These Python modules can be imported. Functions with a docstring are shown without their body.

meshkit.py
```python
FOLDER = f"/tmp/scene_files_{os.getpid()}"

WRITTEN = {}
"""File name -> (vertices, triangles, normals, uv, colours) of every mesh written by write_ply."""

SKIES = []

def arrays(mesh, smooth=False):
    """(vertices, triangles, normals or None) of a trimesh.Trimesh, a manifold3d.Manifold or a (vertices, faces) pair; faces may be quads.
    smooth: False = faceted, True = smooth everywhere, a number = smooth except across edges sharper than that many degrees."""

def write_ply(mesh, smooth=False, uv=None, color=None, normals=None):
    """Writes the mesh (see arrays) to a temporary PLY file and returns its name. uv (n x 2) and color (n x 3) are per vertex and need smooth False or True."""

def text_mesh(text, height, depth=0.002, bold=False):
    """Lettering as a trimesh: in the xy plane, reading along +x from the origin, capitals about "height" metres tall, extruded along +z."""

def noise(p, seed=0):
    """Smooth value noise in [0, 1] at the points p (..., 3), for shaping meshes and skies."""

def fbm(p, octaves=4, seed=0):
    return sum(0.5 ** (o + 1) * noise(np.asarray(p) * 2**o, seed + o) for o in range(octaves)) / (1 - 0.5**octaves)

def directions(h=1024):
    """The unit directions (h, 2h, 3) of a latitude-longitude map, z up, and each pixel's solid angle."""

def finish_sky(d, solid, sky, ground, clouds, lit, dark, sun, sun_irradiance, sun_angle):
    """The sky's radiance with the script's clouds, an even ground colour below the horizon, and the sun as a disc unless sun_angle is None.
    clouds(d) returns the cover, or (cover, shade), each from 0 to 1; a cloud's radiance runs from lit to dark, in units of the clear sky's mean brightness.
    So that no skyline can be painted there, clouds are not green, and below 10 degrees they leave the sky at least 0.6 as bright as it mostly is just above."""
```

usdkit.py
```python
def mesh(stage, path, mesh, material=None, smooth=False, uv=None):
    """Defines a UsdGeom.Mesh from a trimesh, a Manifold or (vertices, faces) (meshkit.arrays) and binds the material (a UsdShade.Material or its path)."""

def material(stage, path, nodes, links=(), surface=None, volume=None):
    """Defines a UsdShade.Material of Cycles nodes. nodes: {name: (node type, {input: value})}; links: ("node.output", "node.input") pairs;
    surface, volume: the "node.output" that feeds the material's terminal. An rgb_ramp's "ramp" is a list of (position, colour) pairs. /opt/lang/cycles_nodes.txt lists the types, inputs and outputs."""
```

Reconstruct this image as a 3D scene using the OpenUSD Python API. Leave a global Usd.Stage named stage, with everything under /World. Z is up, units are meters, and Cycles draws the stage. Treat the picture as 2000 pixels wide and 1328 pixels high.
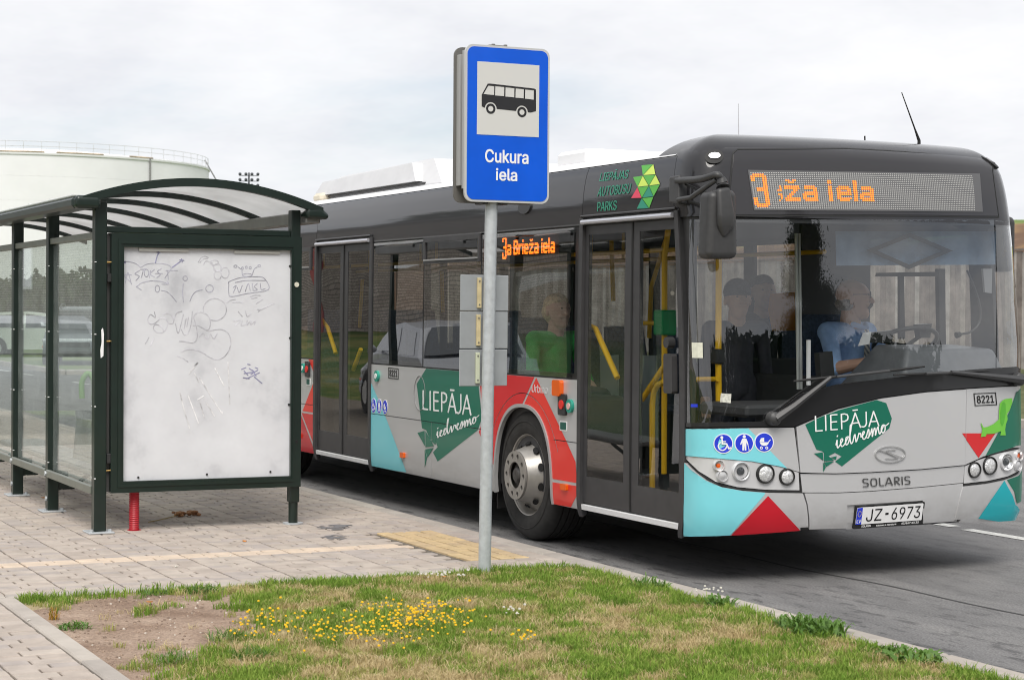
import math, random, numpy as np, trimesh, usdkit, meshkit
import manifold3d as m3
import shapely
from shapely import affinity
from shapely.geometry import Polygon, LineString, Point, MultiPolygon, box as sbox
from shapely.ops import unary_union
from pxr import Usd, UsdGeom, UsdLux, UsdShade, Gf, Sdf, Vt

rnd = random.Random(7)
rng = np.random.default_rng(7)
stage = Usd.Stage.CreateInMemory()
UsdGeom.SetStageUpAxis(stage, UsdGeom.Tokens.z)
UsdGeom.SetStageMetersPerUnit(stage, 1.0)
world = UsdGeom.Xform.Define(stage, '/World')
stage.SetDefaultPrim(world.GetPrim())
UsdGeom.Scope.Define(stage, '/World/Looks')
PI = math.pi

# ------------------------------------------------------------------ camera
# world: x runs along the kerb in the bus's driving direction, y across the road (away from the pavement), z up; road at z = 0, pavement at 0.12
CAM = np.array([9.8566, -7.3866, 1.6863])
YAW, PITCH, ROLL, FPX = math.radians(154.5329), math.radians(-0.8911), math.radians(0.3858), 3742.86   # FPX: focal length for a picture 2000 wide
fw = np.array([math.cos(PITCH) * math.cos(YAW), math.cos(PITCH) * math.sin(YAW), math.sin(PITCH)])
r0 = np.cross(fw, [0, 0, 1]); r0 /= np.linalg.norm(r0); u0 = np.cross(r0, fw)
RT = r0 * math.cos(ROLL) + u0 * math.sin(ROLL)
UP = -r0 * math.sin(ROLL) + u0 * math.cos(ROLL)
cam = UsdGeom.Camera.Define(stage, '/World/camera')
M = Gf.Matrix4d(1.0)
for i, v in enumerate((RT, UP, -fw)):
    M.SetRow(i, Gf.Vec4d(*map(float, v), 0))
M.SetRow(3, Gf.Vec4d(*map(float, CAM), 1))
cam.AddTransformOp().Set(M)
cam.CreateHorizontalApertureAttr(36.0)
cam.CreateFocalLengthAttr(36.0 * FPX / 2000)
cam.CreateClippingRangeAttr(Gf.Vec2f(0.1, 5000))
cam.CreateFStopAttr(9.0)
cam.CreateFocusDistanceAttr(13.2)
cam.CreateExposureAttr(1.02)

# ------------------------------------------------------------------ sky and sun
SUN_AZ, SUN_EL = math.radians(-28), math.radians(52)      # azimuth measured from +x towards +y
sd = np.array([math.cos(SUN_EL) * math.cos(SUN_AZ), math.cos(SUN_EL) * math.sin(SUN_AZ), math.sin(SUN_EL)])
sky = UsdLux.DomeLight.Define(stage, '/World/sky')
skym = usdkit.material(stage, '/World/Looks/sky_look', {
    'tc': ('texture_coordinate', {}),
    'st': ('sky_texture', {'sky_type': 'single_scattering', 'sun_disc': False, 'sun_elevation': SUN_EL,
                           'sun_rotation': math.atan2(sd[0], sd[1]), 'air_density': 1.0, 'aerosol_density': 1.0}),
    'sx': ('separate_xyz', {}),
    'zz': ('math', {'math_type': 'add', 'value2': 0.22}),
    'zc': ('math', {'math_type': 'maximum', 'value2': 0.12}),
    'dx': ('math', {'math_type': 'divide'}), 'dy': ('math', {'math_type': 'divide'}),
    'cx': ('combine_xyz', {}),
    'n1': ('noise_texture', {'scale': 0.9, 'detail': 7.0, 'roughness': 0.55, 'distortion': 0.3}),
    'n2': ('noise_texture', {'scale': 1.9, 'detail': 6.0, 'roughness': 0.6}),
    'cov': ('rgb_ramp', {'ramp': [(0.0, (0.35,) * 3), (0.30, (0.5,) * 3), (0.42, (0.93,) * 3), (0.5, (1, 1, 1))]}),
    'tone': ('rgb_ramp', {'ramp': [(0.28, (6.7, 6.85, 7.35)), (0.5, (7.9, 8.0, 8.3)), (0.72, (8.9, 8.9, 9.0))]}),
    'mx': ('mix', {}),
    'bg': ('background_shader', {'strength': 0.0575}),
}, [('tc.generated', 'sx.vector'), ('sx.z', 'zz.value1'), ('zz.value', 'zc.value1'), ('sx.x', 'dx.value1'), ('zc.value', 'dx.value2'),
    ('sx.y', 'dy.value1'), ('zc.value', 'dy.value2'), ('dx.value', 'cx.x'), ('dy.value', 'cx.y'),
    ('cx.vector', 'n1.vector'), ('cx.vector', 'n2.vector'), ('n1.fac', 'cov.fac'), ('n2.fac', 'tone.fac'),
    ('cov.color', 'mx.fac'), ('st.color', 'mx.color1'), ('tone.color', 'mx.color2'), ('mx.color', 'bg.color')], surface='bg.background')
UsdShade.MaterialBindingAPI.Apply(sky.GetPrim()).Bind(skym)
sky.GetPrim().SetCustomDataByKey('kind', 'structure')
sun = UsdLux.DistantLight.Define(stage, '/World/sun')
sun.CreateIntensityAttr(0.40); sun.CreateAngleAttr(34.0); sun.CreateNormalizeAttr(True); sun.CreateColorAttr(Gf.Vec3f(1.0, 0.96, 0.9))
zax = sd; xax = np.cross([0, 0, 1.0], zax); xax /= np.linalg.norm(xax); yax = np.cross(zax, xax)
M = Gf.Matrix4d(1.0)
for i, v in enumerate((xax, yax, zax)):
    M.SetRow(i, Gf.Vec4d(*map(float, v), 0))
sun.AddTransformOp().Set(M)

# ------------------------------------------------------------------ helpers: where a sight line of the photograph meets a surface of the place
def ray(px, py):
    return fw + RT * (px - 1000) / FPX - UP * (py - 664) / FPX
def hit(px, py, axis, v):
    d = ray(px, py); return CAM + d * (v - CAM[axis]) / d[axis]
def onx(px, py, x): return hit(px, py, 0, x)
def ony(px, py, y): return hit(px, py, 1, y)
def onz(px, py, z=0.12): return hit(px, py, 2, z)

# ------------------------------------------------------------------ helpers: prims
taken = {}
def path_of(name, parent=None):
    base = (parent.GetPath().pathString if parent else '/World') + '/' + name
    k = taken.get(base, 0); taken[base] = k + 1
    return base if k == 0 else f'{base}_{k:03d}'
def tag(p, label=None, cat=None, group=None, kind=None):
    p = p.GetPrim() if hasattr(p, 'GetPrim') else p
    for k, v in (('label', label), ('category', cat), ('group', group), ('kind', kind)):
        if v: p.SetCustomDataByKey(k, v)
    return p
def thing(name, label=None, cat=None, group=None, loc=None, rotz=0, kind=None, parent=None):
    x = UsdGeom.Xform.Define(stage, path_of(name, parent))
    if loc is not None:
        x.AddTranslateOp().Set(Gf.Vec3d(*map(float, loc)))
        if rotz: x.AddRotateZOp().Set(math.degrees(rotz))
    return tag(x, label, cat, group, kind)
def obj(name, m, mt, parent=None, smooth=False, label=None, cat=None, group=None, kind=None):
    g = usdkit.mesh(stage, path_of(name, parent), m, mt, smooth)
    if kind == 'structure' and cat is None: pass
    return tag(g, label, cat, group, kind)
def cat_(*ms):
    out = []
    for m in ms:
        out += list(m) if isinstance(m, (list, tuple)) else [m]
    return trimesh.util.concatenate(out)
def bx(x0, x1, y0, y1, z0, z1):
    m = trimesh.creation.box([abs(x1 - x0), abs(y1 - y0), abs(z1 - z0)]); m.apply_translation([(x0 + x1) / 2, (y0 + y1) / 2, (z0 + z1) / 2]); return m
def cbx(x0, x1, y0, y1, z0, z1, c=0.006):
    """a box with chamfered edges"""
    a = np.array([[x0, y0, z0], [x1, y1, z1]], float); lo, hi = a.min(0), a.max(0); c = min(c, (hi - lo).min() * 0.45)
    pts = []
    for i in range(3):
        for s in np.ndindex(2, 2, 2):
            p = np.where(np.array(s) == 0, lo, hi); q = p.copy()
            for k in range(3):
                if k != i: q[k] += c if s[k] == 0 else -c
            pts.append(q)
    return trimesh.convex.convex_hull(np.array(pts))
def tube(pts, r, n=8, caps=True):
    pts = np.asarray(pts, float); rr = np.full(len(pts), r) if np.ndim(r) == 0 else np.asarray(r, float)
    t = np.gradient(pts, axis=0); t /= np.maximum(np.linalg.norm(t, axis=1, keepdims=True), 1e-9)
    a = np.array([0, 0, 1.0]) if abs(t[0][2]) < 0.9 else np.array([1.0, 0, 0])
    nrm = np.cross(t[0], a); nrm /= np.linalg.norm(nrm); V = []
    for i in range(len(pts)):
        nrm = nrm - t[i] * (nrm @ t[i]); nrm /= np.linalg.norm(nrm); b = np.cross(t[i], nrm)
        for k in range(n):
            th = 2 * PI * k / n; V.append(pts[i] + rr[i] * (nrm * math.cos(th) + b * math.sin(th)))
    F = []
    for i in range(len(pts) - 1):
        for k in range(n):
            a0, a1, b0, b1 = i * n + k, i * n + (k + 1) % n, (i + 1) * n + k, (i + 1) * n + (k + 1) % n
            F += [[a0, a1, b1], [a0, b1, b0]]
    if caps:
        V += [pts[0], pts[-1]]; c0, c1 = len(V) - 2, len(V) - 1; e = (len(pts) - 1) * n
        for k in range(n):
            F += [[c0, (k + 1) % n, k], [c1, e + k, e + (k + 1) % n]]
    return trimesh.Trimesh(np.array(V), np.array(F), process=False)
def cyl(p, q, r, n=16):
    return tube([p, q], r, n)
def arc_pts(ctrl, n=8):
    """Catmull-Rom spline through control points"""
    P = np.asarray(ctrl, float); P = np.vstack([2 * P[0] - P[1], P, 2 * P[-1] - P[-2]]); out = []
    for i in range(1, len(P) - 2):
        for t in np.linspace(0, 1, n, endpoint=False):
            a, b, c, d = P[i - 1], P[i], P[i + 1], P[i + 2]
            out.append(0.5 * (2 * b + (c - a) * t + (2 * a - 5 * b + 4 * c - d) * t * t + (3 * b - a - 3 * c + d) * t ** 3))
    return np.array(out + [P[-2]])
def polys(g):
    return [p for p in getattr(g, 'geoms', [g]) if p.geom_type == 'Polygon' and p.area > 1e-9] if not g.is_empty else []
def extr(g, h):
    return cat_([trimesh.creation.extrude_polygon(p, h, engine='earcut') for p in polys(g)])
def frame_map(m, o, ax, ay, az):
    """mesh in local (x, y, z) to the world frame o + x ax + y ay + z az"""
    m = m.copy(); R = np.stack([ax, ay, az]); m.vertices = np.asarray(o) + m.vertices @ R
    if np.linalg.det(R) < 0: m.invert()
    return m
def lathe(prof, n=48, axis='y', centre=(0, 0, 0)):
    """prof: (radius, along) pairs"""
    P = np.asarray(prof, float); th = np.arange(n) * 2 * PI / n; V = []
    for r, a in P:
        for t in th: V.append([r * math.cos(t), a, r * math.sin(t)])
    F = []
    for i in range(len(P) - 1):
        for k in range(n):
            a0, a1, b0, b1 = i * n + k, i * n + (k + 1) % n, (i + 1) * n + k, (i + 1) * n + (k + 1) % n
            F += [[a0, b0, b1], [a0, b1, a1]]
    V = np.array(V)
    if axis == 'z': V = V[:, [0, 2, 1]]; F = np.array(F)[:, ::-1]
    if axis == 'x': V = V[:, [1, 0, 2]]; F = np.array(F)[:, ::-1]
    return trimesh.Trimesh(V + np.asarray(centre), np.array(F), process=False)
def rrect(x0, x1, y0, y1, r):
    return sbox(x0 + r, y0 + r, x1 - r, y1 - r).buffer(r, quad_segs=6)
def stroke(pts, w, spline=True, n=8):
    p = arc_pts(pts, n) if spline and len(pts) > 2 else np.asarray(pts, float)
    return LineString(p).buffer(w / 2, quad_segs=3)

# ------------------------------------------------------------------ helpers: materials
mats = {}
def mat(name, color, rough=0.5, metal=0.0, noise=None, bump=None, spec=0.5, coat=0.0, emit=None, rand=0.0, sheen=0):
    """noise: (scale, low factor, high factor[, detail]) varies the colour over the object; bump: (scale, distance)"""
    if name in mats: return mats[name]
    n = {'p': ('principled_bsdf', {'base_color': color, 'roughness': rough, 'metallic': metal, 'specular_ior_level': spec, 'coat_weight': coat, 'coat_roughness': 0.04})}
    L = []
    src = None
    if noise or bump: n['g'] = ('geometry', {})
    if noise:
        n['n'] = ('noise_texture', {'scale': noise[0], 'detail': 6.0, 'roughness': 0.62}); L.append(('g.position', 'n.vector'))
        n['r'] = ('rgb_ramp', {'ramp': [(0.3, tuple(c * noise[1] for c in color)), (0.7, tuple(min(1, c * noise[2]) for c in color))]})
        L += [('n.fac', 'r.fac')]; src = 'r.color'
    if rand:
        n['oi'] = ('object_info', {}); n['rm'] = ('rgb_ramp', {'ramp': [(0.0, (1 - rand,) * 3), (1.0, (1 + rand,) * 3)]}); n['mul'] = ('mix', {'mix_type': 'multiply', 'fac': 1.0, 'color1': color})
        L += [('oi.random', 'rm.fac'), ('rm.color', 'mul.color2')]
        if src: L.append((src, 'mul.color1'))
        src = 'mul.color'
    if src: L.append((src, 'p.base_color'))
    if bump:
        n['bn'] = ('noise_texture', {'scale': bump[0], 'detail': 5.0, 'roughness': 0.6}); n['b'] = ('bump', {'strength': 0.7, 'distance': bump[1]})
        L += [('g.position', 'bn.vector'), ('bn.fac', 'b.height'), ('b.normal', 'p.normal')]
    if emit:
        n['p'][1]['emission_color'] = emit[0]; n['p'][1]['emission_strength'] = emit[1]
    mats[name] = usdkit.material(stage, '/World/Looks/' + name, n, L, surface='p.BSDF'); return mats[name]
def glass(name, tint, ior=1.5, rough=0.0, wavy=None, gain=1.0, dirt=None):
    """a pane: clear mixed with a mirror by the view angle; wavy: (scale, distance) for tempered glass that is not quite flat; dirt: (amount, colour) grime"""
    n = {'bf': ('geometry', {}), 'io': ('math', {'math_type': 'multiply_add', 'value2': 1 / ior - ior, 'value3': ior}), 'f': ('fresnel', {}), 't': ('transparent_bsdf', {'color': tint}), 'g': ('glossy_bsdf', {'color': (1, 1, 1), 'roughness': rough, 'distribution': 'ggx'}),
         'm': ('mix_closure', {}), 'k': ('math', {'math_type': 'multiply', 'value2': gain, 'use_clamp': True})}
    L = [('bf.backfacing', 'io.value1'), ('io.value', 'f.IOR'), ('f.fac', 'k.value1'), ('k.value', 'm.fac'), ('t.BSDF', 'm.closure1'), ('g.BSDF', 'm.closure2')]
    out = 'm.closure'
    if wavy:
        n.update({'gp': ('geometry', {}), 'mp': ('mapping', {'scale': wavy[2] if len(wavy) > 2 else (1, 1, 1)}), 'wn': ('noise_texture', {'scale': wavy[0], 'detail': 1.0}), 'b': ('bump', {'strength': 1.0, 'distance': wavy[1]})})
        L += [('gp.position', 'mp.vector'), ('mp.vector', 'wn.vector'), ('wn.fac', 'b.height'), ('b.normal', 'g.normal')]
    if dirt:
        n.update({'dg': ('geometry', {}), 'dn': ('noise_texture', {'scale': 5.0, 'detail': 6.0}), 'dr': ('rgb_ramp', {'ramp': [(0.3, (dirt[0] * .6,) * 3), (0.75, (dirt[0] * 1.5,) * 3)]}), 'dd': ('diffuse_bsdf', {'color': dirt[1]}), 'dm': ('mix_closure', {})})
        L += [('dg.position', 'dn.vector'), ('dn.fac', 'dr.fac'), ('dr.color', 'dm.fac'), (out, 'dm.closure1'), ('dd.BSDF', 'dm.closure2')]; out = 'dm.closure'
    mats[name] = usdkit.material(stage, '/World/Looks/' + name, n, L, surface=out); return mats[name]

DARK = mat('anthracite_paint', (0.017, 0.0165, 0.0185), 0.4, spec=0.15, coat=0.9, noise=(1.3, .9, 1.1))
TRIM = mat('black_trim', (0.030, 0.030, 0.031), 0.42, noise=(9, .8, 1.2))
RUB = mat('rubber', (0.012, 0.012, 0.012), 0.65)
GREYFR = mat('door_frame_grey', (0.048, 0.047, 0.049), 0.4, spec=0.35, noise=(8, .85, 1.15))
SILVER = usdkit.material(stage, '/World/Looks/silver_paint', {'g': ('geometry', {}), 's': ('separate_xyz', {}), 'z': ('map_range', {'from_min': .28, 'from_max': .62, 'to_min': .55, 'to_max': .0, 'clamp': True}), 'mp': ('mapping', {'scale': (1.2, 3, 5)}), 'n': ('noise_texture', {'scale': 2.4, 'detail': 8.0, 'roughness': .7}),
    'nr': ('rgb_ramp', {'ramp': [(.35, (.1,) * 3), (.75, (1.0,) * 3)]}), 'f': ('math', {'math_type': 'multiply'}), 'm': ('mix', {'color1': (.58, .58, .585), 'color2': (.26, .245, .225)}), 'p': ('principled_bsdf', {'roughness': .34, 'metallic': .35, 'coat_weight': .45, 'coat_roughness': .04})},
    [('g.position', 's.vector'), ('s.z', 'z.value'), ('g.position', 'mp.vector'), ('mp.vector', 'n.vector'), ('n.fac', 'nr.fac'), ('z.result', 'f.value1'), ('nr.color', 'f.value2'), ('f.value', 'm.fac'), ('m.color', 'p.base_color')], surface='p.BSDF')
WHITE = mat('white_paint', (0.78, 0.78, 0.79), 0.35, noise=(3, .95, 1.0))
LBLUE = mat('light_blue_film', (0.20, 0.63, 0.70), 0.3, coat=0.3)
RED = mat('red_film', (0.60, 0.016, 0.022), 0.3, coat=0.3)
DRED = mat('deep_red_film', (0.50, 0.004, 0.016), 0.3, coat=0.3)
ORED = mat('orange_red_film', (0.74, 0.036, 0.026), 0.3, coat=0.3)
GREEN = mat('dark_green_film', (0.006, 0.135, 0.085), 0.3, coat=0.3)
TEAL = mat('teal_film', (0.006, 0.37, 0.42), 0.3, coat=0.3)
DBLUE = mat('badge_blue', (0.02, 0.045, 0.60), 0.35)
PWHITE = mat('print_white', (0.82, 0.82, 0.82), 0.4)
BLACK = mat('print_black', (0.012, 0.012, 0.013), 0.4)
YEL = mat('yellow_rail', (0.90, 0.52, 0.008), 0.35)
CHROME = mat('chrome', (0.72, 0.72, 0.72), 0.12, metal=1.0)
STEEL = mat('galvanised_steel', (0.52, 0.55, 0.57), 0.42, metal=0.35, noise=(26, .86, 1.1))
ALU = mat('aluminium', (0.55, 0.55, 0.55), 0.34, metal=0.7)
AMBER = mat('amber_lens', (0.80, 0.12, 0.005), 0.2, coat=0.4)
SIDEGL = glass('side_window_glass', (0.54, 0.55, 0.55), 1.6, wavy=(0.9, 0.006, (0.7, 1, 1.6)), gain=2.3)
DOORGL = glass('door_glass', (0.74, 0.76, 0.75), 1.55, wavy=(1.0, 0.006, (0.8, 1, 1.4)), gain=1.6)
WSGL = glass('windscreen_glass', (0.84, 0.86, 0.86), 1.55, gain=2.2)
SHGL = glass('shelter_glass', (0.90, 0.94, 0.92), 1.5, dirt=(0.06, (0.62, 0.66, 0.62)))
FARGL = glass('far_window_glass', (0.50, 0.52, 0.52), 1.5)
CABGL = glass('cab_window_glass', (0.92, 0.93, 0.93), 1.5)
# ================================================================== THE BUS
from scipy.interpolate import PchipInterpolator
HW = 1.275
_ys = np.linspace(-HW, HW, 161)
_front = [(-0.09 - 0.095 * y * y, y) for y in _ys]
_pl = Polygon([(-14, -HW)] + _front + [(-14, HW)])
_R = 0.20
_pl = _pl.buffer(-_R, join_style='mitre').buffer(_R, quad_segs=24)
_c = np.array(_pl.exterior.coords)[:-1]
if Polygon(_c).exterior.is_ccw is False: _c = _c[::-1]
# walk: right side (y = -HW) forwards, round the front, back along the left side
_c = _c[(_c[:, 0] > -13)]
k0 = int(np.argmin(np.where(_c[:, 1] < -HW + 1e-6, _c[:, 0], 1e9)))
_c = np.roll(_c, -k0, axis=0)
_c = np.vstack([[-12.0, -HW], _c[_c[:, 0] > -11.9], [-12.0, HW]])
_d = np.r_[0, np.cumsum(np.linalg.norm(np.diff(_c, axis=0), axis=1))]
_S = _d - 12.0
SC = float(np.interp(0.0, _c[_c[:, 0] > -0.5][:, 1], _S[_c[:, 0] > -0.5]))     # s at the middle of the front
SEND = float(_S[-1])
_rz = PchipInterpolator([0.25, 0.30, 0.36, 0.50, 0.62, 0.95, 1.25, 1.55, 1.9, 2.30, 2.58, 2.66, 2.71, 2.74], [-.075, -.045, -.018, 0, 0, -.003, -.012, -.030, -.068, -.125, -.172, -.192, -.225, -.27])
_wz = PchipInterpolator([0.25, 0.30, 0.42, 1.0, 1.25, 2.30, 2.45, 2.58, 2.66, 2.71, 2.74], [1.240, 1.262, 1.275, 1.275, 1.274, 1.266, 1.258, 1.240, 1.215, 1.175, 1.13])
def mir(s): return 2 * SC - s
def S0(s, z):
    s = np.asarray(s, float); z = np.asarray(z, float)
    x = np.interp(s, _S, _c[:, 0]); y = np.interp(s, _S, _c[:, 1])
    f = np.clip((x + 1.3) / 1.0, 0, 1); f = f * f * (3 - 2 * f)
    return np.stack([x + _rz(z) * f, y * _wz(z) / HW, z + 0 * x], -1)
def NRM(s, z):
    e = 0.012
    a = S0(s + e, z) - S0(s - e, z); b = S0(s, np.minimum(z + e, 2.74)) - S0(s, z - e)
    n = np.cross(a, b); return n / np.linalg.norm(n, axis=-1, keepdims=True)
def SH(s, z, h=0.0):
    s = np.asarray(s, float); z = np.asarray(z, float)
    return S0(s, z) + NRM(s, z) * np.asarray(h)[..., None]
def to_px(P):
    d = np.asarray(P) - CAM; w = d @ fw
    return np.stack([1000 + FPX * (d @ RT) / w, 664 - FPX * (d @ UP) / w], -1)
_gs, _gz = np.meshgrid(np.r_[np.linspace(-12, -0.8, 60), np.linspace(-0.78, SC + 1.30, 130)], np.linspace(0.27, 2.73, 60), indexing='ij')
_gp = to_px(S0(_gs, _gz))
def U(px, py):
    """(s, z) of the point of the bus's skin that the sight line through the photograph's pixel meets"""
    if isinstance(px, str): return None
    k = np.argmin(((_gp - [px, py]) ** 2).sum(-1)); q = np.array([_gs.flat[k], _gz.flat[k]])
    for _ in range(8):
        p = to_px(S0(*q)); J = np.stack([(to_px(S0(q[0] + 1e-4, q[1])) - p) / 1e-4, (to_px(S0(q[0], q[1] + 1e-4)) - p) / 1e-4], 1)
        if abs(np.linalg.det(J)) < 50: break
        st = np.linalg.solve(J, np.array([px, py]) - p); st = np.clip(st, -.3, .3); q = q + st; q[1] = min(max(q[1], 0.26), 2.735)
        if np.abs(st).max() < 1e-6: break
    return q
def PP(pts, step=14, close=True):
    """(s, z) polygon from pixels; a triple ('sz', s, z) gives a point directly"""
    out = []; n = len(pts)
    for i in range(n if close else n - 1):
        a, b = pts[i], pts[(i + 1) % n]
        if a[0] == 'sz' or b[0] == 'sz':
            A = np.array(a[1:]) if a[0] == 'sz' else U(*a); out.append(A); continue
        m = max(1, int(math.hypot(a[0] - b[0], a[1] - b[1]) / step))
        for t in range(m): out.append(U(a[0] + (b[0] - a[0]) * t / m, a[1] + (b[1] - a[1]) * t / m))
    if not close: out.append(U(*pts[-1]) if pts[-1][0] != 'sz' else np.array(pts[-1][1:])); return np.array(out)
    return Polygon(np.array(out)).buffer(0)
def mirp(g): return affinity.scale(g, -1, 1, origin=(SC, 0))
_scut = np.r_[np.linspace(-12, -1.0, 12), np.linspace(-0.92, mir(-0.92), 58), np.linspace(mir(-1.0), SEND, 12)]
_zcut = np.r_[0.26, 0.30, 0.36, 0.43, 0.5, 0.62, 0.75, 0.85, 0.95, 1.1, 1.25, 1.5, 1.75, 2.0, 2.3, 2.38, 2.45, 2.52, 2.58, 2.62, 2.66, 2.69, 2.715, 2.735]
def panel(g, h=0.0, th=0.02, cut=True):
    """a plate lying on the bus's skin: outline g in (s, z), outer face h above the skin, thickness th"""
    V, F, ix = [], [], {}
    def vid(p):
        k = (round(p[0], 6), round(p[1], 6))
        if k not in ix: ix[k] = len(V); V.append(k)
        return ix[k]
    for p in polys(g):
        x0, y0, x1, y1 = p.bounds
        sc = [x0 - 1] + [c for c in _scut if x0 < c < x1] + [x1 + 1]; zc = [y0 - 1] + [c for c in _zcut if y0 < c < y1] + [y1 + 1]
        if not cut: sc = [x0 - 1, x1 + 1]; zc = [y0 - 1, y1 + 1]
        cells = shapely.box(*[a.ravel() for a in np.array([[(sc[i], zc[j], sc[i + 1], zc[j + 1]) for j in range(len(zc) - 1)] for i in range(len(sc) - 1)]).reshape(-1, 4).T])
        for q in shapely.intersection(cells, p):
            for c in polys(q):
                if not c.interiors and c.convex_hull.area - c.area < 1e-9:
                    r = list(c.exterior.coords)[:-1]
                    if not c.exterior.is_ccw: r = r[::-1]
                    ids = [vid(t) for t in r]; F += [[ids[0], ids[k], ids[k + 1]] for k in range(1, len(ids) - 1)]
                else:
                    v, f = trimesh.creation.triangulate_polygon(c, engine='earcut')
                    for t in f:
                        a, b, d = v[t]
                        if (b[0] - a[0]) * (d[1] - a[1]) - (b[1] - a[1]) * (d[0] - a[0]) < 0: t = t[::-1]
                        F.append([vid(v[k]) for k in t])
    V = np.array(V); F = np.array([f for f in F if len(set(f)) == 3]); P = SH(V[:, 0], V[:, 1], h)
    if th:
        e = {}
        for f in F:
            for a, b in ((f[0], f[1]), (f[1], f[2]), (f[2], f[0])):
                if (b, a) in e: del e[(b, a)]
                else: e[(a, b)] = 1
        Q = SH(V[:, 0], V[:, 1], h - th); n = len(P); W = []
        for a, b in e: W += [[a, n + a, n + b], [a, n + b, b]]
        P = np.vstack([P, Q]); F = np.vstack([F, np.array(W), F[:, ::-1] + n])
    return trimesh.Trimesh(P, F, process=False)
def on_skin(m, a, b, c, h=0.006, k=1.0, box2=None):
    """lay flat lettering or a badge (x, y in its bounding box) on the skin: a, b, c = pixels of its lower left, lower right and upper left corner"""
    m = m.copy(); lo, hi = m.bounds
    if box2: lo, hi = np.array([box2[0], box2[0], lo[2]]), np.array([box2[1], box2[1], hi[2]])
    A, B, C = U(*a), U(*b), U(*c)
    u = (m.vertices[:, 0] - lo[0]) / (hi[0] - lo[0]); v = (m.vertices[:, 1] - lo[1]) / (hi[1] - lo[1])
    q = A + u[:, None] * (B - A) + v[:, None] * (C - A)
    zz = m.vertices[:, 2]; m.vertices = SH(q[:, 0], q[:, 1], h - 0.002 + 0.002 * (zz - lo[2]) / max(hi[2] - lo[2], 1e-9) * k); return m
def grid2(g, n=10):
    """split a flat shape so that it can bend"""
    x0, y0, x1, y1 = g.bounds; out = []
    for i in range(n):
        out += polys(g.intersection(sbox(x0 + (x1 - x0) * i / n, y0 - 1, x0 + (x1 - x0) * (i + 1) / n, y1 + 1)))
    return MultiPolygon(out)

bus = thing('city_bus', 'silver and anthracite city bus with green, red and light blue panels, stopped at the kerb', 'bus')

# ---- outlines on the skin (s along the skin, z up) -----------------------------------------
ZB, ZT = 1.217, 2.262                                    # glass band along the sides
sD1a, sD1b = U(1134, 700)[0], U(1334, 700)[0]            # front door opening
sD2a, sD2b = U(616, 700)[0], U(723.5, 700)[0]            # second door opening
sW = [U(x, 600)[0] for x in (724, 827, 939, 1121)]
AX1, AX2 = -2.78, -8.68                                  # axles
def arch(ax, grow=0.0):
    up = [U(*p) for p in ((1018, 789), (1032, 792), (1045, 801), (1060, 822), (1069, 845), (1077, 885), (1081, 930), (1083, 990))]
    pts = [(q[0] - AX1, q[1]) for q in up]; w = pts[-1][0]; top = pts[0][1]; R = []
    for t in np.linspace(0, PI / 2, 16): R.append((w * math.sin(t) ** 0.85, 0.30 + (top - 0.30) * math.cos(t) ** 0.72))
    full = [(-a, b) for a, b in R[::-1]] + R[1:]
    return Polygon([(ax + a, b) for a, b in full] + [(ax + w, 0.1), (ax - w, 0.1)]).buffer(grow)
arches = [arch(AX1), arch(AX2), mirp(arch(AX1)), mirp(arch(AX2))]
seamL = lambda pts, w=0.006: LineString(PP(pts, close=False)).buffer(w / 2, cap_style='flat')
zs_mid = U(842, 824)[1]
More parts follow.
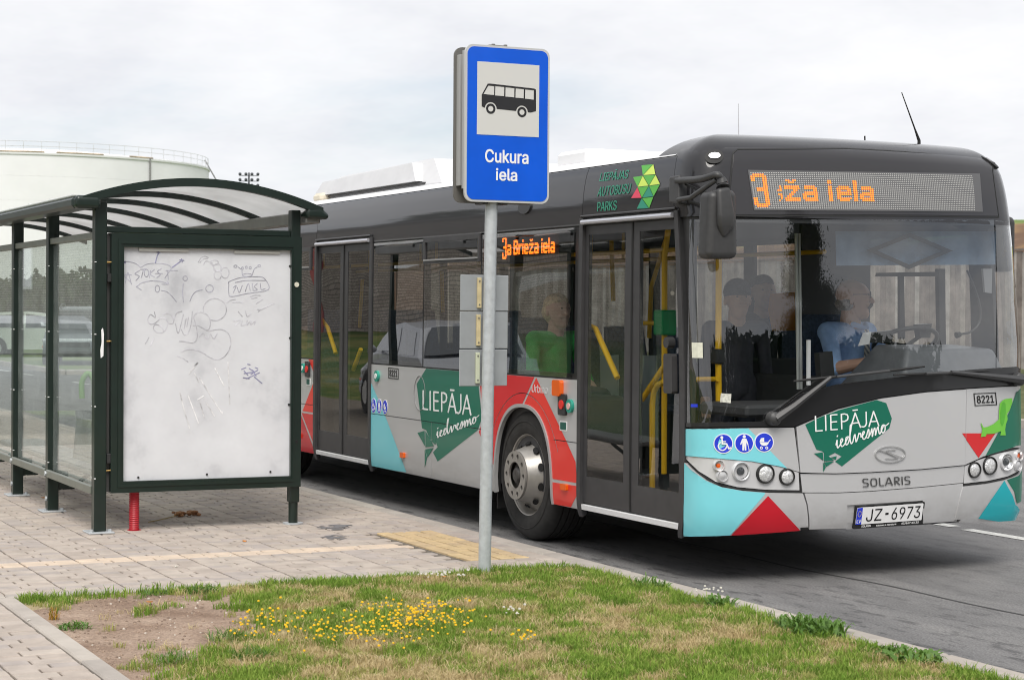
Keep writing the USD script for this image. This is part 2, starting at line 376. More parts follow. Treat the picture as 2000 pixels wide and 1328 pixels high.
seams = unary_union([
    sbox(sD2b - .05, zs_mid - .003, AX1 - .62, zs_mid + .003),
    sbox(U(842, 890)[0] - .003, .2, U(842, 890)[0] + .003, zs_mid),
    sbox(-12, zs_mid - .003, sD2a, zs_mid + .003), sbox(AX1 + .5, U(1100, 861)[1] - .003, sD1a, U(1100, 861)[1] + .003),
    LineString([(AX1 + .66 * math.sin(t) * 1.0, .30 + .78 * math.cos(t)) for t in np.linspace(-1.25, 1.05, 24)]).buffer(.003, cap_style='flat')])
def skin(name, g, mt, h=0.0, th=0.018, **k):
    g = g.difference(seams).buffer(0)
    return obj(name, panel(g, h, th), mt, bus, smooth=28, **k)

# body frame: dark structure under all panels, with openings
ws_open = PP([(1352, 432), (1500, 434), (1700, 436), (1900, 437), ('sz', mir(-.52), 2.29), ('sz', mir(-.52), 1.26), (1978, 722), (1900, 730), (1800, 738), (1700, 750), (1640, 768), (1560, 800), (1500, 824), (1344, 826)])
side_open = [sbox(a + .03, ZB + .03, b - .03, ZT - .03) for a, b in [(-11.6, -10.2), (-10.1, -8.7), (-8.6, sD2a - .06), (sW[0], sW[1]), (sW[1], sW[2]), (sW[2], sW[3])]]
left_wins = [(-11.6, -10.1), (-10.0, -8.5), (-8.4, -6.9), (-6.8, -5.3), (-5.2, -3.7), (-3.6, -2.2), (-2.1, -0.75)]
left_open = [sbox(mir(b) + .03, ZB + .03, mir(a) - .03, ZT - .03) for a, b in left_wins]
door_open = [sbox(sD1a + .02, .36, sD1b - .02, 2.285), sbox(sD2a + .02, .36, sD2b - .02, 2.285)]
full = sbox(-12, .31, SEND, 2.70)
frame = full.difference(unary_union([ws_open] + side_open + left_open + door_open + arches))
obj('body_frame', panel(frame, -0.022, 0.03), TRIM, bus, smooth=28)

# lower panels
low = sbox(-12, .312, SEND, ZB - .012)
arch_u = unary_union(arches)
lowR = sbox(sD2b + .012, .312, sD1a - .012, ZB - .012).difference(arch_u)
lowA = sbox(-11.98, .312, sD2a - .012, ZB - .012).difference(arch_u)
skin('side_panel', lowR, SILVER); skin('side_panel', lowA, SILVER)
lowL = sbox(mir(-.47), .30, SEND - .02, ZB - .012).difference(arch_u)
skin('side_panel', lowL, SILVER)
for i, ax in enumerate((AX1, AX2)):
    ring = arch(ax, 0.0).buffer(.004).difference(arch(ax, -.022)).intersection(sbox(-12, .312, 0, 2))
    obj('wheel_arch_trim', panel(ring, 0.010, 0.03), mat('arch_trim_grey', (.42, .42, .42), .4, metal=.3), bus, smooth=30)
# upper dark bands
skin('side_band', sbox(-11.98, ZT + .012, sD2a - .012, 2.672), DARK)
skin('side_band', sbox(sD2a - .006, 2.325, sD1a - .012, 2.672).union(sbox(sD2b + .012, ZT + .012, sD1a - .012, 2.4)), DARK)
skin('side_band', sbox(sD1a - .006, 2.325, -.52, 2.672), DARK)
skin('side_band', sbox(mir(-.52), ZT + .012, SEND - .02, 2.672), DARK)
# posts between the windows and round the doors
for s in (sD1a, sD1b, sD2a, sD2b):
    w = .026; c = s + (-.0 if s in (sD1b, sD2b) else 0)
    obj('door_post', panel(sbox(c - w, .27, c + w, 2.32), 0.012, 0.04), GREYFR, bus, smooth=30)
obj('front_corner_post', panel(sbox(sD1b + .03, .30, -.462, 2.33), 0.002, 0.03), TRIM, bus, smooth=30)
for s in sW[1:3]:
    obj('window_post', panel(sbox(s - .018, ZB, s + .018, ZT), -0.004, 0.012), TRIM, bus)

# side windows
def window(a, b, gl=SIDEGL):
    obj('side_window', panel(sbox(a + .012, ZB, b - .012, ZT), 0.0, 0), gl, bus, smooth=30)
for a, b in [(-11.6, -10.15), (-10.15, -8.7), (-8.7, sD2a - .03), (sW[0] + .02, sW[1]), (sW[1], sW[2]), (sW[2], sW[3])]: window(a, b)
for a, b in left_wins: window(mir(b), mir(a), CABGL if b > -1 else FARGL)
def vent(a, b, z0, z1):
    g = sbox(a, z0, b, z1)
    f = obj('vent_frame', panel(g.difference(sbox(a + .035, z0 + .035, b - .035, z1 - .04)), 0.012, 0.02), GREYFR, bus, smooth=30)
    obj('vent_rail', panel(sbox(a + .03, z0 + .022, b - .03, z0 + .034), 0.022, 0.012), ALU, f)
vent(U(829, 480)[0], U(939, 480)[0], U(885, 513)[1], ZT + .012); vent(-8.4, U(609, 480)[0], U(600, 528)[1], ZT + .012)

# windscreen, cowl and front mask
ws = PP([(1347, 429), (1450, 429), (1600, 429), (1750, 429.5), (1850, 429.5), (1941, 430), (1945, 520), (1946, 600), (1944, 722), (1895, 728), (1807, 740), (1720, 752), (1636, 772), (1580, 796), (1545, 826), (1341, 832)])
obj('windscreen', panel(ws, 0.0, 0), WSGL, bus, smooth=30)
lq = Polygon([tuple(U(1943.5, 430)), tuple(U(1947, 600)), tuple(U(1946.5, 722)), (mir(-.5), ZB + .01), (mir(-.5), 2.29)])
obj('corner_window', panel(lq.buffer(-.003), 0.0, 0), WSGL, bus, smooth=30)
cowl = PP([(1338, 834), (1552, 832), (1600, 812), (1636, 797), (1720, 776), (1807, 764), (1895, 757), (1960, 753), ('sz', mir(-.47), ZB - .01), ('sz', mir(-.47), ZB + .05), (1985, 716), (1895, 722), (1800, 731), (1740, 738), (1640, 750), (1562, 770), (1520, 802), (1490, 823), (1338, 826)])
obj('cowl', panel(cowl, 0.004, 0.03), mat('cowl_black', (.010, .010, .011), .35, coat=.3), bus, smooth=30)
top_edge = [(1347, 427), (1352, 426)]
maskg = sbox(-.515, U(1600, 427)[1], mir(-.515), 2.735)
skin('front_mask', maskg, DARK, 0.0, 0.03)
inset = PP([(1432, 300), (1440, 293), (1700, 291), (1925, 300), (1934, 306), (1950, 424), (1700, 421), (1420, 421)])
obj('destination_window', panel(inset.buffer(-.006), 0.004, 0.008), mat('smoked_panel', (.030, .029, .032), .3, spec=.2, coat=.55), bus, smooth=30)
seam = inset.buffer(.006).difference(inset.buffer(-.002)); obj('mask_seal', panel(seam, 0.003, 0.006), RUB, bus, smooth=30)
ledg = PP([(1460, 333), (1912, 340), (1918, 414.5), (1472, 411)])
led = obj('destination_display', panel(ledg, 0.008, 0.006), mat('led_board', (.105, .105, .11), .5), bus, smooth=30)
FONT = {'3': ['.#####.', '#######', '##...##', '##...##', '.....##', '.....##', '.....##', '..#####', '..#####', '.....##', '.....##', '.....##', '##...##', '##...##', '##...##', '#######', '.#####.'],
        ';': ['.#', '.#', '##', '..', '##', '.#', '.#', '#.'],
        'z': ['.##.##.', '..###..', '.......', '#######', '#######', '....##.', '...##..', '..##...', '.##....', '#######', '#######'],
        'a': ['.#####.', '.######', '.....##', '.######', '#######', '##...##', '#######', '.######'],
        'i': ['##', '##', '..', '##', '##', '##', '##', '##', '##', '##', '##'],
        'e': ['.#####.', '#######', '##...##', '#######', '#######', '##.....', '#######', '.#####.'],
        'l': ['##'] * 11,
        'A': ['.####.', '#....#', '.#####', '#....#', '#....#', '.#####'], 'B': ['######.', '#######', '##...##', '##...##', '######.', '######.', '##...##', '##...##', '##...##', '#######', '######.'],
        'r': ['##.##', '#####', '###..', '##...', '##...', '##...', '##...', '##...']}
def led_cells(seq, base):
    on = set(); x = 0
    for ch, dy in seq:
        if ch == ' ': x += dy; continue
        g = FONT[ch]
        for r, row in enumerate(g):
            for c, v in enumerate(row):
                if v == '#': on.add((x + c, base + len(g) - 1 - r - dy if False else base + dy + len(g) - 1 - r))
        x += len(g[0]) + 1
    return on
NX, NZ = 112, 19
on = {(x, z + 0) for x, z in led_cells([('3', -3), (' ', 3), (';', 0), (' ', 0), ('z', 0), ('a', 0), (' ', 4), ('i', 0), (' ', 1), ('e', 0), (' ', 0), ('l', 0), (' ', 0), ('a', 0)], 4)}
qa, qb, qc, qd = (U(*p) for p in ((1474, 409), (1903, 412.5), (1463, 336.5), (1897, 343)))
def led_pt(i, j): u, v = (i + .5) / NX, (j + .5) / NZ; return (qa * (1 - u) + qb * u) * (1 - v) + (qc * (1 - u) + qd * u) * v
def dots(cells, w, t, h):
    V, F = [], []
    for i, j in cells:
        q = led_pt(i, j); k = len(V); V += [(q[0] - w, q[1] - t), (q[0] + w, q[1] - t), (q[0] + w, q[1] + t), (q[0] - w, q[1] + t)]; F += [[k, k + 1, k + 2], [k, k + 2, k + 3]]
    V = np.array(V); return trimesh.Trimesh(SH(V[:, 0], V[:, 1], h), np.array(F), process=False)
obj('unlit_dots', dots([(i, j) for i in range(NX) for j in range(NZ) if (i, j) not in on], .0046, .0026, .0085), mat('unlit_led', (.52, .52, .50), .5), led, kind='stuff')
obj('lit_dots', dots(sorted(on), .0056, .0042, .0095), mat('lit_led', (.9, .25, .02), .5, emit=((1.0, .15, .008), 1.0)), led, kind='stuff')
for p in ((1395, 308), (1956, 319)):
    q = U(*p); e = Point(0, 0).buffer(1, quad_segs=8); e1 = affinity.translate(affinity.scale(e, .058, .042), *q)
    b = obj('marker_lamp', panel(e1, 0.012, 0.02), RUB, bus, smooth=30)
    obj('lens', panel(affinity.translate(affinity.scale(e, .036, .018), q[0], q[1] + .005), 0.018, 0.01), mat('clear_lens', (.5, .5, .53), .15, coat=1), b, smooth=30)

# front lower panels
ltop = [(1337.5, 890), (1405, 895.5), (1468, 900.7), (1524, 911), (1561, 922)]
lbot = [(1339, 897), (1363, 920), (1398, 941), (1440, 951.5), (1496, 956.7), (1562.5, 957.8)]
sR0 = -.456
cornL = PP([(1337.5, 837.5), (1551, 835)] + [(1561.5, 921.5)] + ltop[::-1][1:]).intersection(sbox(sR0, 0, 9, 3))
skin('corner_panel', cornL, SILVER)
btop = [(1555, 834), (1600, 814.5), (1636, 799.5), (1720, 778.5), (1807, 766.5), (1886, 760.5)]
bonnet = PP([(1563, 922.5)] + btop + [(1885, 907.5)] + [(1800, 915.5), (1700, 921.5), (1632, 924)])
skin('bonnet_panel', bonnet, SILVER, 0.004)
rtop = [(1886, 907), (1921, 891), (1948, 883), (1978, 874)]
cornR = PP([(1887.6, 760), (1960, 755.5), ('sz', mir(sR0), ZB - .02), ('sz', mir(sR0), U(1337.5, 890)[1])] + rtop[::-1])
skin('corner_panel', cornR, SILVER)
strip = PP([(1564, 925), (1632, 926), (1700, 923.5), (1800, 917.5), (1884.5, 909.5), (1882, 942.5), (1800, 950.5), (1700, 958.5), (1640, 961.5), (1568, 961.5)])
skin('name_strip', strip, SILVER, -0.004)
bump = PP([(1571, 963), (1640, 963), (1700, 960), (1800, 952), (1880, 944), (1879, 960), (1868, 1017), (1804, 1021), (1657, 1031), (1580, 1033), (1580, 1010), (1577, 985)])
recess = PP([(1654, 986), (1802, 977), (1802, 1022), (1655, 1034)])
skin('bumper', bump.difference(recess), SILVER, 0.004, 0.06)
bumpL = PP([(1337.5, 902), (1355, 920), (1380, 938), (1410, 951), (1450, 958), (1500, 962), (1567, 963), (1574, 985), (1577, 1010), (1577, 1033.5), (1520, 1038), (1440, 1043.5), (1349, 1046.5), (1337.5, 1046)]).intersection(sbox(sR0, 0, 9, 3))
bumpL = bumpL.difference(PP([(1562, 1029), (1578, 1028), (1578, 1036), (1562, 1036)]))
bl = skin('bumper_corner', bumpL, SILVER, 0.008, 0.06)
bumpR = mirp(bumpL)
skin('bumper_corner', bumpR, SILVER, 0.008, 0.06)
bc, lightg = [], PP(ltop + lbot[::-1])
CL = mat('headlamp_surround', (.66, .66, .67), .24, metal=.3, coat=.5)
for side, lamps in ((0, [(1404, 909, 9, 1), (1410.5, 929, 9, 2), (1447, 920, 14.5, 0), (1495, 925, 15, 3), (1537, 931, 13, 3)]), (1, None)):
    g = lightg if side == 0 else mirp(lightg)
    if side == 1: pass
    cl = obj('headlamp_cluster', panel(g.buffer(-.002), -0.004, 0.02), CL, bus, smooth=30)
    shadow_gap = g.buffer(.016).difference(g.buffer(-.001)).intersection(sbox(-9, 0, 99, .74 if True else 1))
    obj('lamp_seal', panel(shadow_gap, -0.008, 0.012), RUB, cl, smooth=30)
    for px, py, r, kind in [(1404, 909, 9, 1), (1410.5, 929, 9, 2), (1447, 920, 14.5, 0), (1495, 925, 15, 3), (1537, 931, 13, 3)]:
        q = U(px, py)
        if side: q = np.array([mir(q[0]), q[1]])
        rr = r / 300 * (1.05 if kind != 1 else 1)
        o = SH(q[0], q[1], 0.0); n = NRM(q[0], q[1]); fwd = n * 0.55 + np.array([.83, 0, 0]); fwd /= np.linalg.norm(fwd)
        ax = np.cross([0, 0, 1.0], fwd); ax /= np.linalg.norm(ax); ay = np.cross(fwd, ax)
        def lens_mesh(prof, n_=28): return frame_map(lathe(prof, n_, 'z'), o, ax, ay, fwd)
        bez = lens_mesh([(rr * 1.18, -.02), (rr * 1.16, .010), (rr * 1.08, .016), (rr * 1.0, .012), (rr * .96, -.004)])
        lm = obj('indicator' if kind == 1 else 'position_lamp' if kind == 2 else 'headlamp', bez, RUB if kind == 3 else CL, cl, smooth=30)
        bowl = lens_mesh([(rr * .97, .004), (rr * .8, -.010), (rr * .45, -.020), (0.0001, -.024)])
        obj('reflector', bowl, CHROME, lm, smooth=30)
        if kind == 0:
            obj('projector', lens_mesh([(rr * .52, -.02), (rr * .52, .0), (rr * .42, .008), (.0001, .012)]), mat('projector_lens', (.05, .055, .06), .05, coat=1), lm, smooth=30)
        elif kind == 1:
            obj('bulb', lens_mesh([(rr * .55, -.015), (rr * .45, -.002), (.0001, .002)]), AMBER, lm, smooth=30)
        elif kind == 3:
            obj('lens', lens_mesh([(rr * .95, .006), (rr * .75, .012), (rr * .4, .016), (.0001, .017)]), mat('fluted_lens', (.86, .87, .86), .16, metal=.45, coat=1, noise=(70, .55, 1.2), bump=(55, .012)), lm, smooth=30)
        else:
            obj('lens', lens_mesh([(rr * .95, .006), (rr * .5, .014), (.0001, .016)]), mat('grey_lens', (.45, .45, .46), .15, coat=1), lm, smooth=30)

# ---- painted film graphics ---------------------------------------------------------------
def film(name, g, mt, h=0.0015, clip=None, **k):
    if clip is not None: g = g.intersection(clip.buffer(-.001))
    g = g.difference(seams).buffer(0)
    if g.is_empty: return
    return obj(name, panel(g, h, 0.0), mt, bus, smooth=28, **k)
film('blue_graphic', PP([(1330, 830), (1461, 836), (1536, 913), (1560, 940), (1330, 900)]), LBLUE, clip=cornL)
film('blue_graphic', PP([(1330, 890), (1500, 950), (1491, 967), (1424, 1045), (1330, 1052)]), LBLUE, .0095, clip=bumpL)
film('red_triangle', PP([(1499, 968), (1562.5, 1035), (1425, 1046)]), DRED, .0095, clip=bumpL)
film('teal_graphic', PP([(1959.6, 938), (1909, 1011), ('sz', mir(-.62), .22), (1981, 985), (1976, 968)]).intersection(sbox(0, .2, mir(-.66), 1)), TEAL, .0095, clip=bumpR)
film('green_graphic', PP([(1964, 936), (1979, 960), (1984, 982), ('sz', mir(-.60), .45), ('sz', mir(-.46), .5), ('sz', mir(-.46), .80), (1985, 920)]), GREEN, .0095, clip=bumpR)
film('green_graphic', PP([(1990, 752), (1970, 806), (1948, 847), (1923.5, 892), (1960, 884), (1985, 870), ('sz', mir(-.46), .80), ('sz', mir(-.46), 1.25)]), GREEN, clip=cornR)
film('red_triangle', PP([(1878, 846), (1944, 846), (1911, 894)]), RED, .0055, clip=bonnet); film('red_triangle', PP([(1878, 846), (1944, 846), (1911, 894)]), RED, .0015, clip=cornR)
heart = PP([(1572, 829), (1600, 815), (1640, 800), (1711, 781), (1730, 787), (1741, 817), (1736, 836), (1643.5, 910.5), (1630, 901), (1643, 891), (1630, 884), (1616, 891), (1605, 881), (1594, 878)])
film('heart_badge', heart, GREEN, .0055, clip=bonnet)
def strokes_mesh(lines, w, spline=False):
    return extr(unary_union([stroke(l, w, spline) for l in lines]), .002)
LIEP = [[(0, 1), (0, 0), (.42, 0)], [(.66, 1), (.66, 0)], [(1.42, 1), (1.0, 1), (1.0, 0), (1.42, 0)], [(1.0, .52), (1.38, .52)],
        [(1.72, 0), (1.72, 1), (1.95, 1), (2.12, .93), (2.17, .76), (2.12, .58), (1.95, .5), (1.72, .5)],
        [(2.32, 0), (2.66, 1), (3.0, 0)], [(2.42, .32), (2.9, .32)], [(2.52, 1.2), (2.82, 1.2)],
        [(3.42, 1), (3.42, .22), (3.34, .06), (3.2, 0), (3.1, .03)], [(3.6, 0), (3.94, 1), (4.28, 0)], [(3.7, .32), (4.18, .32)]]
IEDV = [[(0, .45), (.12, .98), (.1, .3), (.16, .02), (.3, .15), (.5, .45), (.68, .75), (.62, .98), (.48, .8), (.46, .3), (.6, .02), (.85, .2), (1.15, .75), (1.28, .95), (1.05, .95), (.95, .4), (1.05, .03), (1.3, .4), (1.6, 2.0), (1.66, 2.3), (1.52, 2.2), (1.42, .9), (1.5, .05), (1.68, .15), (1.85, .8), (1.95, .95), (1.98, .5), (2.02, .03), (2.2, .4), (2.35, .95), (2.4, .85), (2.5, .9), (2.55, .4)],
        [(2.55, .4), (2.75, .55), (2.92, .85), (2.82, 1.0), (2.7, .7), (2.72, .2), (2.88, .02), (3.1, .3), (3.3, .95), (3.38, 1.0), (3.4, .4), (3.3, .02), (3.15, .1)], [(3.4, .2), (3.6, .6), (3.7, 1.0), (3.72, .4), (3.72, .02), (3.85, .6), (4.0, .98), (4.06, .5), (4.05, .05), (4.2, .6), (4.36, .98), (4.4, .4), (4.5, .02), (4.7, .35), (4.95, .95), (4.78, .9), (4.68, .4), (4.85, .02), (5.08, .3), (5.08, .85), (4.95, .98), (5.2, .8), (5.5, .95)], [(.16, 1.42), (.2, 1.52)]]
txt1 = strokes_mesh(LIEP, .085)
obj('lettering', on_skin(txt1, (1591, 843), (1716, 832), (1590, 806), .0085), PWHITE, bus)
obj('lettering', on_skin(strokes_mesh(IEDV, .115, True), (1631, 877), (1736, 842), (1629, 838), .0085), PWHITE, bus)
bird = unary_union([Polygon(p) for p in ([(0, 1), (.32, 1.06), (.34, .62)], [(.37, 1.05), (.75, .62), (.37, .58)], [(.36, .52), (.74, .57), (.46, .28)], [(.34, .5), (.44, .26), (.34, 0)], [(.62, .78), (.82, .66), (.85, .86)])])
obj('bird_badge', on_skin(extr(bird, .002), (1589, 921), (1633, 921), (1589, 883), .0085), GREEN, bus)
badge_y = []
def badge(cx, cy, rx, ry, art, h):
    """a round blue notice with a white pictogram; art is drawn in a unit circle"""
    a, b, c = (cx - rx, cy + ry), (cx + rx, cy + ry), (cx - rx, cy - ry)
    disc = Point(0, 0).buffer(1, quad_segs=10)
    p = obj('notice', on_skin(extr(disc, .002), a, b, c, h), PWHITE, bus)
    f = .9; A = lambda m: m
    d2 = obj('disc', on_skin(extr(disc, .002), (cx - rx * f, cy + ry * f), (cx + rx * f, cy + ry * f), (cx - rx * f, cy - ry * f), h + .0012), DBLUE, p)
    for g in polys(art): obj('pictogram', on_skin(extr(g, .002), a, b, c, h + .0024, 1.0, (-1, 1)), PWHITE, p)
wheelchair = unary_union([Point(-.18, .62).buffer(.14), stroke([(-.15, .42), (-.12, -.02), (.3, -.02), (.52, -.5), (.7, -.42)], .15, False), stroke([(-.12, .22), (.2, .22)], .1, False),
                          stroke([(-.32, .12), (-.52, -.2), (-.4, -.55), (-.08, -.66), (.2, -.5), (.3, -.28)], .11)])
elder = unary_union([Point(0, .68).buffer(.16), Polygon([(-.2, .48), (.2, .48), (.36, .12), (.42, -.12), (.3, -.1), (.2, .1), (.2, -.72), (.05, -.72), (0, -.2), (-.05, -.72), (-.2, -.72), (-.2, .1), (-.34, -.15), (-.42, -.1), (-.34, .15)]), stroke([(.36, -.1), (.5, -.7)], .06, False)])
pram = unary_union([Polygon([(-.45, .02)] + [(-.02 + .45 * math.cos(t), .05 + .42 * math.sin(t)) for t in np.linspace(PI * .5, PI, 8)] + [(-.45, .02)]), Polygon([(-.48, .02)] + [(.0 + .45 * math.cos(t), .0 - .35 * abs(math.sin(t))) for t in np.linspace(PI, 2 * PI, 10)]).buffer(0), Polygon([(-.02, .05), (-.02, .47), (-.35, .4), (-.45, .05)]),
                  stroke([(.4, .0), (.62, .25)], .08, False), Point(-.3, -.56).buffer(.15).difference(Point(-.3, -.56).buffer(.07)), Point(.25, -.56).buffer(.15).difference(Point(.25, -.56).buffer(.07))])
for (x, y), art in zip(((1412.5, 866), (1453, 865.5), (1492, 863.5)), (wheelchair, elder, pram)): badge(x, y, 19, 19.5, art, .0035)
for (x, y), art in zip(((730.2, 792), (741.4, 793.2), (752.7, 795)), (wheelchair, elder, pram)): badge(x, y, 4.9, 14.5, art, .0035)
def number_plate_box(a, b, c, h, txt='8221'):
    fr = sbox(0, 0, 1.9, 1).difference(sbox(.07, .07, 1.83, .93)); t = meshkit.text_mesh(txt, .62, .002, bold=True); lo, hi = t.bounds
    t.vertices[:, 0] = (t.vertices[:, 0] - lo[0]) / (hi[0] - lo[0]) * 1.45 + .22; t.vertices[:, 1] = (t.vertices[:, 1] - lo[1]) / (hi[1] - lo[1]) * .62 + .19
    obj('fleet_number', on_skin(cat_(extr(fr, .002), t), a, b, c, h), BLACK, bus)
number_plate_box((1903.5, 793), (1947, 791), (1901, 768), .0035); number_plate_box((758.8, 738.5), (778.6, 741), (758.8, 717.5), .0035)
_dog = unary_union([Polygon(arc_pts([(0, .34), (.08, .26), (.35, .3), (.6, .42), (.68, .62), (.78, .5), (.95, .62), (1.0, .9), (.9, 1.0), (.72, .98), (.62, .9), (.6, .5), (.35, .36), (.1, .4)], 5)).buffer(0), Polygon([(.02, .38), (.16, .38), (.16, .04), (0, .02)]), Polygon([(.62, .5), (.86, .5), (.8, .06), (.66, .06)]), stroke([(.05, .3), (-.02, .5)], .03, False)])
dq = lambda L: PP([(1700 + x / 4.427, 760 + y / 4.427) for x, y in L], 30)
dog = dq([(1140, 95), (1165, 84), (1200, 80), (1222, 76), (1224, 112), (1200, 180), (1178, 212), (1182, 262), (1168, 300), (1160, 350), (1166, 398), (1118, 399), (1126, 362), (1062, 384), (1000, 386), (992, 408), (950, 411), (960, 372), (964, 340), (950, 296), (956, 292), (974, 330), (1012, 324), (1062, 300), (1106, 262), (1108, 180), (1116, 122)])
dgo = obj('dog_graphic', panel(dog, .0045, 0), mat('bright_green_film', (.16, .52, .05), .35), bus, smooth=30)
obj('ear', panel(dq([(1132, 118), (1150, 108), (1164, 130), (1166, 200), (1150, 290), (1132, 322), (1120, 290), (1118, 200)]), .0058, 0), mat('ear_green_film', (.09, .40, .03), .35), dgo, smooth=30)
ringS = Point(0, 0).buffer(1, quad_segs=12).difference(Point(0, 0).buffer(.94, quad_segs=12)); ringS = affinity.scale(ringS, 1.8, 1)
em = unary_union([ringS, stroke([(-1.5, .45), (-1.1, .5), (.0, -.02), (.9, -.5), (.3, -.55), (-.6, -.5)], .06, False), stroke([(.6, .55), (-.3, .5), (-.6, .42), (.4, -.05), (1.45, -.45)], .06, False)])
obj('emblem', on_skin(extr(grid2(em, 8), .002), (1707, 903), (1767, 902), (1707, 871), .0105, 3), mat('emblem_silver', (.60, .60, .60), .25, metal=.7), bus)
SOL = [[(.5, .92), (.42, 1), (.08, 1), (0, .9), (.02, .62), (.1, .54), (.42, .46), (.5, .36), (.48, .08), (.4, 0), (.0, 0)], [(.85, .1), (.8, .3), (.8, .7), (.9, .95), (1.1, 1), (1.3, .95), (1.38, .7), (1.38, .3), (1.3, .05), (1.1, 0), (.95, .02)], [(1.7, 1), (1.7, .1), (1.78, 0), (2.1, 0)],
       [(2.3, 0), (2.62, 1), (2.72, 1), (3.0, 0)], [(2.55, .28), (2.8, .28)], [(3.3, 0), (3.3, 1), (3.62, 1), (3.75, .9), (3.75, .6), (3.62, .5), (3.4, .5), (3.78, 0)], [(4.08, 0), (4.08, 1)], [(4.9, .92), (4.82, 1), (4.48, 1), (4.4, .9), (4.42, .62), (4.5, .54), (4.82, .46), (4.9, .36), (4.88, .08), (4.8, 0), (4.4, 0)]]
obj('name_lettering', on_skin(strokes_mesh(SOL, .12), (1685, 951), (1778, 945.5), (1684, 934.5), .003), mat('lettering_grey', (.06, .06, .06), .4), bus)

# side graphics
film('blue_graphic', PP([(721, 738), (750.6, 806.5), (794, 922), (720, 912)]), LBLUE, clip=lowR)
sheart = PP([(835, 716), (935, 727), (935.5, 761), (941.5, 817), (933, 840), (855, 901), (846, 883), (855, 873), (850, 858), (840, 858), (833, 840), (824.4, 836), (814, 749.6)])
film('heart_badge', sheart, GREEN, clip=lowR)
obj('lettering', on_skin(strokes_mesh(LIEP, .095), (826, 800), (921, 812), (826, 754.5), .0035), PWHITE, bus)
obj('lettering', on_skin(strokes_mesh(IEDV, .115, True), (853, 856.5), (937, 824), (852, 826), .0035), PWHITE, bus)
obj('bird_badge', on_skin(extr(bird, .002), (816, 911), (852, 913), (816, 841), .0035), GREEN, bus)
film('red_graphic', PP([(935.5, 722), (1044.5, 735.5), (1019, 792), (1000, 850), (990, 930), (970, 920), (949, 877), (935.5, 843.5), (944.5, 817), (938.5, 761)]), RED, clip=lowR)
film('red_graphic', PP([(1047.6, 737.5), (1105, 858), (1124.5, 902), (1127, 943), (1080, 935), (1060, 850), (1022.5, 792)]), ORED, clip=lowR)
film('red_graphic', PP([(1078, 941), (1128, 949), (1126.5, 968), (1115.5, 990), (1080, 984)]), ORED, clip=lowR)
film('red_graphic', PP([(602, 700), (620, 700), (616, 735)]), ORED, clip=lowA)
film('red_graphic', PP([(616, 738), (618, 806.5), (591, 802.6)]), ORED, clip=lowA)
film('red_graphic', PP([(589, 806), (618, 810), (618, 880)]), RED, clip=lowA)
film('red_graphic', PP([(587, 807), (616, 884), (616, 892), (570, 885), (572, 850)]), DRED, clip=lowA)
flap = affinity.translate(affinity.scale(Point(0, 0).buffer(1, quad_segs=12), .12, .145), *U(820, 768))
obj('fuel_flap', panel(flap.difference(flap.buffer(-.005)), .004, .004), mat('seam_grey', (.22, .22, .22), .5), bus)
obj('type_lettering', on_skin(meshkit.text_mesh('Urbino 12', .05, .002), (1039, 766), (1086, 771), (1039, 750), .0035), mat('faded_white', (.60, .60, .60), .4), bus)
def puck(name, px, py, r, mt, h=.025, inner=None):
    q = U(px, py); d = affinity.translate(Point(0, 0).buffer(r, quad_segs=6), *q)
    b = obj(name, panel(d, h, h, cut=False), mt, bus, smooth=30)
    if inner: obj('button', panel(affinity.translate(Point(0, 0).buffer(r * .5, quad_segs=5), *q), h + .006, .006, cut=False), inner, b, smooth=30)
TG = mat('button_green', (.02, .30, .22), .4)
puck('door_button', 738, 734.5, .048, TG, .02, PWHITE); puck('door_button', 1115.5, 793, .047, TG, .02, mat('button_pink', (.75, .45, .42), .4)); puck('door_button', 594, 719, .045, TG, .02, PWHITE); puck('door_button', 585, 719, .045, DBLUE, .02, PWHITE)
for a, b, c, d in ((1093, 757.5, .085, .07), (1104.5, 950.5, .072, .042), (788.5, 888.5, .062, .042), (585.5, 850.5, .062, .045)):
    q = U(a, b); g = rrect(q[0] - c / 1.0, q[0] + c, q[1] - d, q[1] + d, .012) if a < 1095 and b < 800 else rrect(q[0] - c, q[0] + c, q[1] - d * .8, q[1] + d * .8, .01)
    g = affinity.scale(g, .62, .66)
    obj('side_marker' if b > 800 else 'side_indicator', panel(g if b > 800 else g.buffer(-.012).buffer(.022, quad_segs=5), .022 if b > 800 else .032, .04, cut=False), AMBER, bus, smooth=30)
for px, py in ((1101, 790), (602.5, 721)):
    q = U(px, py); lk = obj('door_release', panel(rrect(q[0] - .055, q[0] + .055, q[1] - .075, q[1] + .075, .015), .02, .02, cut=False), TRIM, bus, smooth=30)
    obj('handle', panel(affinity.translate(Point(0, 0).buffer(.032), q[0] + .005, q[1]), .028, .01, cut=False), mat('release_red', (.7, .03, .02), .4), lk)
    q2 = q - [0, .15 if px > 1000 else .12]; st = obj('release_sticker', panel(rrect(q2[0] - .055, q2[0] + .055, q2[1] - .035, q2[1] + .035, .01), .003, .003, cut=False), PWHITE, bus)
    obj('print', panel(rrect(q2[0] - .045, q2[0] + .045, q2[1] - .026, q2[1] + .026, .006), .0045, .001, cut=False), mat('dark_teal_print', (.015, .10, .075), .5), st)
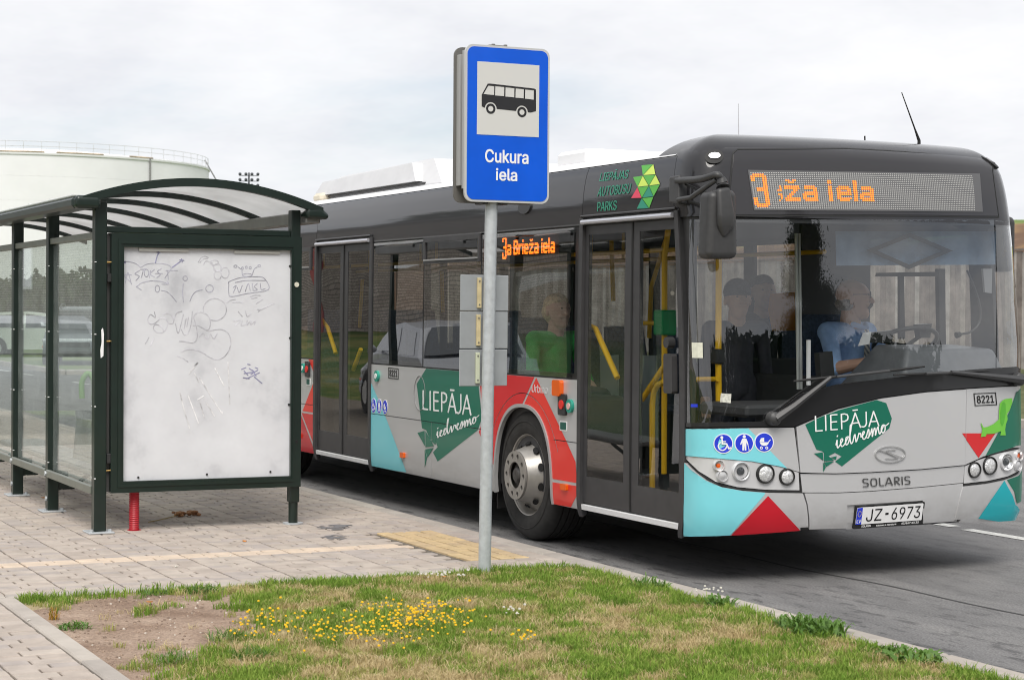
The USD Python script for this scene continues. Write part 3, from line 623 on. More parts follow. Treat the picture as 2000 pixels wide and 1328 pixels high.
# licence plate with holder
q0 = U(1732, 1005)
def plate_map(m, h): return on_skin(m, (1667, 1031), (1800, 1020.5), (1666, 989.5), h)
PW, PH = .52, .135
def pm(m, dz):      # plate coordinates in metres to a flat board in the bumper recess
    a, b, c = SH(*U(1665, 1032), .006), SH(*U(1800, 1022), .006), SH(*U(1664, 989), .006)
    ax = (b - a); W = np.linalg.norm(ax); ax /= W; ay = (c - a); ay -= ax * (ay @ ax); H = np.linalg.norm(ay); ay /= H
    m = m.copy(); m.vertices = m.vertices * [W / PW, H / PH, 1]; return frame_map(m, a + np.cross(ax, ay) * dz, ax, ay, np.cross(ax, ay))
fill = obj('plate_recess', panel(recess.buffer(.004), -.010, .01), SILVER, bus)
hold = obj('licence_plate', pm(extr(rrect(0, PW, 0, PH, .008), .012), -.012), RUB, bus)
obj('board', pm(extr(rrect(.012, PW - .012, .026, PH - .008, .006), .003), .0005), PWHITE, hold)
obj('country_band', pm(extr(rrect(.0125, .052, .0265, PH - .0085, .004), .002), .003), DBLUE, hold)
def ptxt(t, x, y, h, w, bold=True):
    m = meshkit.text_mesh(t, h, .001, bold); lo, hi = m.bounds; m.vertices[:, 0] = (m.vertices[:, 0] - lo[0]) / (hi[0] - lo[0]) * w + x; m.vertices[:, 1] += y; return m
obj('characters', pm(cat_(ptxt('JZ', .085, .042, .072, .115, False), ptxt('-', .225, .050, .07, .025), ptxt('6973', .275, .042, .072, .215, False)), .004), BLACK, hold)
obj('country_code', pm(ptxt('LV', .017, .036, .02, .031), .0055), PWHITE, hold)
stars = unary_union([Point(.032 + .012 * math.cos(t), .09 + .016 * math.sin(t)).buffer(.0022, quad_segs=2) for t in np.arange(12) * PI / 6])
obj('stars', pm(extr(stars, .001), .0055), mat('star_yellow', (.8, .6, .05), .4), hold)
obj('holder_print', pm(cat_(ptxt('SOLARIS', .06, .008, .011, .07), ptxt('Bolechowo, ul. Obornicka 46', .17, .008, .008, .15), ptxt('61/667 23 33', .36, .008, .011, .13)), .0005), PWHITE, hold)

# roof logo
LG = mat('logo_green', (.035, .28, .185), .4)
for t, a, b, c in (('LIEPĀJAS', (1171, 355), (1226, 349), (1176, 335)), ('AUTOBUSU', (1167, 384.5), (1230, 378), (1171, 365.5)), ('PARKS', (1167, 413.5), (1204.5, 410.5), (1168, 395))):
    obj('operator_lettering', on_skin(meshkit.text_mesh(t, .06, .002), a, b, c, .0035), LG, bus)
def cr(x, y): return (860 + x / 3.59, 60 + y / 3.59)
lv = {k: cr(*v) for k, v in dict(a=(1412, 945), b=(1497, 937), c=(1512, 1010), d=(1545, 1078), e=(1467, 1248), f=(1378, 1252), g=(1415, 1175), h=(1337, 1178), i=(1385, 1098), j=(1352, 1027), k=(1422, 1017), l=(1465, 1090), m=(1498, 1165)).items()}
G1, G2, G3, G4 = mat('lime', (.52, .72, .03), .4), mat('leaf_green', (.10, .46, .06), .4), mat('pale_lime', (.62, .80, .12), .4), mat('sea_green', (.02, .28, .18), .4)
for tri, mt in (('abk', G2), ('bck', G3), ('jki', G2), ('kli', G3), ('kcl', G2), ('cdl', G3), ('ilg', G2), ('lmg', G4), ('ldm', G2), ('gme', G2), ('gef', G4), ('igh', mat('logo_pink', (.75, .06, .12), .4))):
    obj('logo_triangle', panel(PP([lv[k] for k in tri], 60).buffer(-.002), .003, 0, cut=False), mt, bus)

# roof
out = np.array(_pl.exterior.coords)
Lp = S0(np.linspace(-12, SEND, 400)[:, None][:, 0], np.full(400, 2.672))
Ls = np.linspace(-12, SEND, 420)
def inward(P, d):
    pl = Polygon(P[:, :2]); return pl
edge = np.vstack([S0(Ls, np.full(len(Ls), 2.672))[:, :2]])
ring_pl = Polygon(edge)
def roof_sheet(x0, x1, hfun, n=60, m=44):
    xs = np.linspace(x0, x1, n); V, F = [], []
    for x in xs:
        sl = ring_pl.intersection(LineString([(x, -3), (x, 3)])); y0, y1 = sl.bounds[1], sl.bounds[3]
        for t in np.linspace(0, 1, m):
            u = .5 - .5 * math.cos(PI * t); y = y0 + (y1 - y0) * u; V.append((x, y, hfun(x, y)))
    for i in range(n - 1):
        for j in range(m - 1):
            a = i * m + j; F += [[a, a + m, a + m + 1], [a, a + m + 1, a + 1]]
    return trimesh.Trimesh(np.array(V), np.array(F), process=False)
bd = ring_pl.exterior
def h_rear(x, y):
    d = min(max(1.222 - abs(y), 0), 1.2); return 2.668 + .098 * (1 - math.exp(-d / .14)) + .012 * d
obj('roof', roof_sheet(-12, -.72, h_rear, 4, 60), WHITE, bus, smooth=40)
frontx = float(max(edge[:, 0]))
def h_front(x, y):
    d = bd.distance(Point(x, y)); d = min(d, x + .98) if x < -.6 else d
    return 2.668 + .165 * (1 - math.exp(-max(d, 0) / .12)) + .01 * max(d, 0)
obj('roof_dome', roof_sheet(-.97, frontx - .004, h_front, 60, 60), DARK, bus, smooth=50)
obj('rear_panel', bx(-12.02, -11.98, -1.22, 1.22, .32, 2.70), DARK, bus)
# roof units
def hullbox(pts8): return trimesh.convex.convex_hull(np.array(pts8))
acx0, acx1 = ony(636, 370, -.75)[0], ony(890, 340, -.75)[0]
ac = []
for x, z, w in ((acx0, 2.765, .88), (acx0 + .12, 2.86, .86), (acx0 + .45, 3.0, .74), (acx1 - .5, 3.02, .74), (acx1, 2.775, .88)):
    for s in (-1, 1): ac += [(x, s * w, z)]
    for s in (-1, 1): ac += [(x, s * w, 2.77)]
UWH = mat('unit_white', (.60, .60, .61), .45, noise=(3, .92, 1.05))
unit = obj('roof_unit', hullbox(ac), UWH, bus, smooth=18)
ua, ub = acx0 + .1, acx0 + 2.9
obj('air_intake', cbx(ua, ub, -.905, -.86, 2.782, 2.798), TRIM, unit)
obj('intake_cowl', trimesh.convex.convex_hull(np.array([(ua + .05, -.93, 2.81), (ub - .1, -.93, 2.81), (ua + .12, -.86, 2.95), (ub - .35, -.86, 2.99), (ua + .05, -.7, 2.81), (ub - .1, -.7, 2.81), (ua + .12, -.7, 2.95), (ub - .35, -.7, 2.99)])), UWH, unit, smooth=18)
pb = ony(633, 384, -.9); obj('roof_fitting', cbx(pb[0] - .12, pb[0] + .12, -.98, -.8, 2.74, pb[2] + .03, .03), mat('cream_plastic', (.66, .60, .48), .5), bus)
pb = ony(1190, 304, -.5); obj('roof_hatch', cbx(pb[0] - .2, pb[0] + .3, -.85, .1, 2.75, pb[2] + .02, .03), WHITE, bus)
a0, a1 = onx(1795, 275, -.75), onx(1761, 181, -.75); obj('roof_antenna', tube([a0 - [0, 0, .05], a0, a0 + (a1 - a0) * .25, a1], [.014, .012, .006, .0035], 6), RUB, bus)
a0, a1 = onx(1443, 272, -2.6), onx(1442, 203, -2.6); obj('roof_antenna', tube([a0 - [0, 0, .1], a1], [.006, .003], 6), mat('antenna_grey', (.4, .4, .42), .5), bus)
a0, a1 = onx(1690, 274, -1.2), onx(1689, 266, -1.2); obj('roof_antenna', tube([a0 - [0, 0, .08], a1], .006, 6), RUB, bus)
obj('vent_grille', panel(affinity.translate(affinity.scale(Point(0, 0).buffer(1), .1, .05), *U(1026, 405)), .012, .012, cut=False), TRIM, bus, smooth=30)
# ---- doors
def door(sa, sb, rail):
    zt, zb = 2.268, .365
    mid = (sa + sb) / 2; d = thing('door', parent=bus)
    tag(d, label='front double door with dark glazed leaves' if sa > -3 else 'second double door with dark glazed leaves')
    for a, b, l in ((sa + .028, mid - .003, 0), (mid + .003, sb - .028, 1)):
        g = sbox(a, zb, b, zt); ho = sbox(a + (.035 if l == 0 else .085), zb + .17, b - (.085 if l == 0 else .035), zt - .05)
        obj('leaf_frame', panel(g.difference(ho.buffer(-.012)), -.012, .03), GREYFR, d, smooth=30)
        obj('leaf_glass', panel(ho, -.016, 0), DOORGL, d, smooth=30)
        obj('leaf_seal', panel(sbox(b - .006, zb, b + .004, zt) if l == 0 else sbox(a - .004, zb, a + .006, zt), -.006, .02), RUB, d)
    obj('sill_strip', panel(sbox(sa + .02, .318, sb - .03, .352), .006, .04), PWHITE, d)
    obj('lintel', panel(sbox(sa + .02, 2.272, sb - .02, 2.322), -.006, .03), TRIM, d)
    P = [SH(sa + .03, 2.292, .02), SH(sb - .03, 2.292, .02)]; obj('drip_rail', tube(P, .017, 8), mat('rail_bright', (.62, .62, .66), .3, metal=.6), d, smooth=40)
    P = [SH(sa + .0, 2.334, .012), SH(sb + .0, 2.334, .012)]; obj('drip_rail', tube(P, .008, 6), GREYFR, d, smooth=40)
    return d
dr1 = door(sD1a, sD1b, 0); dr2 = door(sD2a, sD2b, 0)
q = U(1312, 728); obj('door_latch', panel(rrect(q[0] - .055, q[0] + .055, q[1] - .13, q[1] + .12, .02), .03, .04, cut=False), GREYFR, dr1, smooth=30)
obj('latch_knob', cyl(SH(q[0], q[1] + .19, -.01), SH(q[0], q[1] + .19, .04), .035, 12), TRIM, dr1, smooth=30)

# ---- wheels
TYRE = mat('tyre_rubber', (.022, .021, .020), .78, noise=(12, .7, 1.5), bump=(90, .002))
RIMM = mat('wheel_silver', (.42, .40, .37), .38, metal=.55, noise=(7, .75, 1.12))
HUBM = mat('hub_dark', (.045, .042, .040), .5, noise=(30, .6, 1.6))
def wheel(x, y, out):
    w = thing('wheel', parent=bus)
    R = .480
    def L(prof, n=64): 
        m = lathe([(r, a) for r, a in prof], n, 'y'); m.vertices[:, 1] *= 1
        if out > 0: m.vertices[:, 1] *= -1; m.invert()
        m.apply_translation([x, y, R]); return m
    # a = distance along -y (outwards for the near side): use negative a outwards
    pr = [(.298, -.012), (.315, -.022), (.36, -.030), (.41, -.028), (.445, -.016), (.462, .0), (.474, .022), (.480, .045)]
    for k in range(4):
        a = .062 + k * .052; pr += [(.480, a), (.468, a + .002), (.468, a + .010), (.480, a + .012)]
    pr += [(.480, .255), (.462, .285), (.41, .30), (.30, .28)]
    obj('tyre', L(pr, 88), TYRE, w, smooth=38)
    obj('sidewall_ring', L([(.388, -.0315), (.392, -.034), (.396, -.0305)], 88), TYRE, w, smooth=40)
    obj('rim', L([(.292, .05), (.2915, -.010), (.2985, -.016), (.300, -.010), (.300, -.004), (.294, -.006), (.286, .006), (.276, .05), (.268, .075), (.262, .06), (.235, .03), (.205, -.03), (.188, -.082), (.178, -.098), (.150, -.102)], 72), RIMM, w, smooth=40)
    sg = -1 if out < 0 else 1
    def disc(r, ang, rad, a, nrm_t, mt, name, h=.004, parent=w):
        c = np.array([x + r * math.cos(ang), y + sg * -a, R + r * math.sin(ang)]); return c
    vents = []
    for k in range(10):
        ang = 2 * PI * (k + .5) / 10; r = .226; a = -.008
        c = np.array([x + r * math.cos(ang), y - sg * -1 * 0 + sg * (-a) * 1.0, R + r * math.sin(ang)])
        rad = np.array([math.cos(ang), 0, math.sin(ang)]); n = rad * .80 + np.array([0, sg, 0]) * .60; tn = np.cross(n, [0, 1, 0]); tn /= np.linalg.norm(tn); b = np.cross(n, tn)
        e = affinity.scale(Point(0, 0).buffer(1, quad_segs=6), .030, .021); m = frame_map(extr(e, .008), c + n * .001, tn, b, n); vents.append(m)
    for m in vents: obj('vent_hole', m, mat('hole_black', (.006, .006, .006), .8), w)
    ringp = Point(0, 0).buffer(.178, quad_segs=20).difference(Point(0, 0).buffer(.098, quad_segs=16))
    for k in range(10):
        t = 2 * PI * k / 10; ringp = ringp.difference(Point(.142 * math.cos(t), .142 * math.sin(t)).buffer(.019, quad_segs=5))
    obj('hub_plate', frame_map(extr(ringp, .014), (x, y + sg * .103, R), np.array([1.0, 0, 0]) * (1 if sg < 0 else -1), np.array([0, 0, 1.0]), np.array([0, sg, 0.])), RIMM, w, smooth=30)
    for k in range(10):
        t = 2 * PI * k / 10; c = np.array([x + .142 * math.cos(t), y + sg * .095, R + .142 * math.sin(t)])
        obj('wheel_nut', cyl(c, c + [0, sg * .016, 0], .014, 6), HUBM, w)
    hc = lathe([(.104, -.06), (.100, -.075), (.085, -.082), (.062, -.084), (.058, -.100), (.045, -.112), (.0001, -.116)], 40, 'y')
    if out > 0: hc.vertices[:, 1] *= -1; hc.invert()
    hc.apply_translation([x, y, R]); obj('hub_cap', hc, HUBM, w, smooth=35)
    bk = lathe([(.0001, .09), (.28, .09)], 40, 'y')
    if out > 0: bk.vertices[:, 1] *= -1; bk.invert()
    bk.apply_translation([x, y, R]); obj('brake_disc', bk, mat('hole_black', (.006, .006, .006), .8), w)
for ax in (AX1, AX2):
    wheel(ax, -1.222, -1); wheel(ax, 1.222, 1)
# underbody and wheel housings
UB = mat('underbody', (.012, .012, .012), .8)
ubx = [bx(-11.9, AX2 - .62, -1.2, 1.2, .30, .335), bx(AX2 + .62, AX1 - .62, -1.2, 1.2, .30, .335), bx(AX1 + .62, -.42, -1.2, 1.2, .30, .335),
       bx(AX2 - .62, AX2 + .62, -.8, .8, .30, .335), bx(AX1 - .62, AX1 + .62, -.8, .8, .30, .335)]
obj('underbody', cat_(ubx), UB, bus)
for ax in (AX1, AX2):
    for s in (-1, 1):
        pr = [(ax + .60 * math.sin(t), .335 + .71 * math.cos(t) ** .8 if math.cos(t) > 0 else .335) for t in np.linspace(-PI / 2, PI / 2, 20)]
        V = [(a, s * .80, b) for a, b in pr] + [(a, s * 1.235, b) for a, b in pr]; n = len(pr)
        F = [f for k in range(n - 1) for f in ([k, k + 1, n + k + 1], [k, n + k + 1, n + k])] + [[0, k, k + 1] for k in range(1, n - 1)]
        obj('wheel_housing', trimesh.Trimesh(np.array(V), np.array(F), process=False), UB, bus)
        obj('mud_flap', bx(ax - .56, ax - .545, s * .95, s * 1.22, .18, .5), RUB, bus)

# ---- mirrors
MP = mat('mirror_plastic', (.040, .040, .041), .46, noise=(30, .9, 1.15), bump=(400, .0006))
def rounded_hull(pts, r):
    hs = [m3.Manifold.sphere(r, 14).translate(tuple(map(float, p))) for p in pts]; m = m3.Manifold.batch_hull(hs).to_mesh()
    return trimesh.Trimesh(m.vert_properties[:, :3], m.tri_verts, process=False)
XM = -.02
mr = thing('mirror', parent=bus, label=None)
P = lambda x, y, d=0: onx(x, y, XM) + np.array([d, 0, 0])
hb = []
for x, y in ((1398, 386), (1429, 384), (1431, 492), (1394, 492)):
    for d in (-.035, -.10): hb.append(P(x, y, d))
obj('housing', rounded_hull(hb, .042), MP, mr, smooth=50)
obj('housing_back', rounded_hull([P(1406, 376, .0), P(1418, 374, .0), P(1423, 420, .022), P(1404, 420, .022), P(1422, 440, .012), P(1406, 440, .012), P(1413, 456, -.004)], .026), MP, mr, smooth=60)
obj('mirror_glass', trimesh.convex.convex_hull(np.array([P(x, y, -.150 + k) for x, y in ((1394, 386), (1430, 384), (1432, 492), (1394, 492)) for k in (0, .02)])), CHROME, mr)
base = SH(*U(1330, 372), .03)
hd = onx(1407, 352, XM - .04)
obj('mirror_arm', tube(arc_pts([SH(*U(1335, 356), .05), onx(1370, 350, -.2), onx(1398, 342, XM - .05), onx(1407, 348, XM - .04), onx(1410, 365, XM - .03)], 6), [.022] * 24 + [.03]), MP, mr, smooth=60)
obj('mirror_arm', tube([SH(*U(1337, 392), .05), onx(1350, 386, -.24), onx(1398, 352, XM - .05)], .016, 8), MP, mr, smooth=60)
obj('boot', tube([onx(1408, 348, XM - .03), onx(1410, 356, XM - .03), onx(1411, 360, XM - .03), onx(1412, 366, XM - .02)], [.026, .036, .032, .042], 12), MP, mr, smooth=30)
obj('bracket', rounded_hull([SH(*U(x, y), d) for x, y in ((1325, 352), (1338, 350), (1325, 394), (1338, 396)) for d in (.0, .05)], .014), MP, mr, smooth=40)
obj('cable', tube(arc_pts([SH(*U(1345, 362), .03), onx(1362, 370, -.3), onx(1378, 376, -.2)], 5), .008, 6), RUB, mr, smooth=60); obj('cable', tube(arc_pts([SH(*U(1350, 395), .03), onx(1366, 399, -.3), onx(1376, 404, -.2)], 5), .008, 6), RUB, mr, smooth=60)
ml = thing('mirror', parent=bus, label='far side mirror, only its edge in view'); lx = -.85; lc = onx(1975, 480, lx)
obj('housing', rounded_hull([lc + np.array([a, b, c]) for a in (-.12, 0) for b in (-.12, -.03) for c in (-.14, .16)], .045), MP, ml, smooth=50)
obj('mirror_arm', tube([np.array([-.80, 1.25, 2.42]), lc + np.array([-.05, -.06, .28]), lc + np.array([-.05, -.06, .15])], .018, 8), MP, ml, smooth=60)
obj('handle_bar', tube([S0(np.array(mir(-.48)), np.array(z)) + np.array([0, .045, 0]) for z in (2.38, 2.5, 2.62)], .018, 8), TRIM, bus, smooth=60)

# ---- wipers
def wiper(piv, elbow, tip0, tip1, parking):
    w = thing('wiper', parent=bus)
    A, B = SH(*U(*piv), .03), SH(*U(*elbow), .055)
    obj('pivot', lathe([(.045, -.03), (.042, .02), (.026, .036), (.0001, .04)], 16, 'x', A), MP, w, smooth=40)
    obj('wiper_arm', tube([A + [.02, 0, 0], A * .7 + B * .3 + [.03, 0, 0.0], B], [.030, .022, .012], 6), MP, w, smooth=50)
    Q = [SH(*(U(*tip0) * (1 - t) + U(*tip1) * t), .028) for t in np.linspace(0, 1, 9)]
    obj('wiper_blade', tube(Q, [.006] + [.010] * 7 + [.006], 6), RUB, w, smooth=50)
    Q = [SH(*(U(*tip0) * (1 - t) + U(*tip1) * t), .044) for t in np.linspace(.3, .7, 5)]; obj('blade_bridge', tube(Q, .010, 6), MP, w, smooth=50)
wiper((1508, 817), (1614, 737), (1546, 744.5), (1800, 716), 0); wiper((1982, 741), (1846, 727), (1740, 732.5), (1925, 724.5), 0)

# ---- cabin
CAB = mat('cabin_grey', (.055, .055, .058), .6); CABL = mat('cabin_light_grey', (.24, .24, .25), .6); FLOORM = mat('bus_floor', (.060, .062, .066), .5, noise=(60, .6, 1.8))
FZ = .375
obj('floor', cat_(bx(-11.9, AX2 - .62, -1.2, 1.2, .345, FZ), bx(AX2 + .62, AX1 - .62, -1.2, 1.2, .345, FZ), bx(AX1 + .62, -.45, -1.2, 1.2, .345, FZ), bx(AX2 - .62, AX2 + .62, -.79, .79, .345, FZ), bx(AX1 - .62, AX1 + .62, -.79, .79, .345, FZ)), FLOORM, bus)
obj('ceiling', bx(-11.9, -.75, -1.1, 1.1, 2.42, 2.44), CABL, bus)
for s in (-1, 1): obj('ceiling_cove', trimesh.convex.convex_hull(np.array([(x, s * y, z) for x in (-11.9, -.9) for y, z in ((1.21, 2.27), (1.21, 2.42), (.75, 2.42))])), CAB, bus)
for s in (1,):
    obj('inner_wall', cat_(bx(-11.9, -.6, s * 1.195, s * 1.215, FZ, 1.19)), CAB, bus)
obj('inner_wall', cat_(bx(-11.9, sD2a - .05, -1.215, -1.195, FZ, 1.19), bx(sD2b + .05, sD1a - .05, -1.215, -1.195, FZ, 1.19)), CAB, bus)
for s in (-1, 1): obj('wheel_box', cbx(AX1 - .66, AX1 + .66, s * .77, s * 1.19, FZ, 1.08, .03), CAB, bus)
for s in (-1, 1): obj('wheel_box', cbx(AX2 - .66, AX2 + .66, s * .77, s * 1.19, FZ, 1.08, .03), CAB, bus)
SEATM = mat('seat_moquette', (.055, .075, .12), .9, noise=(40, .6, 1.5)); SHELL = mat('seat_shell', (.28, .28, .29), .5)
def seat(x, y, z, w=.44, mt=SEATM):
    s = thing('passenger_seat', parent=bus)
    obj('cushion', cbx(x - .02, x + .42, y - w / 2, y + w / 2, z, z + .07, .03), mt, s, smooth=40)
    obj('backrest', trimesh.convex.convex_hull(np.array([(x + a - b * .12, y + c, z + .05 + b * .68) for b in (0, 1) for a in (-.03, .03) for c in ((-w / 2 + .01 + .05 * b), (w / 2 - .01 - .05 * b))])), mt, s, smooth=40)
    obj('pedestal', bx(x + .1, x + .3, y - .05, y + .05, FZ, z), CAB, s)
for x in (-4.4, -5.2, -6.9, -7.6):
    for y in (.98, .5): seat(x, y, .82)
for x in (-7.75, -10.0, -10.8):
    for y in (-.98, .98): seat(x, y, .95)
seat(-2.45, .96, 1.08)
# grab rails: (pixels of their ends, distance plane y)
def rail(pts, y, r=.0165, mt=YEL, name='grab_rail'):
    P = [ony(a, b, y) if np.ndim(y) == 0 else ony(a, b, yy) for (a, b), yy in zip(pts, np.broadcast_to(y, len(pts)))]
    return obj(name, tube(P if len(P) < 3 else P, r, 10), mt, bus, smooth=60)
rail([(1305, 448), (1298, 500), (1297, 925)], -.86, .020)
rail([(1274, 973), (1274, 790), (1277, 765), (1284, 752), (1298, 745)], -1.0, .020)
rail([(1254, 780), (1300, 711)], -.95, .020)
rail([(1150, 636), (1163, 642), (1206, 738)], -1.17, .020)
obj('rail_foot', cbx(*(lambda p: (p[0] - .12, p[0] + .14, -1.04, -.90, FZ, FZ + .012))(ony(1274, 973, -.97))), YEL, bus)
rail([(1194, 470), (1197, 560), (1198, 588)], -.2, .018); rail([(1300, 470), (1272, 560), (1268, 660)], -.1, .018); rail([(1252, 631), (1297, 631)], -.7, .016)
gp = ony(1299, 630, -.86); obj('validator', cbx(gp[0] - .06, gp[0] + .06, -.92, -.80, gp[2] - .085, gp[2] + .085, .01), mat('validator_green', (.0, .26, .08), .4), bus)
rail([(1404, 505), (1403, 686)], -.72, .021); rail([(1403, 706), (1404, 795)], -.72, .021); rail([(1355, 741), (1402, 740)], -.75, .017)
gp = ony(1403, 696, -.72); obj('rail_joint', cbx(gp[0] - .04, gp[0] + .04, -.76, -.68, gp[2] - .05, gp[2] + .05, .01), TRIM, bus)
rail([(628, 624), (640, 640), (656, 690)], -1.17, .020); rail([(705, 682), (690, 722)], -1.17, .020); rail([(708, 545), (702, 640)], -.4, .018)
rail([(863, 530), (865, 610)], -.2, .018)
for x0, x1, y in ((-11, -1.4, -.55), (-11, -1.6, .55)):
    obj('ceiling_rail', cyl((x0, y, 2.12), (x1, y, 2.12), .017, 8), YEL, bus, smooth=60)
    for x in np.arange(x0 + .4, x1, 1.5): obj('rail_hanger', cyl((x, y, 2.12), (x, y, 2.42), .014, 6), YEL, bus, smooth=60)
for x0, x1 in ((-11.4, -8.2), (-7.8, -4.4), (-4.1, -1.6)):
    obj('ceiling_light', bx(x0, x1, -.78, -.66, 2.395, 2.415), PWHITE, bus)
# white partition boards and cab screen
obj('partition', trimesh.convex.convex_hull(np.array([ony(x, y, -.30) + [0, k, 0] for x, y in ((1172, 695), (1204, 693), (1206, 880), (1174, 884)) for k in (0, .02)])), mat('partition_pale', (.52, .60, .58), .5), bus)
obj('partition', trimesh.convex.convex_hull(np.array([ony(x, y, -.20) + [0, k, 0] for x, y in ((1251, 694), (1279, 694), (1281, 860), (1253, 864)) for k in (0, .02)])), mat('partition_pale', (.52, .60, .58), .5), bus)
obj('partition', cat_(cbx(-1.95, -1.92, .12, 1.19, FZ, 1.35, .01), cbx(-1.95, -1.92, .56, 1.19, 1.35, 2.36, .01)), CAB, bus)
obj('cab_door', cbx(-1.92, -.95, .10, .13, FZ, 1.25, .01), CAB, bus)
for px, w in ((1557, .012), (1563, .010)): 
    a, b = onx(px - 2, 456, -.9), onx(px + 2, 760, -.9); obj('screen_edge', cyl(a, b, w, 8), mat('pale_alu', (.6, .62, .6), .35, metal=.4), bus, smooth=60)
a, b = onx(1579, 664, -.75), onx(1579, 752, -.75); obj('white_post', cyl(a, b, .016, 10), PWHITE, bus, smooth=60)
# orange seat back behind the screen
sc = lambda x, y, X: onx(x, y, X)
obj('orange_backrest', trimesh.convex.convex_hull(np.array([sc(x, y, -2.1) + [k, 0, 0] for x, y in ((1504, 574), (1556, 570), (1560, 600), (1558, 645), (1508, 646), (1500, 604)) for k in (0, .05)])), mat('orange_shell', (.75, .30, .06), .45), bus, smooth=30)
# dashboard, wheel, microphone, screens
DASH = mat('dash_grey', (.12, .125, .135), .45, noise=(14, .9, 1.1))
dpts = [(-.34, .30, 1.20), (-.34, 1.12, 1.20), (-.95, .28, 1.16), (-.95, 1.15, 1.16), (-.45, .42, 1.40), (-.45, 1.08, 1.40), (-.80, .45, 1.42), (-.80, 1.05, 1.42), (-.4, .35, .9), (-.4, 1.1, .9), (-.9, .3, .9), (-.9, 1.1, .9)]
obj('dashboard', rounded_hull(dpts, .05), DASH, bus, smooth=50)
obj('dash_shelf', cbx(-.92, -.34, -.9, 1.12, 1.02, 1.10, .02), CAB, bus)
cw = onx(1768, 668, -.98); Rn = np.array([-.45, 0.1, .9]); Rn /= np.linalg.norm(Rn); aX = np.cross([0, 1, 0], Rn); aX /= np.linalg.norm(aX); aY = np.cross(Rn, aX)
tor = tube([cw + .22 * (aX * math.cos(t) + aY * math.sin(t)) for t in np.linspace(0, 2 * PI, 41)], .016, 8, caps=False)
sw = thing('steering_wheel', parent=bus); obj('wheel_rim', tor, TRIM, sw, smooth=60)
for t in (.3, 2.4, 4.6): obj('spoke', cyl(cw - Rn * .03, cw + .21 * (aX * math.cos(t) + aY * math.sin(t)), .014, 6), TRIM, sw, smooth=60)
obj('column', cyl(cw - Rn * .03, cw - Rn * .45, .05, 12), TRIM, sw, smooth=60)
mc = thing('microphone', parent=bus); mp = [onx(x, y, -.55) for x, y in ((1889, 528), (1906, 570), (1915, 605), (1912, 632), (1896, 648), (1875, 653))]
obj('gooseneck', tube(arc_pts(mp, 6), .008, 8), TRIM, mc, smooth=60); obj('mic_head', tube([mp[-1], mp[-1] + (mp[-1] - mp[-2]) * .35], [.018, .022], 10), RUB, mc, smooth=60)
obj('sun_blind', trimesh.convex.convex_hull(np.array([onx(x, y, -.50) + [k, 0, 0] for x, y in ((1632, 452), (1946, 452), (1944, 517), (1634, 519)) for k in (0, -.004)])), glass('blind_film', (.42, .52, .64), 1.3, rough=.3, dirt=(.38, (.36, .47, .60))), bus)
dm = [(1702, 489), (1778, 459), (1852, 490), (1776, 522)]
dd = Polygon([(onx(*p, -.46)[1], onx(*p, -.46)[2]) for p in dm]); dfr = dd.buffer(.012, join_style='mitre').difference(dd.buffer(-.014, join_style='mitre'))
obj('diamond_frame', frame_map(extr(dfr, .012), (-.47, 0, 0), np.array([0, 1.0, 0]), np.array([0, 0, 1.0]), np.array([1.0, 0, 0])), TRIM, bus)
def slab(name, pts, X, th, mt, par=bus): return obj(name, trimesh.convex.convex_hull(np.array([onx(x, y, X) + [k, 0, 0] for x, y in pts for k in (0, -th)])), mt, par)
slab('blind_roller', [(1716, 533), (1832, 531), (1832, 540), (1714, 540)], -1.0, .03, TRIM)
slab('cab_pillar', [(1758, 540), (1766, 540), (1768, 662), (1758, 662)], -1.3, .03, CAB); slab('cab_pillar', [(1833, 525), (1846, 525), (1848, 700), (1836, 700)], -1.2, .04, CAB)
slab('ticket_machine', [(1700, 650), (1746, 645), (1742, 668), (1696, 670)], -.86, .05, TRIM); slab('mirror_inside', [(1920, 525), (1938, 525), (1937, 573), (1924, 571)], -.5, .02, CABL)
slab('card_reader', [(1600, 690), (1626, 686), (1630, 735), (1604, 738)], -.72, .06, TRIM); slab('cup_holder', [(1794, 634), (1820, 632), (1817, 660), (1798, 660)], -.8, .06, TRIM)
slab('paper', [(1686, 650), (1702, 648), (1698, 672), (1676, 676)], -.85, .004, PWHITE)
q = U(1362, 684); obj('window_notice', panel(sbox(U(1352, 684)[0], U(1362, 699)[1], U(1373, 684)[0], U(1362, 669)[1]), .003, 0), mat('notice_paper', (.74, .74, .62), .7, noise=(30, .8, 1.05)), bus)
obj('window_sticker', panel(PP([(1408, 768), (1428, 769), (1427, 787), (1406, 785)]), .003, 0), mat('sticker_paper', (.70, .70, .62), .6, noise=(60, .55, 1.1)), bus)
obj('window_sticker', panel(PP([(1350, 789), (1363, 789), (1363, 795), (1350, 795)]), .003, 0), DBLUE, bus)
# side display behind the window
sdp = [(982, 463), (1086, 459), (1087, 501), (982, 507)]
SY = -1.16
sd = thing('side_display', parent=bus)
c4 = [ony(*p, SY) for p in sdp]
x0, x1 = c4[0][0], c4[1][0]; z0, z1 = c4[3][2] - .01, c4[0][2] + .01
obj('display_case', bx(x0 - .16, x1 + .05, SY, SY + .1, z0 - .02, z1 + .02), mat('display_black', (.012, .012, .012), .5), sd)
def side_cells():
    on = set(); x = 0
    for ch, dy in (('3', -3), ('a', 0), (' ', 3), ('B', 0), ('r', 0), ('i', 0), ('e', 0), ('z', 0), ('a', 0), (' ', 3), ('i', 0), ('e', 0), ('l', 0), ('a', 0)):
        if ch == ' ': x += dy; continue
        g = FONT[ch]
        for r, row in enumerate(g):
            for c, v in enumerate(row):
                if v == '#': on.add((x + c, 4 + dy + len(g) - 1 - r))
        x += len(g[0]) + 1
    return on, x
on2, nx2 = side_cells(); V, F = [], []
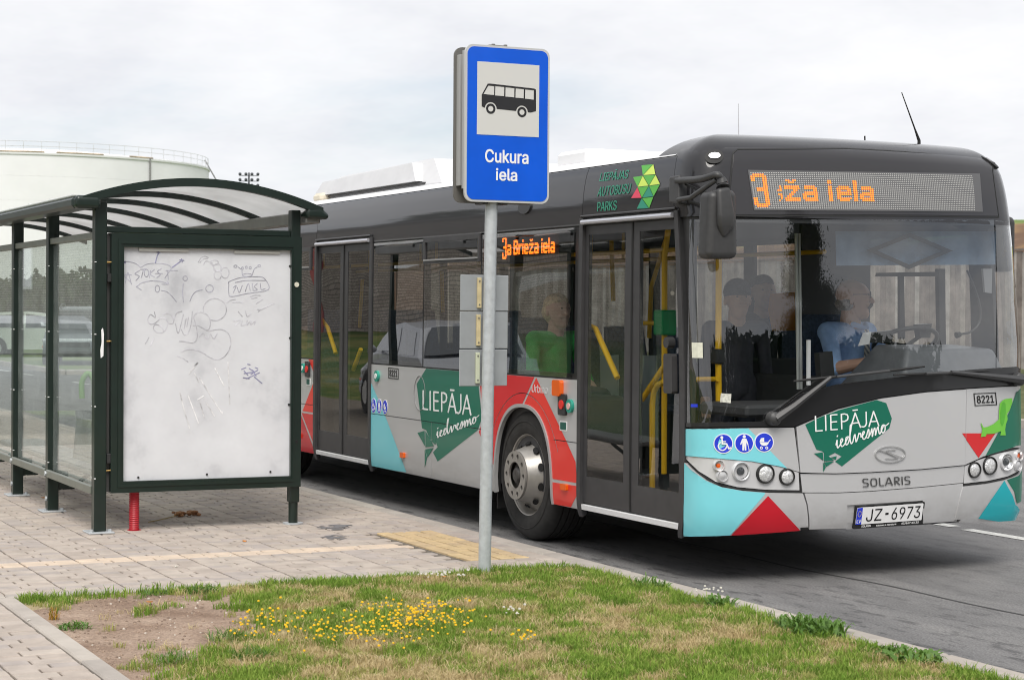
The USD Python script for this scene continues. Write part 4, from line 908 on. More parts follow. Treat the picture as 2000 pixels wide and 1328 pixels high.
for i, j in sorted(on2):
    cx_, cz_ = x0 + (x1 - x0) * (i + .5) / nx2, z0 + (z1 - z0) * (j + .5) / 19; k = len(V); w_, t_ = (x1 - x0) / nx2 * .48, .0036
    V += [(cx_ - w_, SY - .004, cz_ - t_), (cx_ + w_, SY - .004, cz_ - t_), (cx_ + w_, SY - .004, cz_ + t_), (cx_ - w_, SY - .004, cz_ + t_)]; F += [[k, k + 1, k + 2], [k, k + 2, k + 3]]
obj('lit_dots', trimesh.Trimesh(np.array(V), np.array(F), process=False), mat('lit_led_side', (.9, .25, .02), .5, emit=((1.0, .17, .01), 3.5)), sd, kind='stuff')

# ================================================================== PEOPLE
def bones(chain, res=.016, it=6):
    """chain: list of joint lists [(point, radius), ...]; one skin over all"""
    ms = []
    for ch in chain:
        for (a, ra), (b, rb) in zip(ch[:-1], ch[1:]):
            ms.append(m3.Manifold.batch_hull([m3.Manifold.sphere(ra, 16).translate(tuple(map(float, a))), m3.Manifold.sphere(rb, 16).translate(tuple(map(float, b)))]))
    m = m3.Manifold.batch_boolean(ms, m3.OpType.Add).refine_to_length(res).to_mesh(); t = trimesh.Trimesh(m.vert_properties[:, :3], m.tri_verts)
    trimesh.smoothing.filter_taubin(t, iterations=it); return t
def person(label, seat_pt, face, scale=1.0, shirt=(.1, .1, .1), skin=(.50, .30, .21), trousers=(.03, .035, .05), hair=None, hairc=(.03, .025, .02), arms='lap', group='people aboard the bus', extras=(), standing=False, look=0.0):
    """a seated (or standing) person; seat_pt: hip point on the seat; face: heading of the body in radians"""
    p = thing('person', label, 'person', group, loc=seat_pt, rotz=face)
    k = scale; A = lambda *v: np.array(v) * k
    hip, chest, neck, head = A(0, 0, .10), A(.02, 0, .42), A(.03, 0, .60), A(.05, 0, .715)
    ch = [[(hip, .135 * k), (A(.01, 0, .25), .125 * k), (chest, .13 * k)]]
    for s in (-1, 1):
        sh = A(.0, s * .19, .505)
        ch.append([(A(.015, s * .06, .47), .10 * k), (sh, .068 * k)])
        if arms == 'lap': el, ha = A(.06, s * .25, .25), A(.28, s * .14, .17)
        elif arms == 'wheel': el, ha = A(.14, s * .27, .28), A(.42, s * .17, .34)
        else: el, ha = A(-.02, s * .24, .23), A(.05, s * .24, .0)
        ch.append([(sh, .062 * k), (el, .048 * k)]); sh_el = (sh, el, ha)
        if arms != 'wheel': ch.append([(el, .048 * k), (el + (ha - el) * .85, .038 * k)])
        ch.append([(A(0, s * .08, .1), .11 * k), (A(.0 if standing else .22, s * .11, .08 if not standing else -.2), .085 * k)])
    body = obj('clothes', bones([c for c in ch]), mat('cloth_%d_%d_%d' % tuple(int(c * 999) for c in shirt), shirt, .85, noise=(9, .75, 1.2)), p, smooth=60)
    legs = []
    for s in (-1, 1):
        if standing: legs.append([(A(0, s * .09, .05), .10 * k), (A(.02, s * .10, -.40), .065 * k), (A(0, s * .10, -.82), .045 * k), (A(.14, s * .11, -.86), .04 * k)])
        else: legs.append([(A(.05, s * .09, .08), .10 * k), (A(.46, s * .12, .08), .068 * k), (A(.46, s * .12, -.34), .045 * k), (A(.58, s * .12, -.38), .038 * k)])
    obj('trousers', bones(legs), mat('trouser_%d' % int(trousers[2] * 999), trousers, .85), p, smooth=60)
    SK = mat('skin_%d' % int(skin[0] * 999), skin, .55)
    c_, s_ = math.cos(look), math.sin(look); Hm = lambda *v: head + np.array([c_ * v[0] - s_ * v[1], s_ * v[0] + c_ * v[1], v[2]]) * k
    hs = [[(A(.02, 0, .53), .068 * k), (Hm(-.015, 0, -.07), .062 * k)], [(Hm(-.02, 0, .03), .098 * k), (Hm(.015, 0, .02), .092 * k)], [(Hm(.015, 0, .0), .086 * k), (Hm(.035, 0, -.075), .060 * k)], [(Hm(.035, 0, -.07), .058 * k), (Hm(.062, 0, -.092), .038 * k)],
          [(Hm(.085, 0, .03), .014 * k), (Hm(.118, 0, -.012), .016 * k)], [(Hm(.08, -.03, -.03), .022 * k), (Hm(.08, .03, -.03), .022 * k)]]
    for s in (-1, 1): hs.append([(Hm(-.005, s * .090, .01), .016 * k), (Hm(-.010, s * .093, -.022), .011 * k)])
    if arms:
        for s in (-1, 1):
            sh = A(.0, s * .19, .505)
            if arms == 'lap': el, ha = A(.06, s * .25, .25), A(.28, s * .14, .17)
            elif arms == 'wheel': el, ha = A(.14, s * .27, .28), A(.42, s * .17, .34)
            else: el, ha = A(-.02, s * .24, .23), A(.05, s * .24, .0)
            d = (ha - el) / np.linalg.norm(ha - el); up_ = np.array([0, 0, 1.0]); sd_ = np.cross(d, up_); sd_ /= np.linalg.norm(sd_); dn = np.cross(sd_, d)
            start = el if arms == 'wheel' else el + (ha - el) * .8
            hs.append([(start, (.045 if arms == 'wheel' else .032) * k), (ha, .027 * k)])
            hs.append([(ha + sd_ * .015 * k, .022 * k), (ha + d * .07 * k + sd_ * .02 * k, .016 * k)]); hs.append([(ha - sd_ * .015 * k, .022 * k), (ha + d * .07 * k - sd_ * .02 * k, .016 * k)])
            for f in range(4):
                o = ha + d * .07 * k + sd_ * (f - 1.5) * .018 * k; L = (.03, .036, .034, .026)[f] * k
                hs.append([(o, .010 * k), (o + d * L, .009 * k), (o + d * (L + .006) - dn * .0 + np.array([0, 0, -1]) * .026 * k, .008 * k)])
            o = ha + sd_ * (-s) * -.024 * k; hs.append([(ha, .014 * k), (ha + d * .035 * k + sd_ * s * -.03 * k * (1 if True else -1), .011 * k), (ha + d * .06 * k + sd_ * s * -.032 * k, .009 * k)])
    obj('skin', bones(hs, .010, 4), SK, p, smooth=60)
    for s in (-1, 1):
        obj('eye', trimesh.creation.icosphere(1, .011 * k).apply_translation(Hm(.090, s * .032, .028)), mat('eye_dark', (.03, .02, .02), .3), p, smooth=True)
    HC = mat('hair_%d' % int(hairc[0] * 999), hairc, .8, noise=(60, .6, 1.5))
    if hair == 'short':
        g = bones([[(Hm(-.035, 0, .050), .098 * k), (Hm(.002, 0, .068), .082 * k)], [(Hm(-.05, -.03, .0), .076 * k), (Hm(-.05, .03, .0), .076 * k)], [(Hm(-.055, 0, -.03), .072 * k), (Hm(-.035, 0, .05), .09 * k)], [(Hm(.05, -.035, .095), .03 * k), (Hm(.055, .03, .088), .026 * k)]], .012, 4); obj('hair', g, HC, p, smooth=60)
    elif hair == 'rim':
        g = bones([[(Hm(-.035, -.062, -.03), .042 * k), (Hm(-.078, -.02, -.03), .042 * k), (Hm(-.078, .02, -.03), .042 * k), (Hm(-.035, .062, -.03), .042 * k)]], .012, 4); obj('hair', g, HC, p, smooth=60)
    elif hair == 'long':
        g = bones([[(Hm(-.03, 0, .05), .105 * k), (Hm(.0, 0, .06), .095 * k)], [(Hm(-.05, -.05, .0), .08 * k), (Hm(-.05, -.06, -.14), .06 * k)], [(Hm(-.05, .05, .0), .08 * k), (Hm(-.05, .06, -.14), .06 * k)]], .012, 4); obj('hair', g, HC, p, smooth=60)
    elif hair == 'cap':
        g = bones([[(Hm(-.02, 0, .065), .105 * k), (Hm(.01, 0, .07), .098 * k)], [(Hm(.07, -.03, .06), .012 * k), (Hm(.15, -.03, .05), .008 * k)], [(Hm(.07, .03, .06), .012 * k), (Hm(.15, .03, .05), .008 * k)], [(Hm(.07, 0, .065), .016 * k), (Hm(.16, 0, .052), .008 * k)]], .012, 3); obj('cap', g, HC, p, smooth=60)
    if 'moustache' in extras: obj('moustache', bones([[(Hm(.112, 0, -.035), .012 * k), (Hm(.098, -.035, -.055), .008 * k)], [(Hm(.112, 0, -.035), .012 * k), (Hm(.098, .035, -.055), .008 * k)]], .006, 2), mat('grey_hair', (.10, .09, .085), .8), p, smooth=60)
    if 'glasses' in extras:
        gl = [tube([Hm(.105, s * .034, .03) + k * np.array([-s_ * 0, 0, 0]) + k * .026 * np.array([-s_ * math.cos(t), c_ * math.cos(t), .8 * math.sin(t)]) for t in np.linspace(0, 2 * PI, 13)], .0028 * k, 5, caps=False) for s in (-1, 1)]
        gl += [tube([Hm(.104, s * .06, .032), Hm(.0, s * .1, .03)], .0028 * k, 5) for s in (-1, 1)]; obj('glasses', cat_(gl), TRIM, p, smooth=60)
    if 'tie' in extras:
        t = [(A(.155, -.02, .53), A(.155, .02, .53), A(.165, .022, .50), A(.165, -.022, .50)), (A(.165, -.022, .50), A(.165, .022, .50), A(.165, .045, .18), A(.165, -.045, .18))]
        V = np.array([v for q_ in t for v in q_]); obj('tie', trimesh.Trimesh(np.vstack([V, V - [.02, 0, 0]]), np.array([[0, 1, 2], [0, 2, 3], [4, 5, 6], [4, 6, 7]])), usdkit.material(stage, '/World/Looks/striped_tie', {'g': ('texture_coordinate', {}), 'w': ('wave_texture', {'scale': 14.0, 'bands_direction': 'diagonal'}), 'r': ('rgb_ramp', {'ramp': [(.45, (.62, .60, .52)), (.55, (.20, .22, .26))]}), 'p': ('principled_bsdf', {'roughness': .7})}, [('g.object', 'w.vector'), ('w.fac', 'r.fac'), ('r.color', 'p.base_color')], surface='p.BSDF'), p)
        obj('collar', bones([[(A(.10, -.06, .555), .02), (A(.15, -.012, .535), .016)], [(A(.10, .06, .555), .02), (A(.15, .012, .535), .016)]], .012, 2), mat('collar_blue', (.30, .45, .75), .8), p, smooth=60)
    return p
dh = onx(1668, 588, -1.32)
drv_z = dh[2] - .715
(person('bus driver in light blue short sleeved shirt and striped tie at the steering wheel', (-1.34, dh[1] - .04, drv_z - .06), math.radians(14), 1.10, (.36, .54, .90), (.56, .34, .25), hair='rim', hairc=(.25, .22, .2), arms='wheel', extras=('moustache', 'glasses', 'tie'), look=math.radians(38)))
ds = thing('driver_seat', parent=bus)
obj('cushion', cbx(-1.62, -1.1, dh[1] - .26, dh[1] + .22, drv_z - .12, drv_z - .02, .03), SEATM, ds, smooth=40); obj('backrest', cbx(-1.66, -1.55, dh[1] - .25, dh[1] + .21, drv_z, drv_z + .62, .03), SEATM, ds, smooth=40); obj('pedestal', bx(-1.5, -1.2, dh[1] - .15, dh[1] + .1, FZ, drv_z - .12), CAB, ds)
gh = ony(1088, 608, -.92)
seat(gh[0] - .28, -.96, gh[2] - .70 - .08)
person('fair haired passenger in a green hooded jacket behind the side window', (gh[0] - .05, -.92, gh[2] - .70), math.radians(10), .97, (.04, .46, .10), (.66, .43, .33), hair='short', hairc=(.62, .50, .32), arms='lap')
for (px, py), X, lab, sh, hr, hc, sc_ in (((1437, 588), -1.9, 'passenger in a dark cap standing behind the left of the windscreen', (.10, .10, .12), 'cap', (.03, .035, .05), .98), ((1487, 574), -2.6, 'dark haired passenger beside the orange seat back', (.035, .04, .05), 'short', (.02, .018, .016), 1.0)):
    h_ = onx(px, py, X); person(lab, (X, h_[1], h_[2] - .715 * sc_), math.radians(-15), sc_, sh, hair=hr, hairc=hc, arms='down', standing=True)
h_ = ony(598, 642, -.95); person('woman with brown hair at the window beside the shelter', (h_[0], -.95, h_[2] - .715), math.radians(-20), .95, (.05, .09, .13), hair='long', hairc=(.09, .05, .03))
# ================================================================== GROUND
def mixmat(name, c1, c2, scale, rough, lo=.4, hi=.6, c3=None, scale2=80, bump=None, extra=None):
    n = {'g': ('geometry', {}), 'n': ('noise_texture', {'scale': scale, 'detail': 8.0, 'roughness': .65}), 'r': ('rgb_ramp', {'ramp': [(lo, c1), (hi, c2)]}),
         'f': ('noise_texture', {'scale': scale2, 'detail': 4.0}), 'fr': ('rgb_ramp', {'ramp': [(.3, (.72,) * 3), (.7, (1.2,) * 3)]}), 'm': ('mix', {'mix_type': 'multiply', 'fac': 1.0}), 'p': ('principled_bsdf', {'roughness': rough, 'specular_ior_level': .25})}
    L = [('g.position', 'n.vector'), ('n.fac', 'r.fac'), ('g.position', 'f.vector'), ('f.fac', 'fr.fac'), ('r.color', 'm.color1'), ('fr.color', 'm.color2'), ('m.color', 'p.base_color')]
    if bump: n['b'] = ('bump', {'strength': .8, 'distance': bump}); L += [('f.fac', 'b.height'), ('b.normal', 'p.normal')]
    mats[name] = usdkit.material(stage, '/World/Looks/' + name, n, L, surface='p.BSDF'); return mats[name]
# asphalt with long streaks of wear along the lane
asph = usdkit.material(stage, '/World/Looks/asphalt', {
    'g': ('geometry', {}), 'mp': ('mapping', {'scale': (.45, 1.9, 1)}), 'n': ('noise_texture', {'scale': 1.5, 'detail': 8.0, 'roughness': .6}), 'r': ('rgb_ramp', {'ramp': [(.3, (.125, .123, .123)), (.5, (.168, .165, .164)), (.7, (.21, .205, .20))]}),
    'mp2': ('mapping', {'scale': (1.1, 3.2, 1)}), 's': ('noise_texture', {'scale': 3.2, 'detail': 7.0, 'roughness': .7}), 'sr': ('rgb_ramp', {'ramp': [(.40, (.38, .38, .39)), (.47, (1, 1, 1))]}),
    'f': ('noise_texture', {'scale': 75.0, 'detail': 5.0, 'roughness': .75}), 'fr': ('rgb_ramp', {'ramp': [(.3, (.40,) * 3), (.7, (1.55,) * 3)]}),
    'm1': ('mix', {'mix_type': 'multiply', 'fac': 1.0}), 'm2': ('mix', {'mix_type': 'multiply'}), 'sp': ('separate_xyz', {}), 'yr': ('map_range', {'from_min': -1.6, 'from_max': -.1, 'to_min': 1.0, 'to_max': .35, 'clamp': True}), 'b': ('bump', {'strength': .6, 'distance': .006}), 'p': ('principled_bsdf', {'roughness': .75, 'specular_ior_level': .35})},
    [('g.position', 'mp.vector'), ('mp.vector', 'n.vector'), ('n.fac', 'r.fac'), ('g.position', 'mp2.vector'), ('mp2.vector', 's.vector'), ('s.fac', 'sr.fac'), ('g.position', 'f.vector'), ('f.fac', 'fr.fac'),
     ('r.color', 'm1.color1'), ('fr.color', 'm1.color2'), ('m1.color', 'm2.color1'), ('g.position', 'sp.vector'), ('sp.y', 'yr.value'), ('yr.result', 'm2.fac'), ('sr.color', 'm2.color2'), ('m2.color', 'p.base_color'), ('f.fac', 'b.height'), ('b.normal', 'p.normal')], surface='p.BSDF')
SOIL = mixmat('bare_soil', (.24, .165, .12), (.40, .30, .23), 2.6, .95, .35, .65, scale2=70, bump=.02)
MEADOW = mixmat('far_meadow', (.075, .09, .04), (.17, .16, .09), .35, .95, scale2=6)
TURF0 = mixmat('turf_soil', (.13, .115, .05), (.27, .21, .12), 5.0, .95, scale2=60, bump=.02)
KY = -1.775                       # kerb edge
def sheet(x0, x1, y0, y1, z): return trimesh.Trimesh(np.array([[x0, y0, z], [x1, y0, z], [x1, y1, z], [x0, y1, z]], float), np.array([[0, 1, 2], [0, 2, 3]]))
obj('ground', sheet(-1500, 1500, -1500, 1500, -.06), MEADOW, kind='structure')
FK = 11.5                          # far kerb
obj('road', cat_(sheet(-38, 300, KY - .02, FK, 0.0), sheet(-400, -38, KY - .02, 3.0, 0.0)), asph, kind='structure')
PAINT = mixmat('road_paint', (.45, .45, .43), (.66, .66, .63), 9, .7, .3, .6)
sy_ = float(onz(1640, 1125, 0)[1]); Q_ = [(x, sy_ + .035 * math.sin(x * 1.3) + .02 * math.sin(x * 3.7 + 1)) for x in np.linspace(-30, 12, 200)]
obj('asphalt_seam', extr(LineString(Q_).buffer(.011), .0015).apply_translation([0, 0, .0015]), mat('seam_tar', (.055, .054, .054), .8), kind='structure')
mk = thing('road_markings', kind='structure')
for i in range(-20, 12):
    x = -2.68 + i * 1.9 + (0.62 if i > 0 else 0)
    if i == 0: obj('dash', sheet(-3.4, -2.28, 2.22, 2.34, .004), PAINT, mk)
    elif i == 1: obj('dash', sheet(-2.08, .6, 2.18, 2.30, .004), PAINT, mk)
    else: obj('dash', sheet(-3.4 + i * 3.0 - (0 if i < 0 else 1.5), -1.9 + i * 3.0 - (0 if i < 0 else 1.5), 2.2, 2.32, .004), PAINT, mk)
# pavement
PZ = 0.12
GX = -.615                        # pavement ends, grass begins
obj('pavement', cat_(bx(-120, GX, -6.9, KY - .13, -.05, PZ - .012)), mat('joint_sand', (.14, .12, .095), .95, noise=(20, .6, 1.4)), kind='structure')
pav = thing('paving', kind='structure')
PV = [mat('paver_%d' % i, c, .88, noise=(7.0, .84, 1.12), bump=(160, .0025), spec=.25) for i, c in enumerate(((.40, .345, .30), (.425, .37, .325), (.385, .34, .31), (.44, .385, .335)))]
CREAM = [mat('cream_paver_%d' % i, c, .88, noise=(7.0, .88, 1.1), bump=(160, .0025), spec=.25) for i, c in enumerate(((.60, .49, .385), (.57, .47, .375)))]
TACT = [mat('yellow_paver_%d' % i, c, .85, noise=(9.0, .82, 1.1), bump=(120, .003), spec=.25) for i, c in enumerate(((.57, .43, .25), (.54, .41, .25), (.60, .455, .26)))]
def paver(x0, x1, y0, y1, gap=.0058, z=PZ):
    c = .004; x0 += gap * .45; x1 -= gap * .45; y0 += gap * rnd.uniform(.6, 1.6); y1 -= gap * rnd.uniform(.6, 1.6); dz = rnd.uniform(-.0018, .0018); tz = rnd.uniform(-.0012, .0012)
    V = np.array([[x0, y0, z - .03], [x1, y0, z - .03], [x1, y1, z - .03], [x0, y1, z - .03], [x0, y0, z - c + dz], [x1, y0, z - c + dz], [x1, y1, z - c + dz], [x0, y1, z - c + dz],
                  [x0 + c, y0 + c, z + dz + tz], [x1 - c, y0 + c, z + dz - tz], [x1 - c, y1 - c, z + dz], [x0 + c, y1 - c, z + dz]])
    F = []
    for a in (0, 4):
        for k in range(4): F += [[a + k, a + (k + 1) % 4, a + 4 + (k + 1) % 4], [a + k, a + 4 + (k + 1) % 4, a + 4 + k]]
    F += [[8, 9, 10], [8, 10, 11]]
    return trimesh.Trimesh(V, np.array(F), process=False)
RD, ST, Y00 = .1005, .3345, -4.39     # course depth, strip width, one long joint
Yhi = KY - .135
cells = []
nrow = 0
x = GX - .115
while x - RD > -26:
    xa, xb = x - RD, x; j = nrow
    ya = Y00 - ST * 7
    k = 0
    while ya < Yhi:
        cut_ = ya + (.2 if (j + k) % 2 else .1345)
        for a, b in ((ya, cut_), (cut_, ya + ST)):
            a2, b2 = max(a, -6.4), min(b, Yhi)
            if b2 - a2 > .03: cells.append((xa, xb, a2, b2))
        ya += ST; k += 1
    x -= RD; nrow += 1
def vis(c):
    p = to_px(np.array([(c[0] + c[1]) / 2, (c[2] + c[3]) / 2, PZ])); return -60 < p[0] < 2060 and 0 < p[1] < 1400
yrow = (-2.665, -1.06, -2.475, -2.045)
near, far = [], {}
for c in cells:
    mx, my = (c[0] + c[1]) / 2, (c[2] + c[3]) / 2
    if yrow[0] - .02 < mx < yrow[1] and yrow[2] - .01 < my < yrow[3]: continue
    band = -2.03 < mx < -1.80 and my < -2.48
    ms = CREAM if band else PV
    if not vis(c) and mx < -12: continue
    near.append((np.linalg.norm(np.array([mx, my, PZ]) - CAM) + (0 if vis(c) else 50), c, band))
near.sort(key=lambda t: t[0])
for i, (d, c, band) in enumerate(near):
    m = paver(*c); mi = rnd.randrange(4)
    if i < 285: obj('paver', m, (CREAM[mi % 2] if band else PV[mi]), pav)
    else: far.setdefault((band, mi % 2 if band else mi), []).append(m)
for (band, mi), ms in sorted(far.items()): obj('distant_pavers', cat_(ms), (CREAM if band else PV)[mi], pav, kind='stuff')
tac = thing('tactile_paving', kind='structure'); nx_, ny_ = 9, 4
w_, d_ = (yrow[1] - yrow[0]) / nx_, (yrow[3] - yrow[2]) / ny_
for j in range(ny_):
    for i in range(-1, nx_):
        a = yrow[0] + w_ * (i + .5 * (j % 2)); b = a + w_; a, b = max(a, yrow[0]), min(b, yrow[1])
        if b - a > .03: obj('paver', paver(a, b, yrow[2] + d_ * j, yrow[2] + d_ * (j + 1), .008, PZ + .001), TACT[rnd.randrange(3)], tac)
# kerbs
KST = [mat('kerb_stone_%d' % i, c, .85, noise=(5, .85, 1.12), bump=(120, .003), spec=.3) for i, c in enumerate(((.40, .36, .32), (.43, .39, .345), (.375, .34, .305)))]
kb = thing('kerb', kind='structure')
for i in range(-40, 9):
    a, b = i * 1.0 - .2, i * 1.0 + .8
    obj('kerb_stone', cbx(a + .003, b - .003, KY - .128, KY + rnd.uniform(-.002, .002), -.1, PZ + rnd.uniform(.0, .003), .014), KST[i % 3], kb)
ed = thing('edging', kind='structure')
for i in range(5):
    a, b = -6.4 + i * 1.0, -5.4 + i * 1.0
    if b > KY - .13: b = KY - .135
    obj('edging_stone', cbx(GX - .112, GX - .004, a + .003, b - .003, -.05, PZ + .002, .008), KST[(i + 1) % 3], ed)
# path on the near side
pth = thing('side_path', kind='structure')
PYE = -5.365
obj('path_bed', bx(GX + .01, 9, -9, PYE - .1, -.05, PZ - .012), mats['joint_sand'], pth)
for i in range(6):
    a, b = GX + .004 + i * 1.0, GX + 1.0 + i * 1.0
    obj('edging_stone', cbx(a + .003, b - .003, PYE - .098, PYE, -.05, PZ + .004, .008), KST[i % 3], pth)
pc = []; yb_ = PYE - .105
for k in range(4):
    for j in range(62):
        xa = GX + .005 + j * .1105; y1_ = yb_ - k * ST; c_ = y1_ - (.2 if (j + k) % 2 else .1345)
        pc += [(xa, xa + .1105, c_, y1_), (xa, xa + .1105, y1_ - ST, c_)]
for c in pc:
    p = to_px(np.array([c[0], c[3], PZ]))
    if -200 < p[0] < 500 and p[1] < 1600: obj('paver', paver(*c, .005), PV[rnd.randrange(4)], pth)
# verge
THATCH = mixmat('thatch', (.27, .21, .115), (.46, .38, .23), 4.0, .95, .35, .65, scale2=75, bump=.02)
verge = obj('verge', sheet(GX, 14, PYE, KY - .125, PZ - .015), THATCH, kind='structure')
# bare patch: grass stays off it
soil_px = [(60, 1190), (230, 1160), (450, 1158), (478, 1190), (500, 1215), (440, 1232), (400, 1268), (330, 1290), (290, 1330), (150, 1330), (60, 1210)]
soil = Polygon([onz(*p, PZ)[:2] for p in soil_px])
obj('bare_soil', extr(soil.buffer(.05).buffer(-.02).intersection(sbox(GX, PYE, 9, KY - .13)), .004).apply_translation([0, 0, PZ - .016]), SOIL, kind='structure')
def grass_here(x, y):
    n1 = meshkit.fbm(np.array([x * 1.6, y * 1.6, 0.3]), 4, 3); n2 = meshkit.fbm(np.array([x * 5, y * 5, 2.0]), 3, 5)
    d = 1.0
    if soil.contains(Point(x, y)): d = .012 if n2 < .70 else .3
    else:
        ds_ = soil.distance(Point(x, y)); d = min(1, .25 + ds_ * 1.6)
    return d * (.25 + .95 * n2), n1
BL = {}
for nm, c1, c2 in (('fresh', (.13, .24, .035), (.30, .40, .085)), ('olive', (.25, .28, .075), (.44, .43, .16)), ('straw', (.44, .34, .17), (.64, .54, .32))):
    BL[nm] = usdkit.material(stage, '/World/Looks/grass_' + nm, {'oi': ('object_info', {}), 'g': ('geometry', {}), 'ad': ('math', {'math_type': 'add'}), 'fr': ('math', {'math_type': 'fraction'}), 'r': ('rgb_ramp', {'ramp': [(0, c1), (1, c2)]}),
        'd': ('diffuse_bsdf', {}), 't': ('translucent_bsdf', {}), 'm': ('mix_closure', {'fac': .35})},
        [('oi.random', 'ad.value1'), ('g.random_per_island', 'ad.value2'), ('ad.value', 'fr.value1'), ('fr.value', 'r.fac'), ('r.color', 'd.color'), ('r.color', 't.color'), ('d.BSDF', 'm.closure1'), ('t.BSDF', 'm.closure2')], surface='m.closure')
def blades(n, hmin, hmax, spread, wid, lean, seed):
    r = random.Random(seed); V, F = [], []
    for _ in range(n):
        a = r.uniform(0, 2 * PI); d = spread * math.sqrt(r.random()); x, y = d * math.cos(a), d * math.sin(a); h = r.uniform(hmin, hmax); w = wid * r.uniform(.7, 1.3)
        b = r.uniform(0, 2 * PI); l = lean * h * r.uniform(.3, 1.4); lx, ly = math.cos(b) * l, math.sin(b) * l; px, py = -math.sin(b) * w, math.cos(b) * w; k = len(V)
        V += [(x - px, y - py, -.01), (x + px, y + py, -.01), (x + lx * .35 - px * .8, y + ly * .35 - py * .8, h * .55), (x + lx * .35 + px * .8, y + ly * .35 + py * .8, h * .55), (x + lx, y + ly, h * (1 - .25 * lean))]
        F += [[k, k + 1, k + 3], [k, k + 3, k + 2], [k + 2, k + 3, k + 4]]
    return trimesh.Trimesh(np.array(V), np.array(F), process=False)
def instancer(name, protos, pts, idx, rot, scl, label=None, cat=None, parent=None):
    pi = UsdGeom.PointInstancer.Define(stage, path_of(name, parent)); P = pi.GetPath().pathString; rel = pi.CreatePrototypesRel()
    for i, (m, mt) in enumerate(protos):
        usdkit.mesh(stage, f'{P}/tuft_{i}', m, mt); rel.AddTarget(f'{P}/tuft_{i}')
    pi.CreatePositionsAttr(Vt.Vec3fArray.FromNumpy(np.asarray(pts, np.float32))); pi.CreateProtoIndicesAttr(Vt.IntArray.FromNumpy(np.asarray(idx, np.int32)))
    pi.CreateOrientationsAttr([Gf.Quath(float(math.cos(a / 2)), 0.0, 0.0, float(math.sin(a / 2))) for a in rot])
    pi.CreateScalesAttr(Vt.Vec3fArray.FromNumpy(np.repeat(np.asarray(scl, np.float32)[:, None], 3, 1)))
    return tag(pi, label, cat, None, 'stuff')
prot = []
for i in range(3): prot.append((blades(24, .02, .058, .045, .0022, .6, i), BL['fresh']))
for i in range(3): prot.append((blades(24, .015, .05, .045, .0022, .8, 10 + i), BL['olive']))
for i in range(3): prot.append((blades(20, .015, .055, .045, .0018, 1.0, 20 + i), BL['straw']))
N = 26000
X = rng.uniform(GX + .03, 5.2, N); Y = rng.uniform(PYE + .02, KY - .185, N)
pts, idx, rot_, scl_ = [], [], [], []
lush = [((1230, 730), .5), ]
flower_c = [onz(*p, PZ)[:2] for p in ((730, 1215), (640, 1215), (830, 1205))]
for x, y in zip(X, Y):
    p = to_px(np.array([x, y, PZ]))
    if not (-60 < p[0] < 2080 and p[1] < 1420): continue
    d, n1 = grass_here(x, y)
    if rnd.random() > d: continue
    fl = min(np.hypot(x - c[0], (y - c[1]) * 1.0) for c in flower_c); edge_ = min(x - GX, KY - .13 - y, 9)
    n3 = meshkit.fbm(np.array([x * 7, y * 7, 5.0]), 3, 11); g = .5 + .55 * (n1 - .5) + .75 * (n3 - .5) + (.17 if fl < .35 else 0) + (.15 if edge_ < .15 else 0) + rnd.gauss(0, .09)
    t = 0 if g > .565 else 1 if g > .44 else 2
    pts.append((x, y, PZ - .012)); idx.append(t * 3 + rnd.randrange(3)); rot_.append(rnd.uniform(0, 6.28)); scl_.append(rnd.uniform(.55, 1.15) * (1.25 if g > .72 else 1.0))
instancer('grass', prot, pts, idx, rot_, scl_, 'short patchy grass, green and straw coloured, on the verge in front', 'grass')
# pebbles and crumbs on the bare soil
sx0, sy0, sx1, sy1 = soil.bounds; pp = []
while len(pp) < 420:
    x, y = rnd.uniform(sx0, sx1), rnd.uniform(sy0, sy1)
    if soil.contains(Point(x, y)) and y > PYE + .02 and x > GX + .02: pp.append((x, y, PZ - .011))
instancer('soil_crumbs', [(trimesh.creation.icosphere(0, .0085), mat('crumb_%d' % i, c, .95)) for i, c in enumerate(((.30, .22, .165), (.48, .42, .36), (.20, .145, .11)))], pp, [rnd.choice((0, 0, 0, 0, 1, 2, 2)) for _ in pp], [rnd.uniform(0, 6) for _ in pp], [rnd.uniform(.3, 1.1) for _ in pp], 'crumbs of earth and small pebbles on the bare soil patch', 'soil')
# flowers
FLY = mat('yellow_petal', (.85, .50, .005), .6); FLW = mat('white_petal', (.62, .60, .53), .6)
def flower_mesh(r, h, seed):
    rr = random.Random(seed); st = tube([(0, 0, 0), (rr.uniform(-.006, .006), rr.uniform(-.006, .006), h)], .0012, 4)
    head = lathe([(.0001, h - .003), (r, h), (r * .8, h + .006), (.0001, h + .007)], 7, 'z'); return head, st
fps = []
for (cx_, cy_, n, sx, sy) in ((790, 1212, 170, 120, 30), (690, 1238, 100, 150, 22), (850, 1200, 50, 70, 18), (540, 1218, 40, 60, 26), (1022, 1246, 14, 25, 5), (480, 1225, 10, 30, 25)):
    for _ in range(n):
        px, py = rnd.gauss(cx_, sx * .55), rnd.gauss(cy_, sy * .6)
        if py < 1150 or py > 1320: continue
        fps.append(onz(px, py, PZ + .04)[:2])
hd = [(flower_mesh(.0066, .055 + .006 * i, i)[0], FLY) for i in range(4)]
instancer('yellow_flowers', hd, [(x, y, PZ - .004) for x, y in fps], [rnd.randrange(4) for _ in fps], [rnd.uniform(0, 6) for _ in fps], [rnd.uniform(.7, 1.2) for _ in fps], 'small yellow flowers scattered through the greenest part of the verge', 'flowers')
wps = []
for (cx_, cy_, n, sx, sy) in ((860, 1125, 26, 40, 3), (1375, 1155, 14, 32, 4), (1010, 1195, 12, 28, 5)):
    for _ in range(n): wps.append(onz(rnd.gauss(cx_, sx * .6), rnd.gauss(cy_, sy * .6), PZ + .03)[:2])
